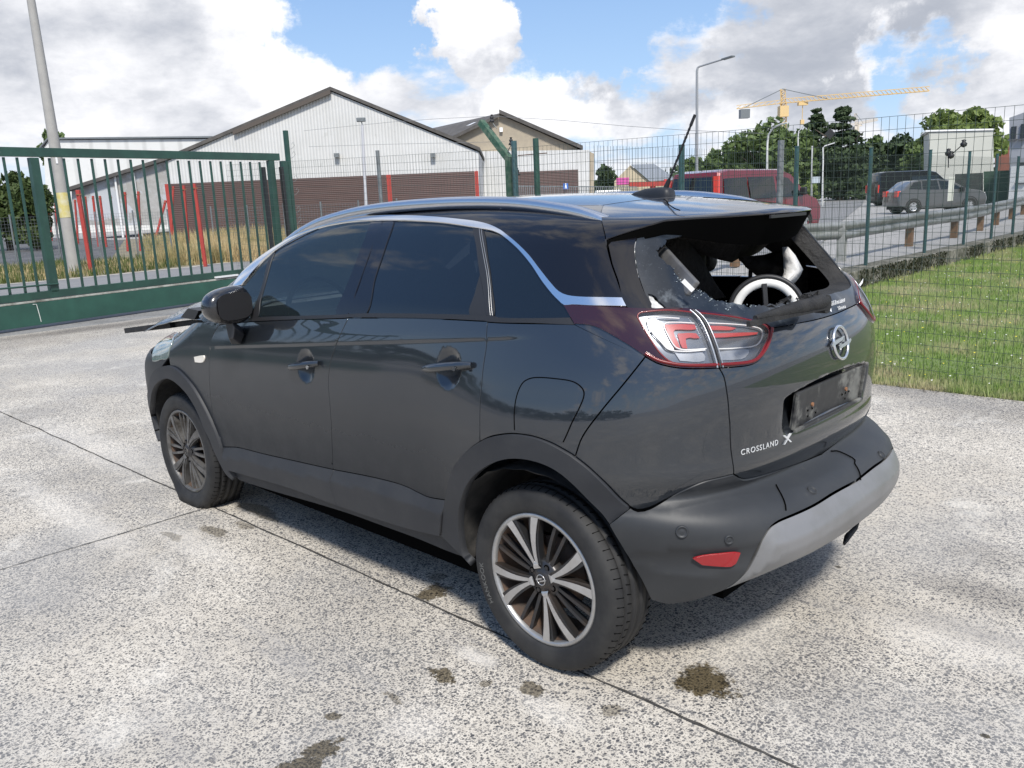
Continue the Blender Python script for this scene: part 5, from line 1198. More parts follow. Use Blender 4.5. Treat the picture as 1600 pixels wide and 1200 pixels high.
# ---------------------------------------------------------------- yard of exposed aggregate concrete
def concrete():
    m = bpy.data.materials.new('exposed aggregate concrete'); m.use_nodes = True; nt = m.node_tree; N, L = nt.nodes, nt.links; b = N['Principled BSDF']
    tc = N.new('ShaderNodeTexCoord'); V = tc.outputs['Object']
    def nz(s, det=6, ro=.6, dist=0.):
        n = N.new('ShaderNodeTexNoise'); n.inputs['Scale'].default_value = s; n.inputs['Detail'].default_value = det; n.inputs['Roughness'].default_value = ro; n.inputs['Distortion'].default_value = dist; L.new(V, n.inputs['Vector']); return n.outputs['Fac']
    def rp(x, a, c, lo=0., hi=1., sm=True):
        r = N.new('ShaderNodeMapRange'); r.interpolation_type = 'SMOOTHSTEP' if sm else 'LINEAR'; L.new(x, r.inputs['Value'])
        for k, v in (('From Min', a), ('From Max', c), ('To Min', lo), ('To Max', hi)): r.inputs[k].default_value = v
        return r.outputs[0]
    def mix(f, a, c, bt='MIX'):
        x = N.new('ShaderNodeMixRGB'); x.blend_type = bt
        if isinstance(f, float): x.inputs[0].default_value = f
        else: L.new(f, x.inputs[0])
        for i, v in ((1, a), (2, c)):
            if isinstance(v, tuple): x.inputs[i].default_value = (*v, 1)
            else: L.new(v, x.inputs[i])
        return x.outputs[0]
    def mth(op, a, b_):
        x = N.new('ShaderNodeMath'); x.operation = op
        for i, v in ((0, a), (1, b_)):
            if isinstance(v, (int, float)): x.inputs[i].default_value = v
            else: L.new(v, x.inputs[i])
        return x.outputs[0]
    def vor(s, feat='F1', rnd=1.):
        v = N.new('ShaderNodeTexVoronoi'); v.feature = feat; v.inputs['Scale'].default_value = s; v.inputs['Randomness'].default_value = rnd; L.new(V, v.inputs['Vector']); return v
    paste = mix(rp(nz(1.3, 5), .35, .65), (.51, .465, .395), (.66, .61, .53)); paste = mix(rp(nz(30, 5), .4, .7), paste, (.48, .44, .38))
    # stones: cells of two sizes, only some of them dark
    v1 = vor(118); v2 = vor(210); v3 = vor(72)
    wear = rp(nz(.9, 4, .55), .34, .62); fine = nz(2.2, 4)
    def stones(v, lim, size):
        sep = N.new('ShaderNodeSeparateColor'); L.new(v.outputs['Color'], sep.inputs[0])
        pick = rp(mth('ADD', sep.outputs[0], mth('MULTIPLY', wear, -.30)), lim, lim-.04)
        return mth('MULTIPLY', pick, rp(v.outputs['Distance'], size, size*.72)), sep
    s1_, q1 = stones(v1, .44, .56); s2_, q2 = stones(v2, .40, .55); s3_, q3 = stones(v3, .14, .50)
    stc = mix(q1.outputs[1], (.055, .054, .058), (.26, .245, .225)); stc2 = mix(q2.outputs[1], (.095, .088, .085), (.37, .34, .30)); stc3 = mix(q3.outputs[1], (.055, .056, .062), (.16, .155, .15))
    c = mix(s2_, paste, stc2); c = mix(s1_, c, stc); c = mix(s3_, c, stc3)
    # broad discolouration
    c = mix(rp(nz(.45, 6, .6), .42, .66, 0, .48), c, (.32, .315, .31)); c = mix(rp(nz(1.7, 7, .65, .5), .56, .76, 0, .55), c, (.76, .725, .66))
    # pale scuffed streaks and worn patches
    mp = N.new('ShaderNodeMapping'); mp.inputs['Scale'].default_value = (.32, 2.6, 1.); mp.inputs['Rotation'].default_value = (0, 0, rad(6)); L.new(V, mp.inputs['Vector'])
    sn = N.new('ShaderNodeTexNoise'); sn.inputs['Scale'].default_value = 2.4; sn.inputs['Detail'].default_value = 8; sn.inputs['Roughness'].default_value = .68; L.new(mp.outputs[0], sn.inputs['Vector'])
    c = mix(rp(sn.outputs['Fac'], .56, .76, 0, .28), c, (.70, .655, .57)); c = mix(rp(sn.outputs['Fac'], .46, .30, 0, .35), c, (.30, .29, .285))
    # dark, wet drips and oil
    se = N.new('ShaderNodeSeparateXYZ'); L.new(V, se.inputs[0]); wob = mth('MULTIPLY', mth('SUBTRACT', nz(9, 6, .7), .5), .30); wob2 = mth('MULTIPLY', mth('SUBTRACT', nz(38, 4, .7), .5), .10); wob = mth('ADD', wob, wob2); wet = None
    for (x, y, rx, ry, st) in STAINS:
        dx = mth('DIVIDE', mth('SUBTRACT', se.outputs[0], x), rx); dy = mth('DIVIDE', mth('SUBTRACT', se.outputs[1], y), ry)
        d = mth('SQRT', mth('ADD', mth('MULTIPLY', dx, dx), mth('MULTIPLY', dy, dy)), 0.)
        f = rp(mth('ADD', d, mth('DIVIDE', wob, max(rx, .06)*1.0)), 1.1, .75, 0, st); wet = f if wet is None else mth('MAXIMUM', wet, f)
    pal = None; sx = N.new('ShaderNodeSeparateXYZ'); L.new(V, sx.inputs[0])
    for (x, y, rx, ry, st) in PALE:
        dx = mth('DIVIDE', mth('SUBTRACT', sx.outputs[0], x), rx); dy = mth('DIVIDE', mth('SUBTRACT', sx.outputs[1], y), ry)
        d = mth('SQRT', mth('ADD', mth('MULTIPLY', dx, dx), mth('MULTIPLY', dy, dy)), 0.)
        f = rp(mth('ADD', d, mth('MULTIPLY', wob, 6.)), 1.4, .2, 0, st*.6); pal = f if pal is None else mth('MAXIMUM', pal, f)
    c = mix(pal, c, (.78, .74, .68))
    c = mix(wet, c, mix(1.0, c, (.22, .19, .13), 'MULTIPLY'))
    smu_shade = None
    for (x, y, rx, ry, st) in SMUDGES_GATE_SHADE:
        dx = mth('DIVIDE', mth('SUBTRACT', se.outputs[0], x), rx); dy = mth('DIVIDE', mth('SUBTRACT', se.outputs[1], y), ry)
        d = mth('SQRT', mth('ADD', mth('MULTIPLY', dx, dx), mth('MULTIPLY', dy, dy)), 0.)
        f = rp(mth('ADD', d, mth('MULTIPLY', wob, 2.0)), 1.2, .2, 0, st); smu_shade = f if smu_shade is None else mth('MAXIMUM', smu_shade, f)
    c = mix(smu_shade, c, mix(1.0, c, (.35, .34, .34), 'MULTIPLY'))
    L.new(c, b.inputs['Base Color']); L.new(rp(wet, 0, 1, .85, .35), b.inputs['Roughness'])
    bp = N.new('ShaderNodeBump'); bp.inputs['Strength'].default_value = .35; bp.inputs['Distance'].default_value = .004; L.new(mth('ADD', v1.outputs['Distance'], nz(120, 3)), bp.inputs['Height']); L.new(bp.outputs[0], b.inputs['Normal'])
    return m
STAINS = [(*gnd(1103, 1065)[:2], .10, .085, 1.), (*gnd(672, 925)[:2], .07, .06, .9), (*gnd(688, 1055)[:2], .05, .035, .9), (*gnd(490, 1170)[:2], .055, .075, .9), (*gnd(467, 1195)[:2], .05, .06, .9), (*gnd(960, 1110)[:2], .035, .03, .55), (*gnd(835, 1080)[:2], .04, .03, .8), (*gnd(615, 1090)[:2], .04, .02, .6), (*gnd(520, 1118)[:2], .02, .02, .8), (*gnd(680, 900)[:2], .05, .03, .5), (*gnd(760, 1068)[:2], .02, .02, .6), (*gnd(400, 795)[:2], .18, .05, .8), (*gnd(420, 808)[:2], .12, .03, .6), (*gnd(335, 830)[:2], .12, .04, .6), (*gnd(270, 838)[:2], .08, .03, .5), (*gnd(380, 820)[:2], .10, .03, .5), (*gnd(1310, 886)[:2], .014, .012, 1.), (*gnd(1540, 1150)[:2], .010, .008, 1.)]
PALE = [(*gnd(745, 1028)[:2], .10, .045, .8), (*gnd(860, 1110)[:2], .16, .07, .5), (*gnd(300, 850)[:2], .5, .10, .5), (*gnd(120, 810)[:2], .9, .12, .5), (*gnd(1150, 1010)[:2], .12, .3, .4), (*gnd(650, 1130)[:2], .12, .1, .4), (*gnd(1500, 1000)[:2], .3, .2, .5), (*gnd(150, 700)[:2], 1.2, .2, .4)]
SMUDGES_GATE_SHADE = [(9.6, 2.2, 1.9, 1.1, .75), (8.6, 1.0, 1.6, .7, .8), (10.6, -.6, .9, 1.4, .45), (11.0, 3.5, .6, 5.0, .7), (11.05, -2.6, .45, 4.0, .8), (*gnd(1530, 925)[:2], .28, .16, .5), (*gnd(1490, 980)[:2], .35, .12, .35), (*gnd(1400, 605)[:2], .9, .5, .4), (*gnd(1560, 640)[:2], .8, .5, .35), (*gnd(1545, 870)[:2], .25, .2, .3), (*gnd(1250, 1060)[:2], .35, .3, .16)]  # slab smudges, plus the gate's shadow strip painted in as long ellipses
def flat(name, poly, z, m, kind='structure', sub=0):
    b = MB(); b.add([(x, y, z) for x, y in poly], [tuple(range(len(poly)))]); o = b.build(name, m); tag(o, kind=kind); return o
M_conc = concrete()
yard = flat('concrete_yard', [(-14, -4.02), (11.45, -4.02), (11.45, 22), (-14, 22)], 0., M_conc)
M_asph = mat('grey asphalt', (.20, .20, .205), .9, dirt=[((.27, .265, .26), 1.2, .6), ((.12, .12, .12), 60, .6)], bump=(150, .3, .005))
M_asphd = mat('dark wet asphalt', (.085, .085, .09), .75, dirt=[((.16, .155, .15), .8, .8), ((.05, .05, .055), .35, .8)])
M_lot = mat('pale worn asphalt', (.33, .32, .31), .95, dirt=[((.24, .235, .23), .5, .7), ((.42, .41, .39), 3, .4)])
M_lawnb = mat('lawn soil', (.15, .20, .065), 1., dirt=[((.34, .30, .18), .9, .8, .52, .66), ((.10, .15, .04), 6, .6)])
# the terrain around it all, one sheet
b = MB(); gx_ = list(np.concatenate([np.arange(-900, -60, 120), np.arange(-60, 3.5, 8), [3.55, 3.62], np.arange(4, 40, 1.5), np.arange(40, 100, 6), np.arange(100, 1000, 90)])); gy_ = list(np.concatenate([np.arange(-1000, -80, 90), np.arange(-80, 0, 2.), np.arange(0, 60, 10), np.arange(60, 800, 120)]))
V = [(x, y, H(x, y)-(.012 if x > 3.6 else 0)) for x in gx_ for y in gy_]; n = len(gy_)
b.add(V, [(i*n+j, (i+1)*n+j, (i+1)*n+j+1, i*n+j+1) for i in range(len(gx_)-1) for j in range(n-1)], True); tag(b.build('ground', M_lot), kind='structure')
flat('gate_threshold', [(11.455, -4.4), (12.9, -5.2), (12.9, 22), (11.455, 22)], -.004, mat('dark threshold concrete', (.20, .20, .205), .9, dirt=[((.09, .09, .095), 2.2, .8), ((.33, .32, .30), 25, .6)]))
rd_edge = [gnd(x, y)[:2] for x, y in ((0, 446), (100, 438), (200, 428), (300, 418), (390, 407), (440, 401))]
R0 = [tuple(rd_edge[0]+np.array([-1.2, 10.])), *[tuple(q) for q in rd_edge], (26.5, -22), (30, -34)]
flat('gate_road', [(12.9, 22), (12.9, -5.3), (13.2, -16), (16, -34)][::1]+R0[::-1], .004, M_asph)
vg = R0+[(60, -40), (60, 12)]
flat('verge', vg, .002, mat('gravelly verge', (.20, .165, .11), 1., dirt=[((.09, .10, .04), 1.5, .8), ((.33, .30, .25), 14, .6)]))
flat('kerb', R0+[(q[0]+.35, q[1]+.05) for q in R0[::-1]], .010, mat('kerb stones', (.42, .40, .37), .9, dirt=[((.22, .21, .19), 2.5, .8)]))
flat('back_lot', [(27.5, -3.), (28.5, -7.3), (33, -10.5), (58, -21), (90, -25), (90, 15), (29, 15)], .008, M_asphd)
# lawn and the grass on it
wallx = lambda y: 3.42
flat('lawn', [(-14, -4.05), (3.45, -4.05), (3.45, -60), (-14, -60)], -.010, M_lawnb)
def blades(name, pts, hts, wid, m, lean=.35, seed=3):
    r = np.random.default_rng(seed); n = len(pts); a = r.uniform(0, 2*pi, n); w = wid*(.6+.8*r.random(n)); l = lean*hts*r.random(n); la = r.uniform(0, 2*pi, n)
    base = np.asarray(pts, float); dx = np.stack([np.cos(a)*w, np.sin(a)*w, 0*a], 1); tip = base+np.stack([np.cos(la)*l, np.sin(la)*l, hts], 1); mid = base*.5+tip*.5+np.stack([0*a, 0*a, hts*.08], 1)
    V = np.stack([base-dx, base+dx, mid+dx*.7, mid-dx*.7, tip], 1).reshape(-1, 3); k = np.arange(n)[:, None]*5
    me = bpy.data.meshes.new(name); F4 = (k+np.array([[0, 1, 2, 3]])).tolist(); F3 = (k+np.array([[3, 2, 4]])).tolist(); me.from_pydata(V.tolist(), [], F4+F3); me.materials.append(m); me.update(); return link(name, me)
def leafmat(name, c1, c2, sc, c3=None, sc3=.8, rough=.6, transl=.3):
    m = mat(name, c1, rough, dirt=[(c2, sc, .9, .35, .65)]+([(c3, sc3, .9, .46, .60)] if c3 else [])); nt = m.node_tree; N, L = nt.nodes, nt.links; b = N['Principled BSDF']
    t = N.new('ShaderNodeBsdfTranslucent'); x = N.new('ShaderNodeMixShader'); x.inputs[0].default_value = transl; src = b.inputs['Base Color'].links[0].from_socket; L.new(src, t.inputs[0]); L.new(b.outputs[0], x.inputs[1]); L.new(t.outputs[0], x.inputs[2]); L.new(x.outputs[0], N['Material Output'].inputs[0]); b.inputs['Specular IOR Level'].default_value = .25
    return m
M_grass = leafmat('lawn grass', (.19, .29, .070), (.27, .37, .11), 3., (.48, .42, .26), 1.)
r = np.random.default_rng(5); n = 120000; yy = -4.02-(r.random(n)**1.6)*24; xx = 3.42-r.random(n)*np.clip(4.9-.12*(-yy-4), 2.0, 9); hh = .022+.038*r.random(n)+.05*(r.random(n) > .93)
nn_ = np.array([noise.noise(Vector((x*.9, y*.9, 0))) for x, y in zip(xx[:n], yy[:n])]); hh *= 1-.45*np.clip(nn_*2.2, 0, 1); hh *= 1+.06*np.clip(-yy-6, 0, 12)
tag(blades('grass', np.stack([xx, yy, 0*xx-.012], 1), hh, .0042, M_grass), kind='stuff')
n = 520; yy = -4.1-(r.random(n)**1.3)*14; xx = 3.35-r.random(n)*4.2
b = MB()
for x, y in zip(xx, yy):
    s_ = random.uniform(.007, .013); z = .05+random.random()*.05; b.cur = 0 if random.random() < .55 else 1; b.add([(x+s_*math.cos(t), y+s_*math.sin(t), z+.3*s_*math.sin(2*t)) for t in np.linspace(0, 2*pi, 7)[:-1]], [(0, 1, 2, 3, 4, 5)])
tag(b.build('daisies', [mat('white petals', (.8, .8, .75), .8), mat('yellow petals', (.75, .62, .05), .8)]), kind='stuff')
b = MB(); r = np.random.default_rng(8)
for k in range(500):
    x = random.uniform(-3, 3.3); y = -4.0+random.gauss(0, .035); s_ = random.uniform(.006, .02); b.add([(x, y, .006), (x+s_, y+.3*s_, .008), (x+s_*.8, y+s_, .006), (x-.2*s_, y+.8*s_, .007+s_*.3)], [(0, 1, 2, 3)])
tag(b.build('leaf_litter', mat('leaf litter', (.12, .10, .07), 1., dirt=((.35, .33, .30), 30, .8))), kind='stuff')
# joints in the slab
M_joint = mat('joint filler', (.035, .033, .030), 1., dirt=((.12, .11, .10), 15, .8))
def joint(name, A, B_, w, seed):
    A, B_ = np.array(A, float), np.array(B_, float); L_ = np.hypot(*(B_-A)); n = int(L_/.03); e = (B_-A)/L_; nrm_ = np.array([-e[1], e[0]]); V = []
    for i in range(n+1):
        p_ = A+e*L_*i/n; o = .010*noise.noise(Vector((i*.09, seed, 0)))+.004*noise.noise(Vector((i*.6, seed, 3))); ww = w*(.45+.9*abs(noise.noise(Vector((i*.35, seed, 7))))+.3*random.random())
        for s_ in (-1, 1): V.append((*(p_+nrm_*(o+s_*ww/2)), .004))
    tag(MB().add(V, [(2*i, 2*i+1, 2*i+3, 2*i+2) for i in range(n)]).build(name, M_joint), kind='structure')
joint('joint', (11.4, .855), (-3.0, .755), .012, 1.); joint('joint', (2.46, .80), (2.52, 8.), .008, 2.); joint('joint', (7.4, .8), (7.5, 12.), .009, 3.)
# ---------------------------------------------------------------- sliding gate
GA, GB = np.array([11.90, -.76]), np.array([12.62, -4.56]); ge = (GB-GA)/np.hypot(*(GB-GA)); gn = np.array([-ge[1], ge[0]])
def on_line(px_, py_, A=GA, e=None):
    e = ge if e is None else e; n = np.array([-e[1], e[0]]); d = ray(px_, py_); t = ((A-CP[:2])@n)/(d[:2]@n); P = CP+d*t; return float((P[:2]-A)@e), float(P[2])
M_green = mat('green gate paint', (.018, .053, .040), .42, dirt=[((.03, .10, .07), 3, .5), ((.10, .13, .11), 22, .5, .62, .75)], coat=.15)
M_greenb = mat('weathered green beam', (.022, .072, .054), .5, dirt=[((.035, .12, .085), 2, .6), ((.35, .38, .34), 9, .9, .70, .74)])
M_wpost = mat('dark green post', (.018, .055, .045), .45, dirt=((.05, .08, .07), 12, .5))
gate_t = thing('sliding_gate', 'long green barred sliding gate with deep bottom beam across the yard entrance', 'gate', (GA[0], GA[1], 0), math.atan2(ge[1], ge[0]))
G3 = lambda s, z, o=0.: (float(GA[0]+ge[0]*s+gn[0]*o), float(GA[1]+ge[1]*s+gn[1]*o), float(z))
def gbar(name, s0, z0, s1, z1, w, d, m, par=gate_t, o=0.):
    bb = MB(); bb.bar(G3(s0, z0, o), G3(s1, z1, o), d, w, up=(0, 0, 1)) if abs(s1-s0) > abs(z1-z0) else bb.bar(G3(s0, z0, o), G3(s1, z1, o), w, d, up=(gn[0], gn[1], 0)); return bb.build(name, m, par, bevel=.004)
sR = on_line(440, 300)[0]; sL = -9.
zt = 2.50; gbar('top_rail', sL, zt, sR, zt+.07, .13, .09, M_green)
zb0 = on_line(0, 472)[1]; zb1 = on_line(345, 438)[1]
gbar('bottom_rail', sL, .475, sR, .475, .11, .10, M_green)
gbar('track_edge', sL, .395, sR, .395, .030, .13, mat('dirty pale track', (.42, .42, .38), .7, dirt=((.10, .09, .07), 5, .9)))
bm = gbar('beam', sL, .21, sR-.1, .21, .33, .16, M_greenb)
tops = [20, 90, 258, 328, 398, 463, 528, 592, 655, 720, 783, 845, 903, 960, 1018, 1075, 1132, 1188, 1242, 1295, 1350]
ss = [on_line(x*.3, 252)[0] for x in tops]; sp_ = (ss[-1]-ss[2])/18
allb = [ss[2]+sp_*i for i in range(19)]+[ss[0], ss[1]]+[ss[0]-sp_*i for i in range(1, 52)]
s_st = on_line(52, 252)[0]
for k, s_ in enumerate(allb):
    if s_ > sL: gbar('gate_bar', s_, .50, s_, 2.47, .032, .032, M_green)
gbar('stile', s_st, .50, s_st, 2.47, .125, .10, M_green); gbar('stile', s_st-2.9, .50, s_st-2.9, 2.47, .125, .10, M_green)
gbar('stile', on_line(427, 300)[0], .2, on_line(427, 300)[0], 2.5, .12, .10, M_green)
gbar('rubber_buffer', on_line(417, 300)[0], .3, on_line(413, 300)[0]+.03, 2.38, .06, .07, M_gasket); gbar('rubber_buffer', on_line(440, 300)[0]-.02, .3, on_line(436, 300)[0], 2.38, .06, .07, M_gasket, o=-.12)
bb = MB(); bb.cyl(G3(s_st-2.4, .66, -.07), G3(s_st+.05, .62, -.07), .014, 8); bb.build('tie_rod', M_green, gate_t)
bb = MB(); q = on_line(57, 505)[0]
bb.tube([G3(q-.05, .36, -.084), G3(q, .355, -.084), G3(q+.02, .2, -.084), G3(q+.03, .09, -.084)], .006, 5); bb.build('paint_drip', mat('dry white drips', (.6, .62, .58), .8), bm)
bb = MB(); q = on_line(350, 412)[0]; bb.box(G3(on_line(348, 412)[0], .44, -.06), (.06, .5, .03), rz=math.atan2(ge[1], ge[0])+pi/2); bb.build('white_cap', mat('white plastic cap', (.7, .7, .7), .5), gate_t)
gp_s = on_line(455, 300)[0]
post_t = thing('gate_post', 'green steel catch post with hooked wire clips at the right end of the gate', 'post', G3(gp_s, 0), math.atan2(ge[1], ge[0]))
ztop = on_line(448, 204)[1]; bb = MB(); bb.bar(G3(gp_s, 0), G3(gp_s, ztop), .075, .075, up=(gn[0], gn[1], 0)); bb.build('shaft', M_green, post_t, bevel=.004)
bb = MB(); bb.bar(G3(gp_s-.12, 0), G3(gp_s-.12, 2.5), .12, .10, up=(gn[0], gn[1], 0)); bb.build('guide_channel', M_green, post_t)
M_wire = mat('galvanised wire', (.25, .26, .25), .5, .6)
for z in (2.72, 2.55, 2.1, 1.85, 1.5, 1.3):
    bb = MB(); q = G3(gp_s+.05, z); bb.tube([q, (q[0]+.02, q[1]-.08, z+.02), (q[0]+.03, q[1]-.15, z+.08), (q[0]+.03, q[1]-.12, z+.14), (q[0]+.02, q[1]-.08, z+.10)], .004, 5); bb.build('wire_hook', M_wire, post_t)
# ---------------------------------------------------------------- mesh fences
M_mesh = mat('fence wire green', (.035, .055, .045), .5)
def mesh_panel(name, A, B_, z0, z1, dx, dz, r, par, m=M_mesh, ztop=None):
    A, B_ = np.array(A, float), np.array(B_, float); L_ = np.hypot(*(B_-A)); e = (B_-A)/L_; n = np.array([-e[1], e[0]]); nv = int(L_/dx); V = []; Fc = []
    def rod(P0, P1, up):
        k = len(V); P0 = np.array(P0); P1 = np.array(P1); d = (P1-P0)/np.linalg.norm(P1-P0); a = np.cross(d, up); a /= np.linalg.norm(a); c = np.cross(d, a)
        for P in (P0, P1):
            for t in (0, 2.094, 4.189): V.append(tuple(P+r*(a*math.cos(t)+c*math.sin(t))))
        Fc.extend([(k, k+1, k+4, k+3), (k+1, k+2, k+5, k+4), (k+2, k, k+3, k+5)])
    zt_ = (lambda s: z1) if ztop is None else ztop
    for i in range(nv+1):
        p_ = A+e*dx*i; rod((*p_, z0), (*p_, zt_(i*dx)), (n[0], n[1], 0))
    k = 0
    while z0+k*dz <= z1+.001:
        if ztop is None: rod((*A, z0+k*dz), (*B_, z0+k*dz), (0, 0, 1))
        else:
            z_ = z1-k*dz; 
            if z_ > z0: rod((*A, zt_(0)-k*dz), (*B_, zt_(L_)-k*dz), (0, 0, 1))
        k += 1
    return MB().add(V, Fc, True).build(name, m, par)
NA, NB = np.array([12.70, -4.98]), np.array([-5.2, -4.04+.0]); ne_ = (NB-NA)/np.hypot(*(NB-NA))
NS = lambda px_, py_: on_line(px_, py_, NA, ne_)
N3 = lambda s, z, o=0.: (float(NA[0]+ne_[0]*s+ne_[1]*o), float(NA[1]+ne_[1]*s-ne_[0]*o), float(z))
nf = thing('mesh_fence', 'tall green welded mesh fence running from the gate behind the car along the lawn edge', 'fence', (NA[0], NA[1], 0))
q0 = NS(470, 245); q1 = NS(760, 235); q2 = NS(1130, 205); q3 = NS(1600, 177)
ztf = lambda s: float(np.interp(s, [0, q0[0], q1[0], q2[0], q3[0], 18], [q0[1]+.03, q0[1], q1[1], q2[1], q3[1], q3[1]]))
for (a, b_) in ((0., q1[0]), (q1[0], q2[0]), (q2[0], 17.9)):
    A_ = N3(a, 0)[:2]; B__ = N3(b_, 0)[:2]; za, zb_ = ztf(a+.01), ztf(b_-.01); L__ = b_-a
    mesh_panel('mesh_panel', A_, B__, .03, max(za, zb_), .0635, .10, .0019, nf, ztop=lambda s, za=za, zb_=zb_, L__=L__: za+(zb_-za)*min(1, s/L__))
def npost(px_, ytop, r_, m, name='post', n=14, ybot=None, o=-.05):
    s_, z_ = NS(px_, ytop); bb = MB(); bb.cyl(N3(s_, -.02, o), N3(s_, z_, o), r_, n); return bb.build(name, m, nf)
npost(798, 220, .034, mat('blue green post', (.035, .085, .095), .45, dirt=((.10, .14, .14), 14, .6))); npost(832, 216, .034, M_green)
M_gpost = mat('grey steel post', (.17, .19, .20), .5, dirt=((.09, .09, .09), 12, .7)); npost(585, 235, .028, M_gpost); npost(1216, 219, .029, M_gpost)
s0_, z0_ = NS(783, 262); s1_, z1_ = NS(783, 247); s2_, z2_ = NS(738, 190)
M_arm = mat('peeling green arm', (.03, .085, .05), .5, dirt=((.16, .20, .14), 14, .8))
arm = thing('angled_post', 'peeling green post with a cranked top arm carrying black insulators', 'post', N3(s0_, 0, -.14))
bb = MB(); bb.bar(N3(s0_, 0, -.14), N3(s1_, z1_, -.14), .085, .085, up=(ne_[1], -ne_[0], 0)); bb.build('shaft', M_arm, arm); bb = MB(); bb.bar(N3(s1_, z1_-.02, -.14), N3(s2_, z2_, -.14), .075, .075, up=(ne_[1], -ne_[0], 0)); bb.build('cranked_arm', M_arm, arm)
for (ix, iy) in ((755, 186), (785, 222), (795, 270)):
    a, z = NS(ix, iy); bb = MB(); bb.lathe([(.0005, -.035), (.034, -.03), (.022, -.005), (.014, .0), (.022, .012), (.022, .03), (.012, .035), (.012, .05), (.02, .055), (.0005, .06)], N3(a, z, -.14), 'z', 14); ins = bb.build('insulator', M_gasket, arm)
    bb = MB(); bb.cyl(N3(a, z-.03, -.14), N3(a-.07 if ix > 770 else a+.08, z-.11, -.14), .005, 6); bb.build('insulator_stem', M_wire, arm)
for pts in ([(462, 204), (530, 197), (600, 190), (670, 185), (752, 181)], [(757, 181), (860, 187), (960, 196), (1060, 203), (1180, 208)], [(470, 229), (600, 225), (775, 221)]):
    MB().tube([N3(*NS(*q), -.14) for q in pts], .0022, 5).build('strand_wire', mat('strand', (.22, .22, .22), .5), nf)
bb = MB(); bb.cyl(N3(*NS(800, 243), -.1), N3(*NS(845, 239), -.1), .006, 6); bb.build('clamp_rod', mat('rusty rod', (.12, .06, .04), .8), nf)
bb = MB(); bb.cyl(N3(*NS(1478, 262), -.05), N3(*NS(1478, 246), -.05), .004, 5); bb.cyl(N3(*NS(1478, 246), -.05), N3(*NS(1500, 226), -.05), .004, 5); bb.build('wire_stay', M_gasket, nf)
for q in ((1478, 238), (1502, 224), (1482, 242)):
    a, z = NS(*q); bb = MB(); bb.lathe([(.0005, -.03), (.022, -.02), (.026, .0), (.012, .012), (.018, .025), (.0005, .03)], N3(a, z, -.05), 'z', 8); bb.build('insulator', M_gasket, nf)
# wall and the fence on it
FX = 3.72; WT = .27
wall = tag(MB().box((3.66, -33.2, WT/2-.1), (.42, 57.6, WT+.2)).build('retaining_wall', mat('mossy concrete wall', (.25, .235, .20), .95, dirt=[((.030, .032, .016), 1.1, .95, .38, .48), ((.05, .05, .03), 7, .6), ((.36, .34, .30), 16, .5)]), bevel=.01), 'low mossy concrete retaining wall along the far side of the lawn', 'wall')
b = MB(); r = np.random.default_rng(4)
pts = []; ht = []
for k in range(9000):
    y = -4.5-random.random()**1.4*34
    if noise.noise(Vector((y*.55, 2., 0)))+.35*noise.noise(Vector((y*2.5, 5., 0))) < -.14: continue
    pts.append((3.44+random.gauss(0, .012), y, WT+.02-random.random()**1.2*.28)); ht.append(random.uniform(-.07, .02))
tag(blades('ivy', pts, np.array(ht)-.02, .010, leafmat('dark ivy', (.018, .022, .010), (.04, .045, .02), 12, transl=.1), lean=1.), kind='stuff')
ff = thing('boundary_fence', 'blue green post and mesh fence standing on the low retaining wall', 'fence', (FX, -12, WT))
def fpy(px_, py_): d = ray(px_, py_); t = (FX-CP[0])/d[0]; P = CP+d*t; return P[1], P[2]
M_bpost = mat('blue green fence post', (.025, .075, .08), .4, dirt=((.06, .11, .11), 14, .5))
ys0 = [fpy(x, y)[0] for x, y in ((1065, 240), (1245, 240), (1358, 300), (1450, 300), (1511, 300), (1554, 300), (1587, 300))]
yl = ys0[-1]; allp = ys0+[yl-3.0*k for k in range(1, 8)]
hp_ = [fpy(x, y)[1] for x, y in ((1065, 228), (1245, 230), (1360, 232), (1454, 235), (1515, 237), (1557, 241), (1587, 245))]
for i, y in enumerate(allp):
    zt_ = hp_[i] if i < 7 else hp_[-1]; bb = MB(); bb.cyl((FX, y, WT-.02), (FX, y, zt_), .030 if i else .036, 12); po = bb.build('fence_post', M_bpost, ff)
    bb = MB(); bb.cyl((FX, y, zt_), (FX, y, zt_+.015), .036, 12); bb.build('post_cap', M_bpost, po)
zs = sorted(allp, reverse=True); zs = [-4.2]+zs
for a, b_ in zip(zs[:-1], zs[1:]): mesh_panel('mesh_panel', (FX-.035, a), (FX-.035, b_), WT+.04, hp_[2]-.08, .055 if a > -24 else .11, .20, .0021 if a > -24 else .003, ff)
y_, z_ = fpy(1482, 277); y2_, z2__ = fpy(1482, 314)
sg = tag(MB().box((FX-.06, y_, (z_+z2__)/2), (.01, .33, z_-z2__)).build('blank_sign', mat('weathered white board', (.62, .62, .57), .6, dirt=((.4, .4, .36), 5, .5)), bevel=.003), 'narrow blank white board hanging on the fence in front of the grey hatchback', 'sign')
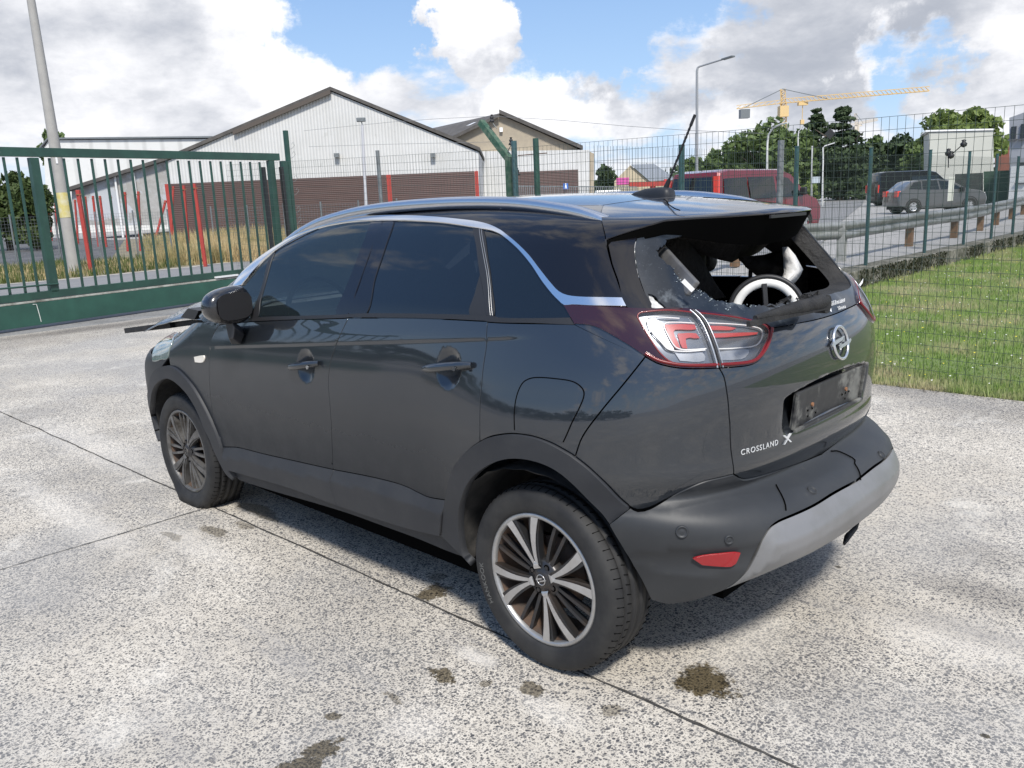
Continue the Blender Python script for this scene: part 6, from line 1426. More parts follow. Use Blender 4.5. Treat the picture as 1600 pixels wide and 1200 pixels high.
# ---------------------------------------------------------------- crash barrier
M_galv = mat('galvanised steel', (.34, .35, .35), .45, .5, dirt=[((.10, .11, .08), 1.5, .8), ((.20, .20, .19), 9, .5)]); M_wood = mat('weathered brown wood', (.16, .085, .045), .9, dirt=((.26, .17, .10), 8, .7)); M_conp = mat('concrete post', (.36, .36, .34), .9, dirt=((.2, .2, .18), 6, .6))
gpts = [gh(x, y) for x, y in ((1314, 407), (1420, 384), (1490, 371), (1531, 360), (1556, 351))]
dirg = (gpts[-1]-gpts[0])/4; gr_t = thing('crash_barrier', 'galvanised crash barrier on wooden posts between the mesh fence and the road', 'barrier', tuple(gpts[0]))
dq = ray(1148, 430); tq_ = (6.15-CP[0])/dq[0]; pq = CP+dq*tq_
allg = [np.array([6.2, pq[1]+4.0, 0]), np.array([6.15, pq[1], 0])]+gpts+[gpts[-1]+np.array([.6, -4.2, 0])*k for k in range(1, 6)]
for i, P in enumerate(allg):
    z = H(P[0], P[1]); bb = MB(); bb.box((P[0], P[1], z+.33), (.14, .16, .68), rz=.1); bb.build('barrier_post', M_conp if i == 2 else M_wood, gr_t)
prof = [(.00, -.155), (.04, -.10), (.04, -.06), (-.02, -.02), (-.02, .02), (.04, .06), (.04, .10), (.0, .155)]
V = []; Fc = []
for i, P in enumerate(allg):
    for (a, c_) in prof: V.append((P[0]-.10-a, P[1], H(P[0], P[1])+.55+c_))
m_ = len(prof)
for i in range(len(allg)-1):
    for k in range(m_-1): Fc.append((i*m_+k, i*m_+k+1, (i+1)*m_+k+1, (i+1)*m_+k))
br_ = MB().add(V, Fc, True).build('rail', M_galv, gr_t); br_.modifiers.new('s', 'SOLIDIFY').thickness = .006
# road beyond
def gpoly(name, pxs, dz, m): 
    P = [gh(x, y) for x, y in pxs]; o = MB().add([(q[0], q[1], .25+dz) for q in P], [tuple(range(len(P)))]).build(name, m); tag(o, kind='structure'); return o
gpoly('road', [(1180, 345), (1262, 326), (1300, 305), (1326, 294.5), (1352, 294), (1356, 300), (1349, 318), (1310, 350), (1275, 392), (1150, 405)], .004, M_asph)
M_mark = mat('worn road paint', (.70, .70, .68), .8, dirt=((.35, .35, .35), 8, .8))
gpoly('road_marking', [(1283, 377), (1350, 358), (1400, 346), (1442, 338), (1441, 336), (1398, 343), (1350, 354), (1284, 372)], .008, M_mark)
gpoly('road_marking', [(1290, 303.5), (1330, 300.5), (1330, 299.6), (1290, 302.4)], .008, M_mark); gpoly('road_marking', [(1283, 318), (1292, 314), (1292, 313), (1282, 317)], .008, M_mark)

# ================================================================== distance
# ---------------------------------------------------------------- foliage
M_bark = mat('bark', (.07, .055, .042), .95, dirt=((.12, .10, .08), 9, .6))
LM = {'mid': leafmat('mid green leaves', (.095, .145, .05), (.15, .205, .08), .35, transl=.25), 'dark': leafmat('dark green leaves', (.048, .075, .036), (.075, .108, .052), .4, transl=.15), 'light': leafmat('bright green leaves', (.16, .22, .06), (.23, .29, .10), .5, transl=.35), 'hedge': leafmat('hedge leaves', (.055, .085, .028), (.09, .12, .04), .8, transl=.2)}
def leafcloud(name, c, R_, n, size, m, par=None, seed=1, shape='round', clumps=14):
    "many leaf-sized faces gathered in clumps through the crown"
    r = np.random.default_rng(seed); size = size*.7 if shape == 'cone' else size; n = int(n*1.8) if shape == 'cone' else n; c = np.array(c, float); R_ = np.array(R_, float)
    d = r.normal(size=(clumps, 3)); d /= np.linalg.norm(d, axis=1, keepdims=True); cl = d*(r.random((clumps, 1))**.45)*.74; 
    if shape == 'cone':
        hz = r.random(clumps)**1.3; ang = r.uniform(0, 2*pi, clumps); rad_ = (1-hz)*(.35+.65*r.random(clumps)); cl = np.stack([np.cos(ang)*rad_, np.sin(ang)*rad_, hz*2-1], 1)
    k = r.integers(0, clumps, n); cs = r.uniform(.20, .42, clumps)
    if shape == 'cone': cs = .14+.38*(1-hz)
    o = r.normal(size=(n, 3)); o /= np.linalg.norm(o, axis=1, keepdims=True); o *= (r.random((n, 1))**.4)
    P = c+(cl[k]+o*cs[k][:, None]*(np.array([1, 1, .75]) if shape != 'cone' else np.array([1, 1, .22])))*R_
    a = r.normal(size=(n, 3)); a /= np.linalg.norm(a, axis=1, keepdims=True); b_ = np.cross(a, r.normal(size=(n, 3))); b_ /= np.linalg.norm(b_, axis=1, keepdims=True)
    s_ = size*(.5+r.random((n, 1))); V = np.stack([P-a*s_, P+b_*s_*.6, P+a*s_, P-b_*s_*.6], 1).reshape(-1, 3)
    me = bpy.data.meshes.new(name); me.from_pydata(V.tolist(), [], (np.arange(n)[:, None]*4+np.arange(4)).tolist()); me.materials.append(m); me.update(); return link(name, me, par)
def tree(name, label, px_, ytop, wpx, D, m, group='trees beyond the road', shape='round', n=2600, seed=1, low=.25, trunk=True):
    B = gcol(px_, D); top_ = zat(px_, ytop, D); h = top_-B[2]; w = wpx/FPX*D; t = thing(name, label, 'tree', tuple(B), 0, group)
    cz = B[2]+h*(low+1)/2; leafcloud('crown', (B[0], B[1], cz), (w/2*(1.15 if shape == 'round' else 1.0), w/2*(1.15 if shape == 'round' else 1.0), h*(1-low)/2*(1.12 if shape == 'round' else 1.0)), int(n*1.9), max(.08, .0030*D), m, t, seed, shape, clumps=26 if shape == 'round' else 70)
    b = MB(); b.tube([(B[0], B[1], B[2]-.2), (B[0]+.1, B[1], B[2]+h*.35), (B[0], B[1]+.1, B[2]+h*.75)], [w*.035+.08, w*.028+.06, .05], 7)
    for k in range(5):
        a = random.uniform(0, 2*pi); b.tube([(B[0], B[1], B[2]+h*(.3+.07*k)), (B[0]+math.cos(a)*w*.3, B[1]+math.sin(a)*w*.3, B[2]+h*(.5+.07*k))], [w*.02+.03, .03], 5)
    b.build('trunk', M_bark, t); return t
TS = [('tree', 'broad green tree rising behind the red van under the crane mast', 1190, 186, 105, 88, 'mid', 'round', 3600, .1),
      ('tree', 'green tree just left of the twin dark conifers', 1245, 192, 60, 92, 'mid', 'round', 2600, .1),
      ('conifer_tree', 'left of the twin tall dark conifers', 1272, 172, 100, 96, 'dark', 'cone', 2600, .05),
      ('conifer_tree', 'right of the twin tall dark conifers, with the pointed tip', 1312, 167, 120, 94, 'dark', 'cone', 3200, .05),
      ('tree', 'dark rounded tree under the small distant crane', 1345, 212, 60, 100, 'dark', 'round', 2400, .1),
      ('tree', 'round dark tree right of the small distant crane', 1366, 204, 42, 104, 'mid', 'round', 1800, .1),
      ('tree', 'low dark tree behind the black van', 1402, 209, 66, 102, 'dark', 'round', 2600, .05),
      ('tree', 'dark tree touching the left side of the pale cabin', 1438, 215, 46, 98, 'mid', 'round', 1800, .05),
      ('tree', 'large bright green tree spreading above the pale cabin', 1492, 160, 122, 92, 'light', 'round', 6500, .12),
      ('tree', 'low tree left of the broad tree, right of the tall street lamp', 1126, 226, 60, 110, 'mid', 'round', 2000, .1),
      ('tree', 'small pale tree behind the roof aerial', 1088, 246, 60, 118, 'mid', 'round', 1600, .1),
      ('tree', 'low dark tree beside the end of the white warehouse wall', 950, 250, 46, 130, 'dark', 'round', 1600, .0),
      ('tree', 'small dark tree above the beige house roof', 1005, 253, 34, 150, 'dark', 'round', 900, .0),
      ('tree', 'far tree peeping above the long white shed at left', 101, 196, 34, 120, 'mid', 'round', 1400, .5),
      ('tree', 'dark bushy tree behind the left end of the gate', 10, 262, 90, 55, 'hedge', 'round', 3600, .0),
      ('tree', 'olive bushy tree between gate stile and white shed', 52, 268, 50, 52, 'hedge', 'round', 2600, .0),
      ('bush', 'yellow flowering bush behind the red van mirror', 1262, 277, 30, 60, 'light', 'round', 700, .0)]
for i, (nm, lb, x, yt, w, D, mk, sh_, n, low) in enumerate(TS): tree(nm, lb, x, yt, w, D, LM[mk], shape=sh_, n=n, seed=20+i, low=low)
# a far belt of woodland
b = leafcloud('woodland', tuple(gcol(1230, 190)+np.array([0, 0, 4.])), (60, 22, 5.5), 5000, .8, LM['dark'], seed=77, clumps=60); tag(b, kind='stuff')
b = leafcloud('woodland', tuple(gcol(1010, 240)+np.array([0, 0, 1.5])), (40, 15, 5), 1800, .9, LM['dark'], seed=78, clumps=40); tag(b, kind='stuff')
# ---------------------------------------------------------------- buildings, drawn in a frame turned to face the yard
FR = [fh, rh, BR]
def loc(px_, py_, dep):
    d = ray(px_, py_); t = dep/(d@FR[0]); return Vector((float(t*(d@FR[1])), float(dep), float(CP[2]+t*d[2])))
def building(name, label, cat, dep, x0px, face=None, turn=0.):
    "face: photo column the front is turned towards (the yard's own direction if None)"
    if face is None: FR[:] = [fh, rh, BR]
    else:
        d = ray(face, 300); a = math.atan2(d[1], d[0])+rad(turn); FR[:] = [np.array([math.cos(a), math.sin(a), 0]), np.array([math.sin(a), -math.cos(a), 0]), a-pi/2]
    o = loc(x0px, 300, dep); base = CP+FR[1]*o.x+FR[0]*o.y; return thing(name, label, cat, (base[0], base[1], 0.), FR[2]), Vector((o.x, o.y, 0))
def lpart(name, mb, m, t, O, par=None):
    mb.v = [(v[0]-O.x, v[1]-O.y, v[2]) for v in mb.v]; o = link(name, mb.mesh(name, m), par or t, False)
    return o
def ribbed(name, c1, c2, scale, rough=.5, dirt=None, axis='X', amp=.5):
    m = mat(name, c1, rough, dirt=dirt or [(c2, .35, .6), ((c2[0]*.6, c2[1]*.6, c2[2]*.55), 1.8, .35, .58, .75)]); nt = m.node_tree; N, L = nt.nodes, nt.links; b = N['Principled BSDF']
    w = N.new('ShaderNodeTexWave'); w.bands_direction = axis; w.inputs['Scale'].default_value = scale; tc = N.new('ShaderNodeTexCoord'); L.new(tc.outputs['Object'], w.inputs['Vector'])
    bp = N.new('ShaderNodeBump'); bp.inputs['Strength'].default_value = amp; bp.inputs['Distance'].default_value = .06; L.new(w.outputs['Fac'], bp.inputs['Height']); L.new(bp.outputs[0], b.inputs['Normal'])
    x = N.new('ShaderNodeMixRGB'); x.blend_type = 'MULTIPLY'; r_ = N.new('ShaderNodeMapRange'); L.new(w.outputs['Fac'], r_.inputs['Value']); r_.inputs['From Min'].default_value = 0; r_.inputs['From Max'].default_value = .25; r_.inputs['To Min'].default_value = .35; r_.inputs['To Max'].default_value = 0
    src = b.inputs['Base Color'].links[0].from_socket; L.new(r_.outputs[0], x.inputs[0]); L.new(src, x.inputs[1]); x.inputs[2].default_value = (.5, .5, .5, 1); L.new(x.outputs[0], b.inputs['Base Color']); return m
M_clad = ribbed('white profiled cladding', (.62, .62, .61), (.50, .50, .48), 1.3)
M_clad2 = ribbed('white panel cladding', (.66, .66, .64), (.58, .57, .54), .16, amp=.1)
M_roofs = mat('dark slate verge', (.075, .070, .066), .85, dirt=((.14, .13, .12), 1.5, .7))
M_brown = ribbed('brown roller door', (.085, .050, .045), (.11, .065, .055), 2.2, axis='Z', amp=.3)
M_redst = mat('red steel', (.38, .045, .035), .6, dirt=((.25, .04, .03), 8, .6))
M_beige = mat('beige render panels', (.40, .345, .26), .9, dirt=[((.32, .27, .21), .4, .7), ((.24, .21, .18), 1.5, .4)])
M_grey = mat('grey rendered wall', (.33, .34, .36), .9, dirt=((.26, .27, .29), .6, .6))
def front(poly, dep, thick=0.): return [loc(x, y, dep) for x, y in poly]
def prism_back(poly_px, dep, back, base=None):
    P = front(poly_px, dep); 
    if base is not None: P = [Vector((p_.x, p_.y, base)) if p_.z < .6 else p_ for p_ in P]
    n = len(P); Q = [p_+Vector((0, back, 0)) for p_ in P]; return MB().add(P+Q, [tuple(range(n)), tuple(range(2*n-1, n-1, -1))]+[(i, i+n, (i+1) % n+n, (i+1) % n) for i in range(n)])
def slab(a, b_, dep, back, th, over=.5, oz=0.):
    A, B_ = loc(*a, dep), loc(*b_, dep); A.y -= over; B_.y -= over; A.z += oz; B_.z += oz; d = Vector((0, back+over, 0)); u = Vector((0, 0, th)); V = [A, B_, B_+u, A+u]; V += [v+d for v in V]
    return MB().add(V, [(0, 1, 2, 3), (7, 6, 5, 4), (0, 4, 5, 1), (1, 5, 6, 2), (2, 6, 7, 3), (3, 7, 4, 0)])
t, O = building('warehouse', 'big white profiled gable warehouse with brown doors and red door posts', 'warehouse', 66, 500); D_ = 66
lpart('gable_wall', prism_back([(261, 352), (261, 252), (365, 206), (517, 143), (748, 238), (748, 330)], D_, 45, 0), M_clad, t, O)
lpart('lean_to', prism_back([(112, 352), (112, 297), (261, 252), (261, 352)], D_+.3, 40, 0), mat('pale lean to wall', (.42, .44, .47), .8, dirt=[((.30, .29, .27), .28, .9, .46, .5), ((.5, .5, .5), 2, .4)]), t, O)
lpart('roof', slab((261, 251), (517, 142), D_, 45, .26, .2, .03), M_roofs, t, O); lpart('roof', slab((517, 142), (750, 236.5), D_, 45, .26, .2, .03), M_roofs, t, O)
lpart('lean_to_roof', slab((106, 299), (263, 250), D_, 42, .26, .25), M_roofs, t, O)
lpart('verge_flashing', slab((364, 205), (516, 141), D_-.25, .1, .3, .1, -.26), mat('brown flashing', (.09, .075, .065), .8), t, O)
a, b_ = loc(263, 287, D_), loc(745, 268, D_)
def door(x0, x1, nm, m):
    mb = MB(); f0, f1 = (x0-263)/482, (x1-263)/482; X0, X1 = a.x+(b_.x-a.x)*f0, a.x+(b_.x-a.x)*f1; mb.box(((X0+X1)/2, D_-.06, 1.95), (X1-X0, .14, 3.9)); return lpart(nm, mb, m, t, O)
door(264, 603, 'roller_door', M_brown); door(611, 741, 'roller_door', M_brown); door(603.5, 610.5, 'door_post', M_redst); door(741.5, 747, 'door_post', M_redst); door(258, 263.5, 'door_post', M_redst)
for x in (527, 677):
    q = loc(x, 243, D_); lpart('wall_lamp', MB().box((q.x, D_-.25, q.z), (.35, .4, .3)), M_gpost, t, O)
for (x0, y0, x1, y1) in ((178, 276, 184, 340), (207, 270, 214, 335)):
    q, q2 = loc(x0, y0, D_), loc(x1, y1, D_); lpart('downpipe', MB().cyl((q.x, D_+.15, q.z), (q.x, D_+.15, 0), .09, 8), mat('white downpipe', (.7, .7, .7), .5), t, O)
t, O = building('warehouse', 'beige gabled warehouse with slate roof and white lower front, right of the white gable', 'warehouse', 82, 820); D_ = 82
lpart('gable_wall', prism_back([(640, 236), (706, 212), (780, 179), (906, 234), (906, 240), (640, 240)], D_, 40), M_beige, t, O)
lpart('front_wall', prism_back([(640, 330), (640, 238), (921, 234), (921, 316)], D_-.6, 38, 0), M_clad, t, O)
lpart('end_wall', prism_back([(921.5, 316), (921.5, 237), (928, 240), (928, 316)], D_-.4, 38, 0), M_beige, t, O)
lpart('roof', slab((780, 178), (910, 234), D_, 40, .35, .6), M_roofs, t, O)
A, B_ = loc(780, 177, D_-.6), loc(690, 221, D_-.6); C_, E2 = loc(672, 201, D_+34), loc(560, 236, D_+34)
lpart('roof_slope', MB().add([A, B_, E2, C_, A-Vector((0, 0, .3)), B_-Vector((0, 0, .3))], [(0, 1, 2, 3), (0, 4, 5, 1)]), M_roofs, t, O)
A1, A2 = loc(735, 191.5, D_-.8), loc(680, 204.5, D_+15); lpart('skylight', MB().add([A.lerp(B_, .30).lerp(C_.lerp(E2, .30), .05)+Vector((0, 0, .08)), A.lerp(B_, .42).lerp(C_.lerp(E2, .42), .05)+Vector((0, 0, .08)), A.lerp(B_, .42).lerp(C_.lerp(E2, .42), .75)+Vector((0, 0, .08)), A.lerp(B_, .30).lerp(C_.lerp(E2, .30), .75)+Vector((0, 0, .08))], [(0, 1, 2, 3)]), mat('white skylight', (.75, .76, .78), .4), t, O)
q0, q1 = loc(805, 270, D_), loc(902, 263, D_); lpart('roller_door', MB().box(((q0.x+q1.x)/2, D_-.66, 2.1), (q1.x-q0.x, .14, 4.2)), M_brown, t, O)
q = loc(783, 203, D_); lpart('floodlight', MB().box((q.x, D_-.15, q.z), (.3, .3, .4)), M_pale, t, O)
t, O = building('shed', 'long low white panelled shed at the left behind the lamp pole', 'shed', 96, 180); D_ = 96
lpart('front_wall', prism_back([(76, 372), (68, 232), (76, 219), (330, 217), (330, 360)], D_, 30, 0), M_clad2, t, O)
lpart('roof_edge', slab((64, 232), (76, 218), D_, 30, .15, .3), M_gpost, t, O); lpart('roof_edge', slab((76, 218), (332, 215.5), D_, 30, .18, .3), M_gpost, t, O)
t, O = building('cabin', 'two storey pale box cabin with a shaded left side below the bright tree', 'building', 74, 1500, 1450, 4); D_ = 74
lpart('wall', prism_back([(1452, 320), (1452, 207), (1552, 204.5), (1552, 320)], D_, 6, .25), mat('cream cabin wall', (.52, .52, .46), .7, dirt=((.45, .45, .40), .6, .6)), t, O)
lpart('roof_edge', slab((1446, 206), (1553, 203.5), D_, 6, .12, .1), M_pale, t, O)
t, O = building('house', 'grey rendered house with two dark windows at the right edge', 'house', 48, 1600, 1577, -22); D_ = 48
lpart('wall', prism_back([(1577, 330), (1577, 184), (1610, 172), (1700, 172), (1700, 330)], D_, 10, .25), M_grey, t, O)
for x0, x1, y0, y1 in ((1581, 1587, 198, 217), (1596, 1603, 194, 216), (1593, 1602, 254, 285)):
    q0, q1 = loc(x0, y0, D_), loc(x1, y1, D_); w = lpart('window', MB().box(((q0.x+q1.x)/2, D_-.02, (q0.z+q1.z)/2), (q1.x-q0.x, .10, q0.z-q1.z)), M_glass, t, O); lpart('window_sill', MB().box(((q0.x+q1.x)/2, D_-.08, q1.z-.04), (q1.x-q0.x+.15, .22, .07)), M_shine, t, O, w)
lpart('door', MB().box((loc(1592, 300, D_).x, D_-.04, 1.25), (.9, .08, 2.0)), mat('white door', (.7, .7, .68), .5), t, O)
t, O = building('house', 'small red brick house squeezed between cabin and grey house', 'house', 110, 1566, 1566); D_ = 110
lpart('wall', prism_back([(1554, 320), (1554, 224), (1576, 214), (1582, 214), (1582, 320)], D_, 8, .25), mat('red brick', (.26, .10, .07), .9, dirt=((.18, .07, .05), 2, .6)), t, O); lpart('roof', slab((1553, 222), (1583, 213), D_, 8, .2, .3), M_roofs, t, O)
q = loc(1567, 236, D_); lpart('window', MB().box((q.x, D_-.03, q.z), (1.0, .1, .5)), M_pale, t, O)
t, O = building('house', 'low beige house with grey roof beyond the warehouses', 'house', 120, 1000, 1000); D_ = 120
lpart('wall', prism_back([(960, 300), (960, 283), (985, 258), (1014, 283), (1052, 283), (1052, 300)], D_, 8, 0), mat('cream render', (.52, .45, .32), .9, dirt=((.42, .36, .27), .8, .5)), t, O)
A, B_ = loc(985, 257, D_-.3), loc(1015, 283, D_-.3); lpart('roof', MB().add([A, B_, loc(1058, 281, D_+6), loc(1022, 256, D_+6)], [(0, 1, 2, 3)]), mat('grey roof sheet', (.22, .24, .27), .6), t, O)
q = loc(973, 283, D_); lpart('poster', MB().box((q.x, D_-.06, q.z), (1.7, .08, .9)), mat('pink poster', (.62, .10, .36), .6), t, O)
for x0 in (943, 955):
    q = loc(x0, 283, 112); tag(MB().box(tuple(CP*0+FR[1]*q.x+FR[0]*q.y+np.array([CP[0], CP[1], 1.3])), (2.2, 2.2, 2.2), rz=BR).build('parked_trailer', M_pale, bevel=.1), 'small white %s by the beige house' % ('trailer at the left' if x0 == 943 else 'trailer at the right'), 'trailer')
# ---------------------------------------------------------------- lamps, poles, cranes
B = gnd(118, 428); Dp = math.hypot(B[0]-CP[0], B[1]-CP[1]); t = thing('lamp_pole', 'tall tapered concrete lamp pole with a yellow band left behind the gate', 'lamp pole', tuple(B)); topP = at(48, -2, Dp)
dirp = (Vector(topP)-Vector(B)).normalized(); M_pole = mat('concrete pole', (.36, .35, .33), .85, dirt=((.27, .26, .25), 3, .6)); Bv = Vector(B)
b = MB(); b.tube([Bv, Bv+dirp*9.5], [.185, .085], 20); b.build('shaft', M_pole, t)
b = MB(); b.tube([Bv+Vector((0, 0, -.02)), Bv+dirp*.16], [.235, .215], 20); b.build('collar', M_pole, t)
b = MB(); b.tube([Bv+dirp*1.62, Bv+dirp*2.32], [.176, .172], 20, cap=False); b.build('yellow_band', mat('faded yellow band', (.55, .47, .16), .6, dirt=((.6, .58, .45), 6, .8)), t)
b = MB(); b.box(Bv+dirp*3.25+Vector((-.15, .06, 0)), (.02, .05, .26)); b.build('small_sticker', M_pale, t)
def stlamp(label, px_, ybase, pts, D, r0=.09, head=True, mm=None, r1=.05):
    B = gcol(px_, D); t = thing('street_lamp', label, 'street lamp', tuple(B), 0, 'street lamps along the road'); P = [Vector(B)]+[Vector(at(x, y, D+dd)) for x, y, dd in pts]
    b = MB(); n = len(P); b.tube(P, [r0+(r1-r0)*i/(n-1) for i in range(n)], 8); b.build('mast', mm or M_lampm, t)
    if head:
        d = (P[-1]-P[-2]).normalized(); b = MB(); b.bar(P[-1]-d*.15, P[-1]+d*.75, .30, .10); b.build('lantern', M_gpost, t, bevel=.03)
    return t
M_lampm = mat('grey lamp mast', (.30, .31, .32), .5, .3)
stlamp('tall straight street lamp with a cranked arm behind the roof aerial', 1089, 300, [(1089, 200, 0), (1089, 112, 0), (1090, 106, 0), (1093, 104, 0), (1132, 92, -1.5)], 58, .10, mm=M_lampm)
M_lw = mat('white lamp mast', (.6, .6, .58), .5)
stlamp('white curved street lamp in front of the broad green tree', 1199, 258, [(1199, 225, 0), (1201, 210, 0), (1208, 200, -.4), (1220, 194, -1), (1230, 192, -1.5)], 62, .075, False, M_lw)
stlamp('slim curved street lamp in front of the left conifer', 1248, 258, [(1247, 215, 0), (1248, 205, 0), (1253, 200, 0)], 80, .06, False, M_lw, .04)
stlamp('straight white street lamp right of the twin conifers', 1286, 296, [(1286, 250, 0), (1286, 231, 0), (1289, 228, 0), (1305, 223, 0)], 66, .07, False, M_lw, .04)
stlamp('short thin street lamp furthest down the road', 1332, 290, [(1332, 262, 0), (1333, 249, 0), (1342, 246, 0)], 120, .07, False, M_lw, .05)
t = thing('sign_pole', 'pole with a diamond road sign and small boards at the roadside', 'sign', tuple(gcol(1269, 52))); b = MB(); b.cyl(gcol(1269, 52), at(1269, 228, 52), .05, 8); b.build('shaft', mat('striped sign pole', (.45, .45, .44), .5), t)
q = Vector(at(1297, 209, 52)); q1_ = Vector(at(1275, 232, 52)); b = MB(); b.bar(q1_, q, .03); b.build('stay', M_gasket, t)
R3 = Matrix.Rotation(BR, 3, 'Z') @ Matrix.Rotation(rad(45), 3, 'Y'); b = MB(); b.box(q, (.42, .03, .42), M=R3); b.build('sign_board', M_gasket, t); q = Vector(at(1275, 281, 52)); b = MB(); b.box(q, (.45, .05, .35), rz=BR); b.build('small_board', mat('pale blue board', (.45, .5, .55), .5), t)
B = gcol(570, 30); t = thing('floodlight_pole', 'thin pale pole with a square floodlight in front of the white gable', 'floodlight', tuple(B)); b = MB(); b.tube([B, at(566, 195, 30)], [.06, .045], 8); b.build('shaft', mat('pale pole', (.5, .5, .52), .5), t); q = Vector(at(564, 187, 30)); b = MB(); b.box(q, (.30, .12, .14), rz=BR); b.build('floodlight', M_gpost, t, bevel=.02); b = MB(); b.cyl(at(566, 195, 30), q, .02, 6); b.build('bracket', M_gpost, t)
def crane(label, D, mx, ytop, ybase, jl, jr, ycol, cab, s, m):
    B = gcol(mx, D, .25); t = thing('tower_crane', label, 'crane', tuple(B)); w = s
    def lattice(nm, P0, P1, w0, up, n):
        P0, P1 = Vector(P0), Vector(P1); b = MB(); d = (P1-P0).normalized(); side = d.cross(Vector(up)).normalized(); upv = side.cross(d); r_ = w0*.10
        cs = [side*w0/2, -side*w0/2, upv*w0*.9]; 
        for c_ in cs: b.bar(P0+c_, P1+c_, r_*1.6)
        for k in range(n):
            a_, c_ = P0.lerp(P1, k/n), P0.lerp(P1, (k+1)/n); o = k % 2
            b.bar(a_+cs[o], c_+cs[1-o], r_); b.bar(a_+cs[2], c_+cs[0], r_); b.bar(a_+cs[2], c_+cs[1], r_)
        return b.build(nm, m, t)
    base = Vector(B); topm = Vector(at(mx, ycol, D)); apex = Vector(at(mx-1, ytop, D)); lattice('mast', base, topm, w, (fh[0], fh[1], 0), 26); lattice('apex_tower', topm, apex, w*.8, (fh[0], fh[1], 0), 6)
    L_, R_ = Vector(at(*jl, D)), Vector(at(*jr, D)); lattice('jib', topm, R_, w*.75, (0, 0, 1), 34); lattice('counter_jib', topm, L_, w*.6, (0, 0, 1), 9)
    bm2 = MB(); bm2.box(L_.lerp(topm, .17)+Vector((0, 0, -1.0*s)), (1.6*s, 1.4*s, 1.5*s), rz=BR); bm2.build('counterweight', M_gpost, t)
    bm2 = MB(); bm2.bar(apex, topm.lerp(R_, .33), .12*s); bm2.bar(apex, topm.lerp(L_, .85), .12*s); bm2.build('pendant_bar', M_gpost, t)
    bm2 = MB(); bm2.box(topm+Vector((0, 0, -1.4*s)), (1.5*s, 1.5*s, 1.8*s), rz=BR); bm2.build('cab', m, t)
    hk = topm.lerp(R_, .14); bm2 = MB(); bm2.box(hk+Vector((0, 0, -.4*s)), (1.6*s, .8*s, .5*s), rz=BR); bm2.bar(hk, hk-Vector((0, 0, 3.4*s)), .10*s); bm2.box(hk-Vector((0, 0, 3.4*s)), (.6*s, .5*s, .8*s), rz=BR); bm2.build('hoist_trolley', m, t)
    return t
M_crane = mat('yellow crane paint', (.66, .46, .20), .5, dirt=((.6, .45, .25), .2, .6))
crane('yellow tower crane with long jib above the trees', 300, 1224, 139, 300, (1151, 170), (1452, 142), 161, True, 1.9, M_crane)
crane('small far tower crane half hidden behind dark trees', 520, 1338, 177, 300, (1326, 196), (1372, 188), 195, True, 1.7, mat('pale crane paint', (.62, .55, .45), .6))
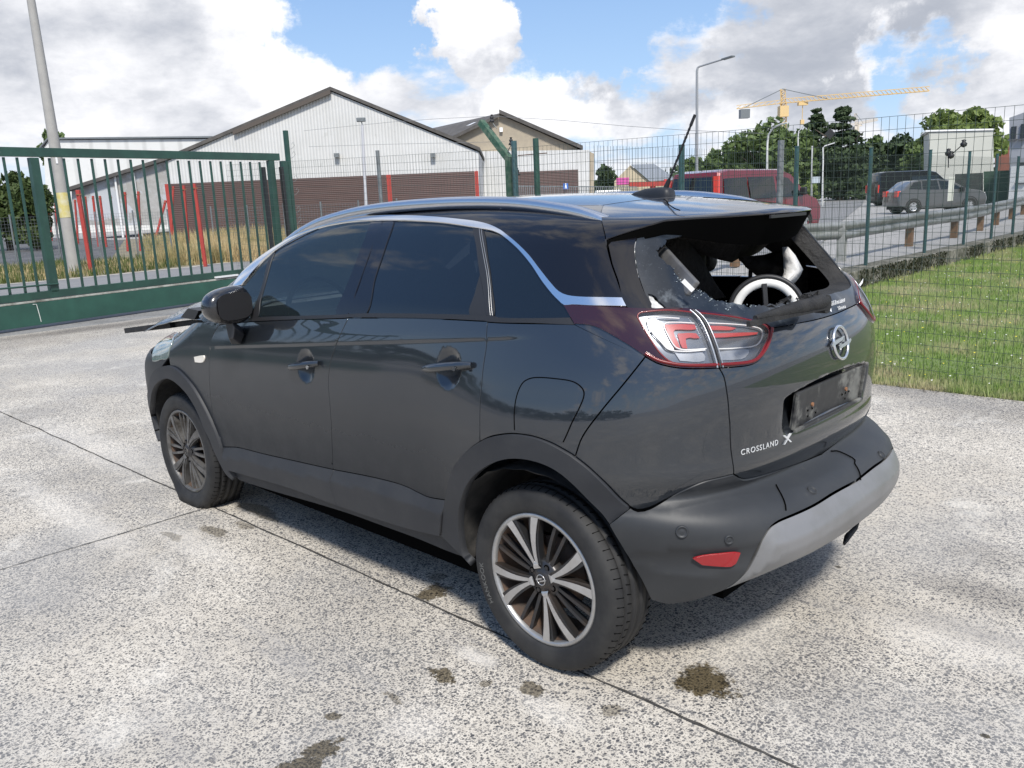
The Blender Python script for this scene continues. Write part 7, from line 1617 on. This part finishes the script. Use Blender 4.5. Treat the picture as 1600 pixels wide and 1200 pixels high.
# ---------------------------------------------------------------- vehicles
M_vt = mat('van tyre', (.02, .02, .02), .8); M_vr = mat('van wheel cover', (.50, .51, .52), .35, .6)
def vehicle(name, label, cat, pos, heading, L_, W_, side, glass, belt, paint, wheels, wr=.33, lights=(), extra=None, tint=M_glass, rearglass=None):
    "side: outline (x back to front from the rear bumper, z); glass: outlines of the side windows"
    z0 = pos[2]; t = thing(name, label, cat, tuple(pos), heading); hw = W_/2
    def yin(z): return hw if z < belt else hw-(z-belt)*.20
    P = side; n = len(P); lev = [(-1, 0), (-.93, .035), (-.80, .06), (.80, .06), (.93, .035), (1, 0)]; V = []; Fc = []
    cx_ = L_/2; cz_ = .8
    for f, g in lev:
        for (x, z) in P:
            k = .965 if abs(f) == 1 else (.99 if abs(f) == .93 else 1.); V.append((cx_+(x-cx_)*k-L_/2, f*yin(z), (cz_+(z-cz_)*k)))
    for j in range(len(lev)-1):
        for i in range(n): Fc.append((j*n+i, j*n+(i+1) % n, (j+1)*n+(i+1) % n, (j+1)*n+i))
    Fc += [tuple(range(n)), tuple(range(len(V)-1, len(V)-1-n, -1))]
    mb = MB().add(V, Fc, False); me = mb.mesh('body', paint); me.polygons.foreach_set('use_smooth', [True]*len(me.polygons)); bo = link('body', me, t, False); e_ = bo.modifiers.new('e', 'EDGE_SPLIT'); e_.split_angle = rad(32)
    for s_ in (1, -1):
        for gi, gpoly_ in enumerate(glass):
            V = [((x-L_/2), s_*(yin(z)*1.0+.004), z) for x, z in gpoly_]; V2 = [(v[0], v[1]-s_*.012, v[2]) for v in V]; m_ = len(V)
            o = link('side_window', MB().add(V+V2, [tuple(range(m_)), tuple(range(2*m_-1, m_-1, -1))]+[(i, (i+1) % m_, m_+(i+1) % m_, m_+i) for i in range(m_)]).mesh('side_window', tint), bo, False)
    for (wx, wd) in wheels:
        for s_ in (1, -1):
            mb = MB(); mb.lathe([(wr*.62, 0), (wr*.9, .012), (wr, -.02), (wr, -.18), (wr*.6, -.20)], (wx-L_/2, s_*(hw+.005), wr), 'y', 28, s_); w_ = link('wheel', mb.mesh('wheel', M_vt), t, False)
            mb = MB(); mb.lathe([(.001, .004), (wr*.2, .0), (wr*.74, -.010), (wr*.76, .002)], (wx-L_/2, s_*(hw+.004), wr), 'y', 28, s_); link('wheel_cover', mb.mesh('wheel_cover', M_vr), w_, False)
            mb = MB(); 
            for k in range(5):
                a = 2*pi*k/5+.3; mb.box((wx-L_/2+wr*.42*math.cos(a), s_*(hw+.006), wr+wr*.42*math.sin(a)), (wr*.13, .010, wr*.16), M=Matrix.Rotation(-a, 3, 'Y'))
            link('wheel_slot', mb.mesh('wheel_slot', M_vt), w_, False)
            mb = MB(); mb.lathe([(wr*1.02, .002), (wr*1.17, .004), (wr*1.17, -.1)], (wx-L_/2, s_*(hw+.003), wr*1.03), 'y', 28, s_); link('wheel_arch', mb.mesh('wheel_arch', M_vt), bo, False)
    for nm, c, d, m in lights: link(nm, MB().box((c[0]-L_/2, c[1], c[2]), d).mesh(nm, m), t, False)
    link('underbody', MB().box((0, 0, .28), (L_*.9, W_*.88, .2)).mesh('underbody', M_vt), t, False)
    for s_ in (1, -1):
        if extra and 'mirror' in extra: link('door_mirror', MB().box((extra['mirror'][0]-L_/2, s_*(hw+.10), extra['mirror'][1]), (.12, .20, .22)).mesh('door_mirror', M_gasket), t, False).modifiers.new('b', 'BEVEL').width = .03
    if rearglass:
        x, z0_, z1_, x1 = rearglass; yb = hw-.16; V = [(x-L_/2-.012, -yb, z0_), (x-L_/2-.012, yb, z0_), (x1-L_/2-.012, yin(z1_)-.16, z1_), (x1-L_/2-.012, -yin(z1_)+.16, z1_)]; link('rear_window', MB().add(V+[(v[0]+.01, v[1], v[2]) for v in V], [(0, 1, 2, 3), (7, 6, 5, 4), (0, 4, 5, 1), (1, 5, 6, 2), (2, 6, 7, 3), (3, 7, 4, 0)]).mesh('rear_window', tint), bo, False)
    for nm, (x, z, ww, hh, mm) in (extra or {}).get('rearbits', {}).items(): link(nm, MB().box((x-L_/2, 0, z), (.03, ww, hh)).mesh(nm, mm), t, False)
    return t
M_vred = mat('dark red van paint', (.17, .007, .010), .3, .2, coat=1.); M_vblk = mat('black van paint', (.012, .013, .015), .25, .2, coat=1.); M_vgry = mat('brown grey hatchback paint', (.15, .145, .14), .3, .6, coat=1.)
M_tail = mat('bright red tail lamp', (.75, .05, .03), .3, coat=1.)
hatch_side = [(0.02, .35), (0.0, .62), (.06, .98), (.30, 1.12), (.62, 1.42), (1.0, 1.49), (1.9, 1.50), (2.4, 1.42), (3.15, 1.02), (3.75, .93), (4.02, .78), (4.08, .55), (4.02, .28), (3.6, .22), (.5, .22)]
hatch_glass = [[(.48, 1.10), (.70, 1.38), (1.02, 1.42), (1.05, 1.06)], [(1.10, 1.06), (1.08, 1.43), (1.75, 1.44), (1.85, 1.03)], [(1.92, 1.03), (1.83, 1.43), (2.30, 1.37), (2.92, 1.02)]]
van_side = [(0.0, .35), (0.0, 1.0), (.05, 1.9), (.15, 2.12), (.5, 2.18), (3.3, 2.18), (3.9, 2.05), (4.75, 1.28), (5.35, 1.08), (5.5, .85), (5.52, .45), (5.4, .28), (4.9, .24), (.5, .24)]
van_glass = [[(3.45, 1.25), (3.45, 1.85), (3.92, 1.83), (4.55, 1.25)], [(2.2, 1.30), (2.2, 1.80), (3.3, 1.82), (3.3, 1.28)]]
mpv_side = [(0.02, .35), (0.0, .95), (.10, 1.55), (.22, 1.84), (.6, 1.91), (3.0, 1.90), (3.5, 1.76), (4.15, 1.18), (4.65, 1.02), (4.86, .80), (4.88, .45), (4.8, .28), (4.3, .24), (.5, .24)]
mpv_glass = [[(.30, 1.12), (.40, 1.66), (1.35, 1.69), (1.38, 1.10)], [(1.45, 1.10), (1.43, 1.69), (2.6, 1.69), (2.62, 1.10)], [(2.74, 1.10), (2.72, 1.69), (3.28, 1.64), (3.92, 1.12)]]
va = math.atan2(ray(1480, 310)[1], ray(1480, 310)[0]); P0, P1 = gh(1424, 334), gh(1520, 330); c_ = (P0+P1)/2; hd_ = math.atan2(P1[1]-P0[1], P1[0]-P0[0]); c_ = c_-.86*np.array([math.sin(hd_), -math.cos(hd_), 0])
hd = math.atan2(P1[1]-P0[1], P1[0]-P0[0]); sc_ = 1.0
vehicle('parked_car', 'brown grey hatchback parked side on behind the crash barrier', 'car', (c_[0], c_[1], .25), hd, 4.08, 1.72, hatch_side, hatch_glass, 1.0, M_vgry, [(.72, 0), (3.28, 0)], .31, lights=[('tail_lamp', (.07, .60, .90), (.14, .34, .26), M_tail), ('tail_lamp', (.07, -.60, .90), (.14, .34, .26), M_tail), ('headlight', (3.86, .62, .78), (.25, .30, .14), M_pale), ('headlight', (3.86, -.62, .78), (.25, .30, .14), M_pale)], extra={'mirror': (2.85, 1.0)}, tint=M_glassf)
P0 = gh(1380, 321); bx = P0+(P1-gh(1424, 334))/np.linalg.norm(P1-gh(1424, 334))*1.9
vehicle('parked_van', 'long black panel van parked behind the grey hatchback', 'van', (bx[0], bx[1], .25), hd+.04, 5.52, 1.95, van_side, van_glass, 1.2, M_vblk, [(.95, 0), (4.45, 0)], .34, lights=[('tail_lamp', (.02, .85, 1.1), (.08, .12, .5), M_tail), ('tail_lamp', (.02, -.85, 1.1), (.08, .12, .5), M_tail), ('headlight', (5.2, .75, .90), (.3, .3, .2), M_pale)], extra={'mirror': (4.3, 1.35)}, tint=M_glassf)
P0 = gcol(1126, 23.2); P1 = gcol(1282, 27.0); hv = math.atan2(P1[1]-P0[1], P1[0]-P0[0]); c_ = (P0+P1)/2-.95*np.array([math.sin(hv), -math.cos(hv), 0])
vehicle('parked_van', 'dark red people carrier with tinted windows seen from behind over the car roof', 'van', (c_[0], c_[1], .25), hv, 4.88, 1.90, mpv_side, mpv_glass, 1.05, M_vred, [(.85, 0), (4.0, 0)], .34, lights=[('tail_lamp', (.06, .86, 1.42), (.10, .14, .62), M_tail), ('tail_lamp', (.06, -.86, 1.42), (.10, .14, .62), M_tail)], extra={'mirror': (3.75, 1.25), 'rearbits': {'bumper': (.0, .55, 1.7, .25, M_gasket)}}, rearglass=(.03, 1.12, 1.72, .14))
b = MB(); q = Vector(gcol(1020, 55)); b.box(q+Vector((0, 0, 2.0)), (.3, 3.0, .30), rz=BR+pi/2); b.box(q+Vector((0, 0, 1.0)), (.25, .25, 1.9)); tag(b.build('red_barrier_beam', M_redst), 'red horizontal beam behind the base of the roof aerial', 'barrier')
B = gcol(2, 105, 0.); t_ = thing('red_lorry', 'red lorry cab just entering the left edge behind the gate', 'lorry', tuple(B), BR); 
link('cab', MB().box((-.7, 0, 2.2), (2.6, 2.4, 2.4)).mesh('cab', M_vred), t_, False); link('windscreen', MB().box((-.3, -1.22, 2.6), (1.4, .05, .8)).mesh('w', M_glass), t_, False); link('bumper', MB().box((-.7, -.1, .7), (2.6, 2.4, .6)).mesh('b', M_gasket), t_, False)
for sx in (-1.6, .3): link('wheel', MB().lathe([(.001, 0), (.5, 0), (.5, -.3), (.001, -.3)], (sx, -1.1, .5), 'y', 16).mesh('w', M_vt), t_, False)
# dark fence and bins below the cabin
t, O = building('site_fence', 'dark green sheeted fence panels standing under the pale cabin', 'fence', 56, 1520, 1520); lpart('panel', prism_back([(1492, 320), (1492, 272), (1536, 270), (1536, 320)], 56, .1, .25), mat('dark sheeting', (.03, .035, .035), .7, dirt=((.08, .09, .08), 2, .7)), t, O); lpart('panel', prism_back([(1537, 320), (1537, 268), (1578, 266), (1578, 320)], 56, .1, .25), mat('green netting', (.03, .07, .045), .8, dirt=((.06, .11, .08), 3, .7)), t, O)
t, O = building('site_hut', 'small pale hut at the far end of the road', 'building', 130, 1325, 1320); lpart('wall', prism_back([(1303, 300), (1303, 279), (1318, 279), (1318, 300)], 130, 4, .25), M_clad2, t, O); lpart('roof_edge', slab((1302, 279), (1319, 279), 130, 4, .3, .3), M_roofs, t, O)
# picket fence in front of the second warehouse
t, O = building('picket_fence', 'grey metal picket fence in front of the beige warehouse', 'fence', 46, 900); mb = MB()
for k in range(64):
    x = 806+k*3.0; q = loc(x, 289+.02*(x-806), 46); mb.box((q.x, 46, q.z/2), (.035, .035, q.z))
lpart('pickets', mb, M_gpost, t, O); q0, q1 = loc(806, 291, 46), loc(995, 292, 46); lpart('rail', MB().bar(q0, q1, .05), M_gpost, t, O)
q = loc(884, 291, 45.8); sg_ = MB().box((0, 0, 0), (.26, .03, .30)).build('blue_sign', mat('blue sign', (.04, .14, .45), .5)); w_ = CP+FR[1]*q.x+FR[0]*q.y; sg_.location = (w_[0], w_[1], q.z); sg_.rotation_euler = (0, 0, BR); tag(sg_, 'small blue pedestrian sign on the grey picket fence', 'sign')
ps = link('walking_figure', MB().add([(-.03, -.02, .10), (.03, -.02, .10), (.03, -.02, .15), (-.03, -.02, .15)], [(0, 1, 2, 3)]).add([(-.05, -.02, -.12), (-.02, -.02, -.12), (.0, -.02, -.02), (.03, -.02, -.12), (.06, -.02, -.12), (.03, -.02, .08), (-.03, -.02, .08)], [(0, 1, 2, 3, 4, 5, 6)]).mesh('fig', M_letter), sg_, False)
# red posts in the dry grass
RP = [(121.5, 297, 141, 414, 'tallest red post right of the lamp pole'), (303, 287, 319.5, 404, 'rightmost tall red post in the dry grass'), (286.5, 290, 295, 392, 'tall red post second from the right'), (271, 291, 268, 352, 'short red post leaning left, third from the right'), (259, 313, 241, 380, 'red post leaning over to the right, alone in the grass'), (216, 299, 219, 374, 'upright red post left of the leaning one'), (195, 300, 199, 374, 'red post second left of the leaning one'), (172, 305, 180, 374, 'red post third left of the leaning one'), (156, 306, 164, 368, 'red post fourth left of the leaning one'), (145, 306, 152, 366, 'red post fifth left of the leaning one'), (133, 307, 140, 366, 'red post next right of the tallest post'), (117, 312, 121, 365, 'red post just left of the tallest post'), (86, 317, 89, 359, 'red post right of the gate stile'), (76, 317, 80, 360, 'red post touching the gate stile')]
rpx = [(22, 322), (30, 322), (36, 326), (42, 325), (48, 326), (54, 323), (60, 325)]
for x0, y0, x1, y1, lb in RP:
    h = math.hypot(x1-x0, y1-y0); D = 2.45*FPX/h; A_ = at(x1, y1, D); T_ = at(x0, y0, D); bz = min(A_[2], 0); t0_ = Vector(A_); t0_.z = 0 if A_[2] < .8 else t0_.z
    o = thing('red_post', lb, 'post', (A_[0], A_[1], 0), 0, 'red posts in the dry grass'); d_ = (Vector(T_)-Vector(A_)); st = Vector(A_)-d_*(A_[2]/max(d_.z, .1)) if d_.z > .3 else Vector(A_)
    MB().bar(st, T_, .10, .10, up=tuple(fh)).build('shaft', M_redst, o, bevel=.01); MB().box(Vector(T_)-d_*.06, (.13, .13, .03)).build('bracket', M_rust, o)
for k, (x, y) in enumerate(rpx):
    D = 78; A_ = gcol(x+3, D, 0.); T_ = at(x, y, D); o = tag(MB().bar(A_, T_, .12, .12, up=tuple(fh)).build('red_post', M_redst), 'thin distant red post behind the gate bars, %s from the left' % ('first', 'second', 'third', 'fourth', 'fifth', 'sixth', 'seventh')[k], 'post', 'distant red posts')
mesh_t = thing('chain_link_fence', 'rusty low chain link fence left of the lamp pole beyond the road', 'fence', tuple(gcol(60, 33, 0.)))
A_, B__ = gcol(-60, 32, 0.), gcol(262, 36, 0.); mesh_panel('mesh_panel', A_[:2], B__[:2], .05, 1.7, .11, .11, .004, mesh_t, M_gpost)
for f in np.linspace(0, 1, 6): MB().cyl((*(A_[:2]*(1-f)+B__[:2]*f), 0), (*(A_[:2]*(1-f)+B__[:2]*f), 1.8), .03, 8).build('fence_post', M_gpost, mesh_t)
mesh2 = thing('chain_link_fence', 'low chain link fence in front of the brown warehouse doors', 'fence', tuple(gcol(480, 34, 0.)))
A_, B__ = gcol(330, 37, 0.), gcol(620, 34, 0.); mesh_panel('mesh_panel', A_[:2], B__[:2], .05, 1.75, .12, .12, .005, mesh2, M_gpost)
for f in np.linspace(0, 1, 6): MB().cyl((*(A_[:2]*(1-f)+B__[:2]*f), 0), (*(A_[:2]*(1-f)+B__[:2]*f), 1.85), .035, 8).build('fence_post', M_gpost, mesh2)
# dry grass
r = np.random.default_rng(9); M_dry = leafmat('dry yellow grass', (.50, .39, .20), (.62, .50, .30), 1.2, (.20, .22, .09), .5, rough=.8, transl=.3); M_weed = leafmat('green weeds', (.07, .11, .03), (.14, .16, .05), 1.5, transl=.3)
n = 46000; px__ = r.uniform(225, 700, n)**1.0; D = 28.5+(r.random(n)**1.2)*26; az = np.array([math.atan2(ray(x, 380)[1], ray(x, 380)[0]) for x in px__]); X = CP[0]+D*np.cos(az); Y = CP[1]+D*np.sin(az); dens_ = np.array([noise.noise(Vector((x*.25, y*.25, 3))) for x, y in zip(X, Y)]); k = dens_ > -.12; X, Y, D2, dd = X[k], Y[k], D[k], dens_[k]
tag(blades('dry_grass', np.stack([X, Y, 0*X], 1), (.35+.42*r.random(len(X)))*(.75+.8*np.clip(dd+.1, 0, 1)), .014, M_dry, lean=.45), kind='stuff')
n = 9000; px__ = r.uniform(-20, 420, n); D = 24.3+r.random(n)*9; az = np.array([math.atan2(ray(x, 410)[1], ray(x, 410)[0]) for x in px__]); X = CP[0]+D*np.cos(az); Y = CP[1]+D*np.sin(az)
ok = X > np.interp(-Y, [-10, 3.5, 6.8, 9.2, 11.3, 13], [20.6, 22.6, 22.9, 23.6, 24.2, 25.0]); dd = np.array([noise.noise(Vector((x*.6, y*.6, 9))) for x, y in zip(X, Y)]); ok &= dd > -.05
tag(blades('weeds', np.stack([X, Y, 0*X], 1)[ok], (.10+.28*r.random(ok.sum())), .014, M_weed, lean=.5, seed=6), kind='stuff')
n = 4000; px__ = r.uniform(-20, 330, n); D = 24.5+r.random(n)*8; az = np.array([math.atan2(ray(x, 410)[1], ray(x, 410)[0]) for x in px__]); X = CP[0]+D*np.cos(az); Y = CP[1]+D*np.sin(az); ok = X > np.interp(-Y, [-10, 3.5, 6.8, 9.2, 11.3, 13], [20.6, 22.6, 22.9, 23.6, 24.2, 25.0])
tag(blades('dry_grass', np.stack([X, Y, 0*X], 1)[ok], (.10+.22*r.random(ok.sum())), .013, M_dry, lean=.6, seed=16), kind='stuff')

# the row of bushes closing the yard on the side behind the camera (seen mirrored in the paint and glass)
for k, az_ in enumerate(np.linspace(8, 118, 20)):
    a = rad(az_); rr_ = 36+5*math.sin(k*1.7); B = np.array([rr_*math.cos(a)+2, rr_*math.sin(a)+4, 0.]); hgt = 2.4+1.5*abs(math.sin(k*2.3))
    t_ = leafcloud('woodland', (B[0], B[1], hgt*.42), (4.6, 4.6, hgt*.62), 900, .22, LM['dark'], seed=90+k, clumps=22); tag(t_, kind='stuff')
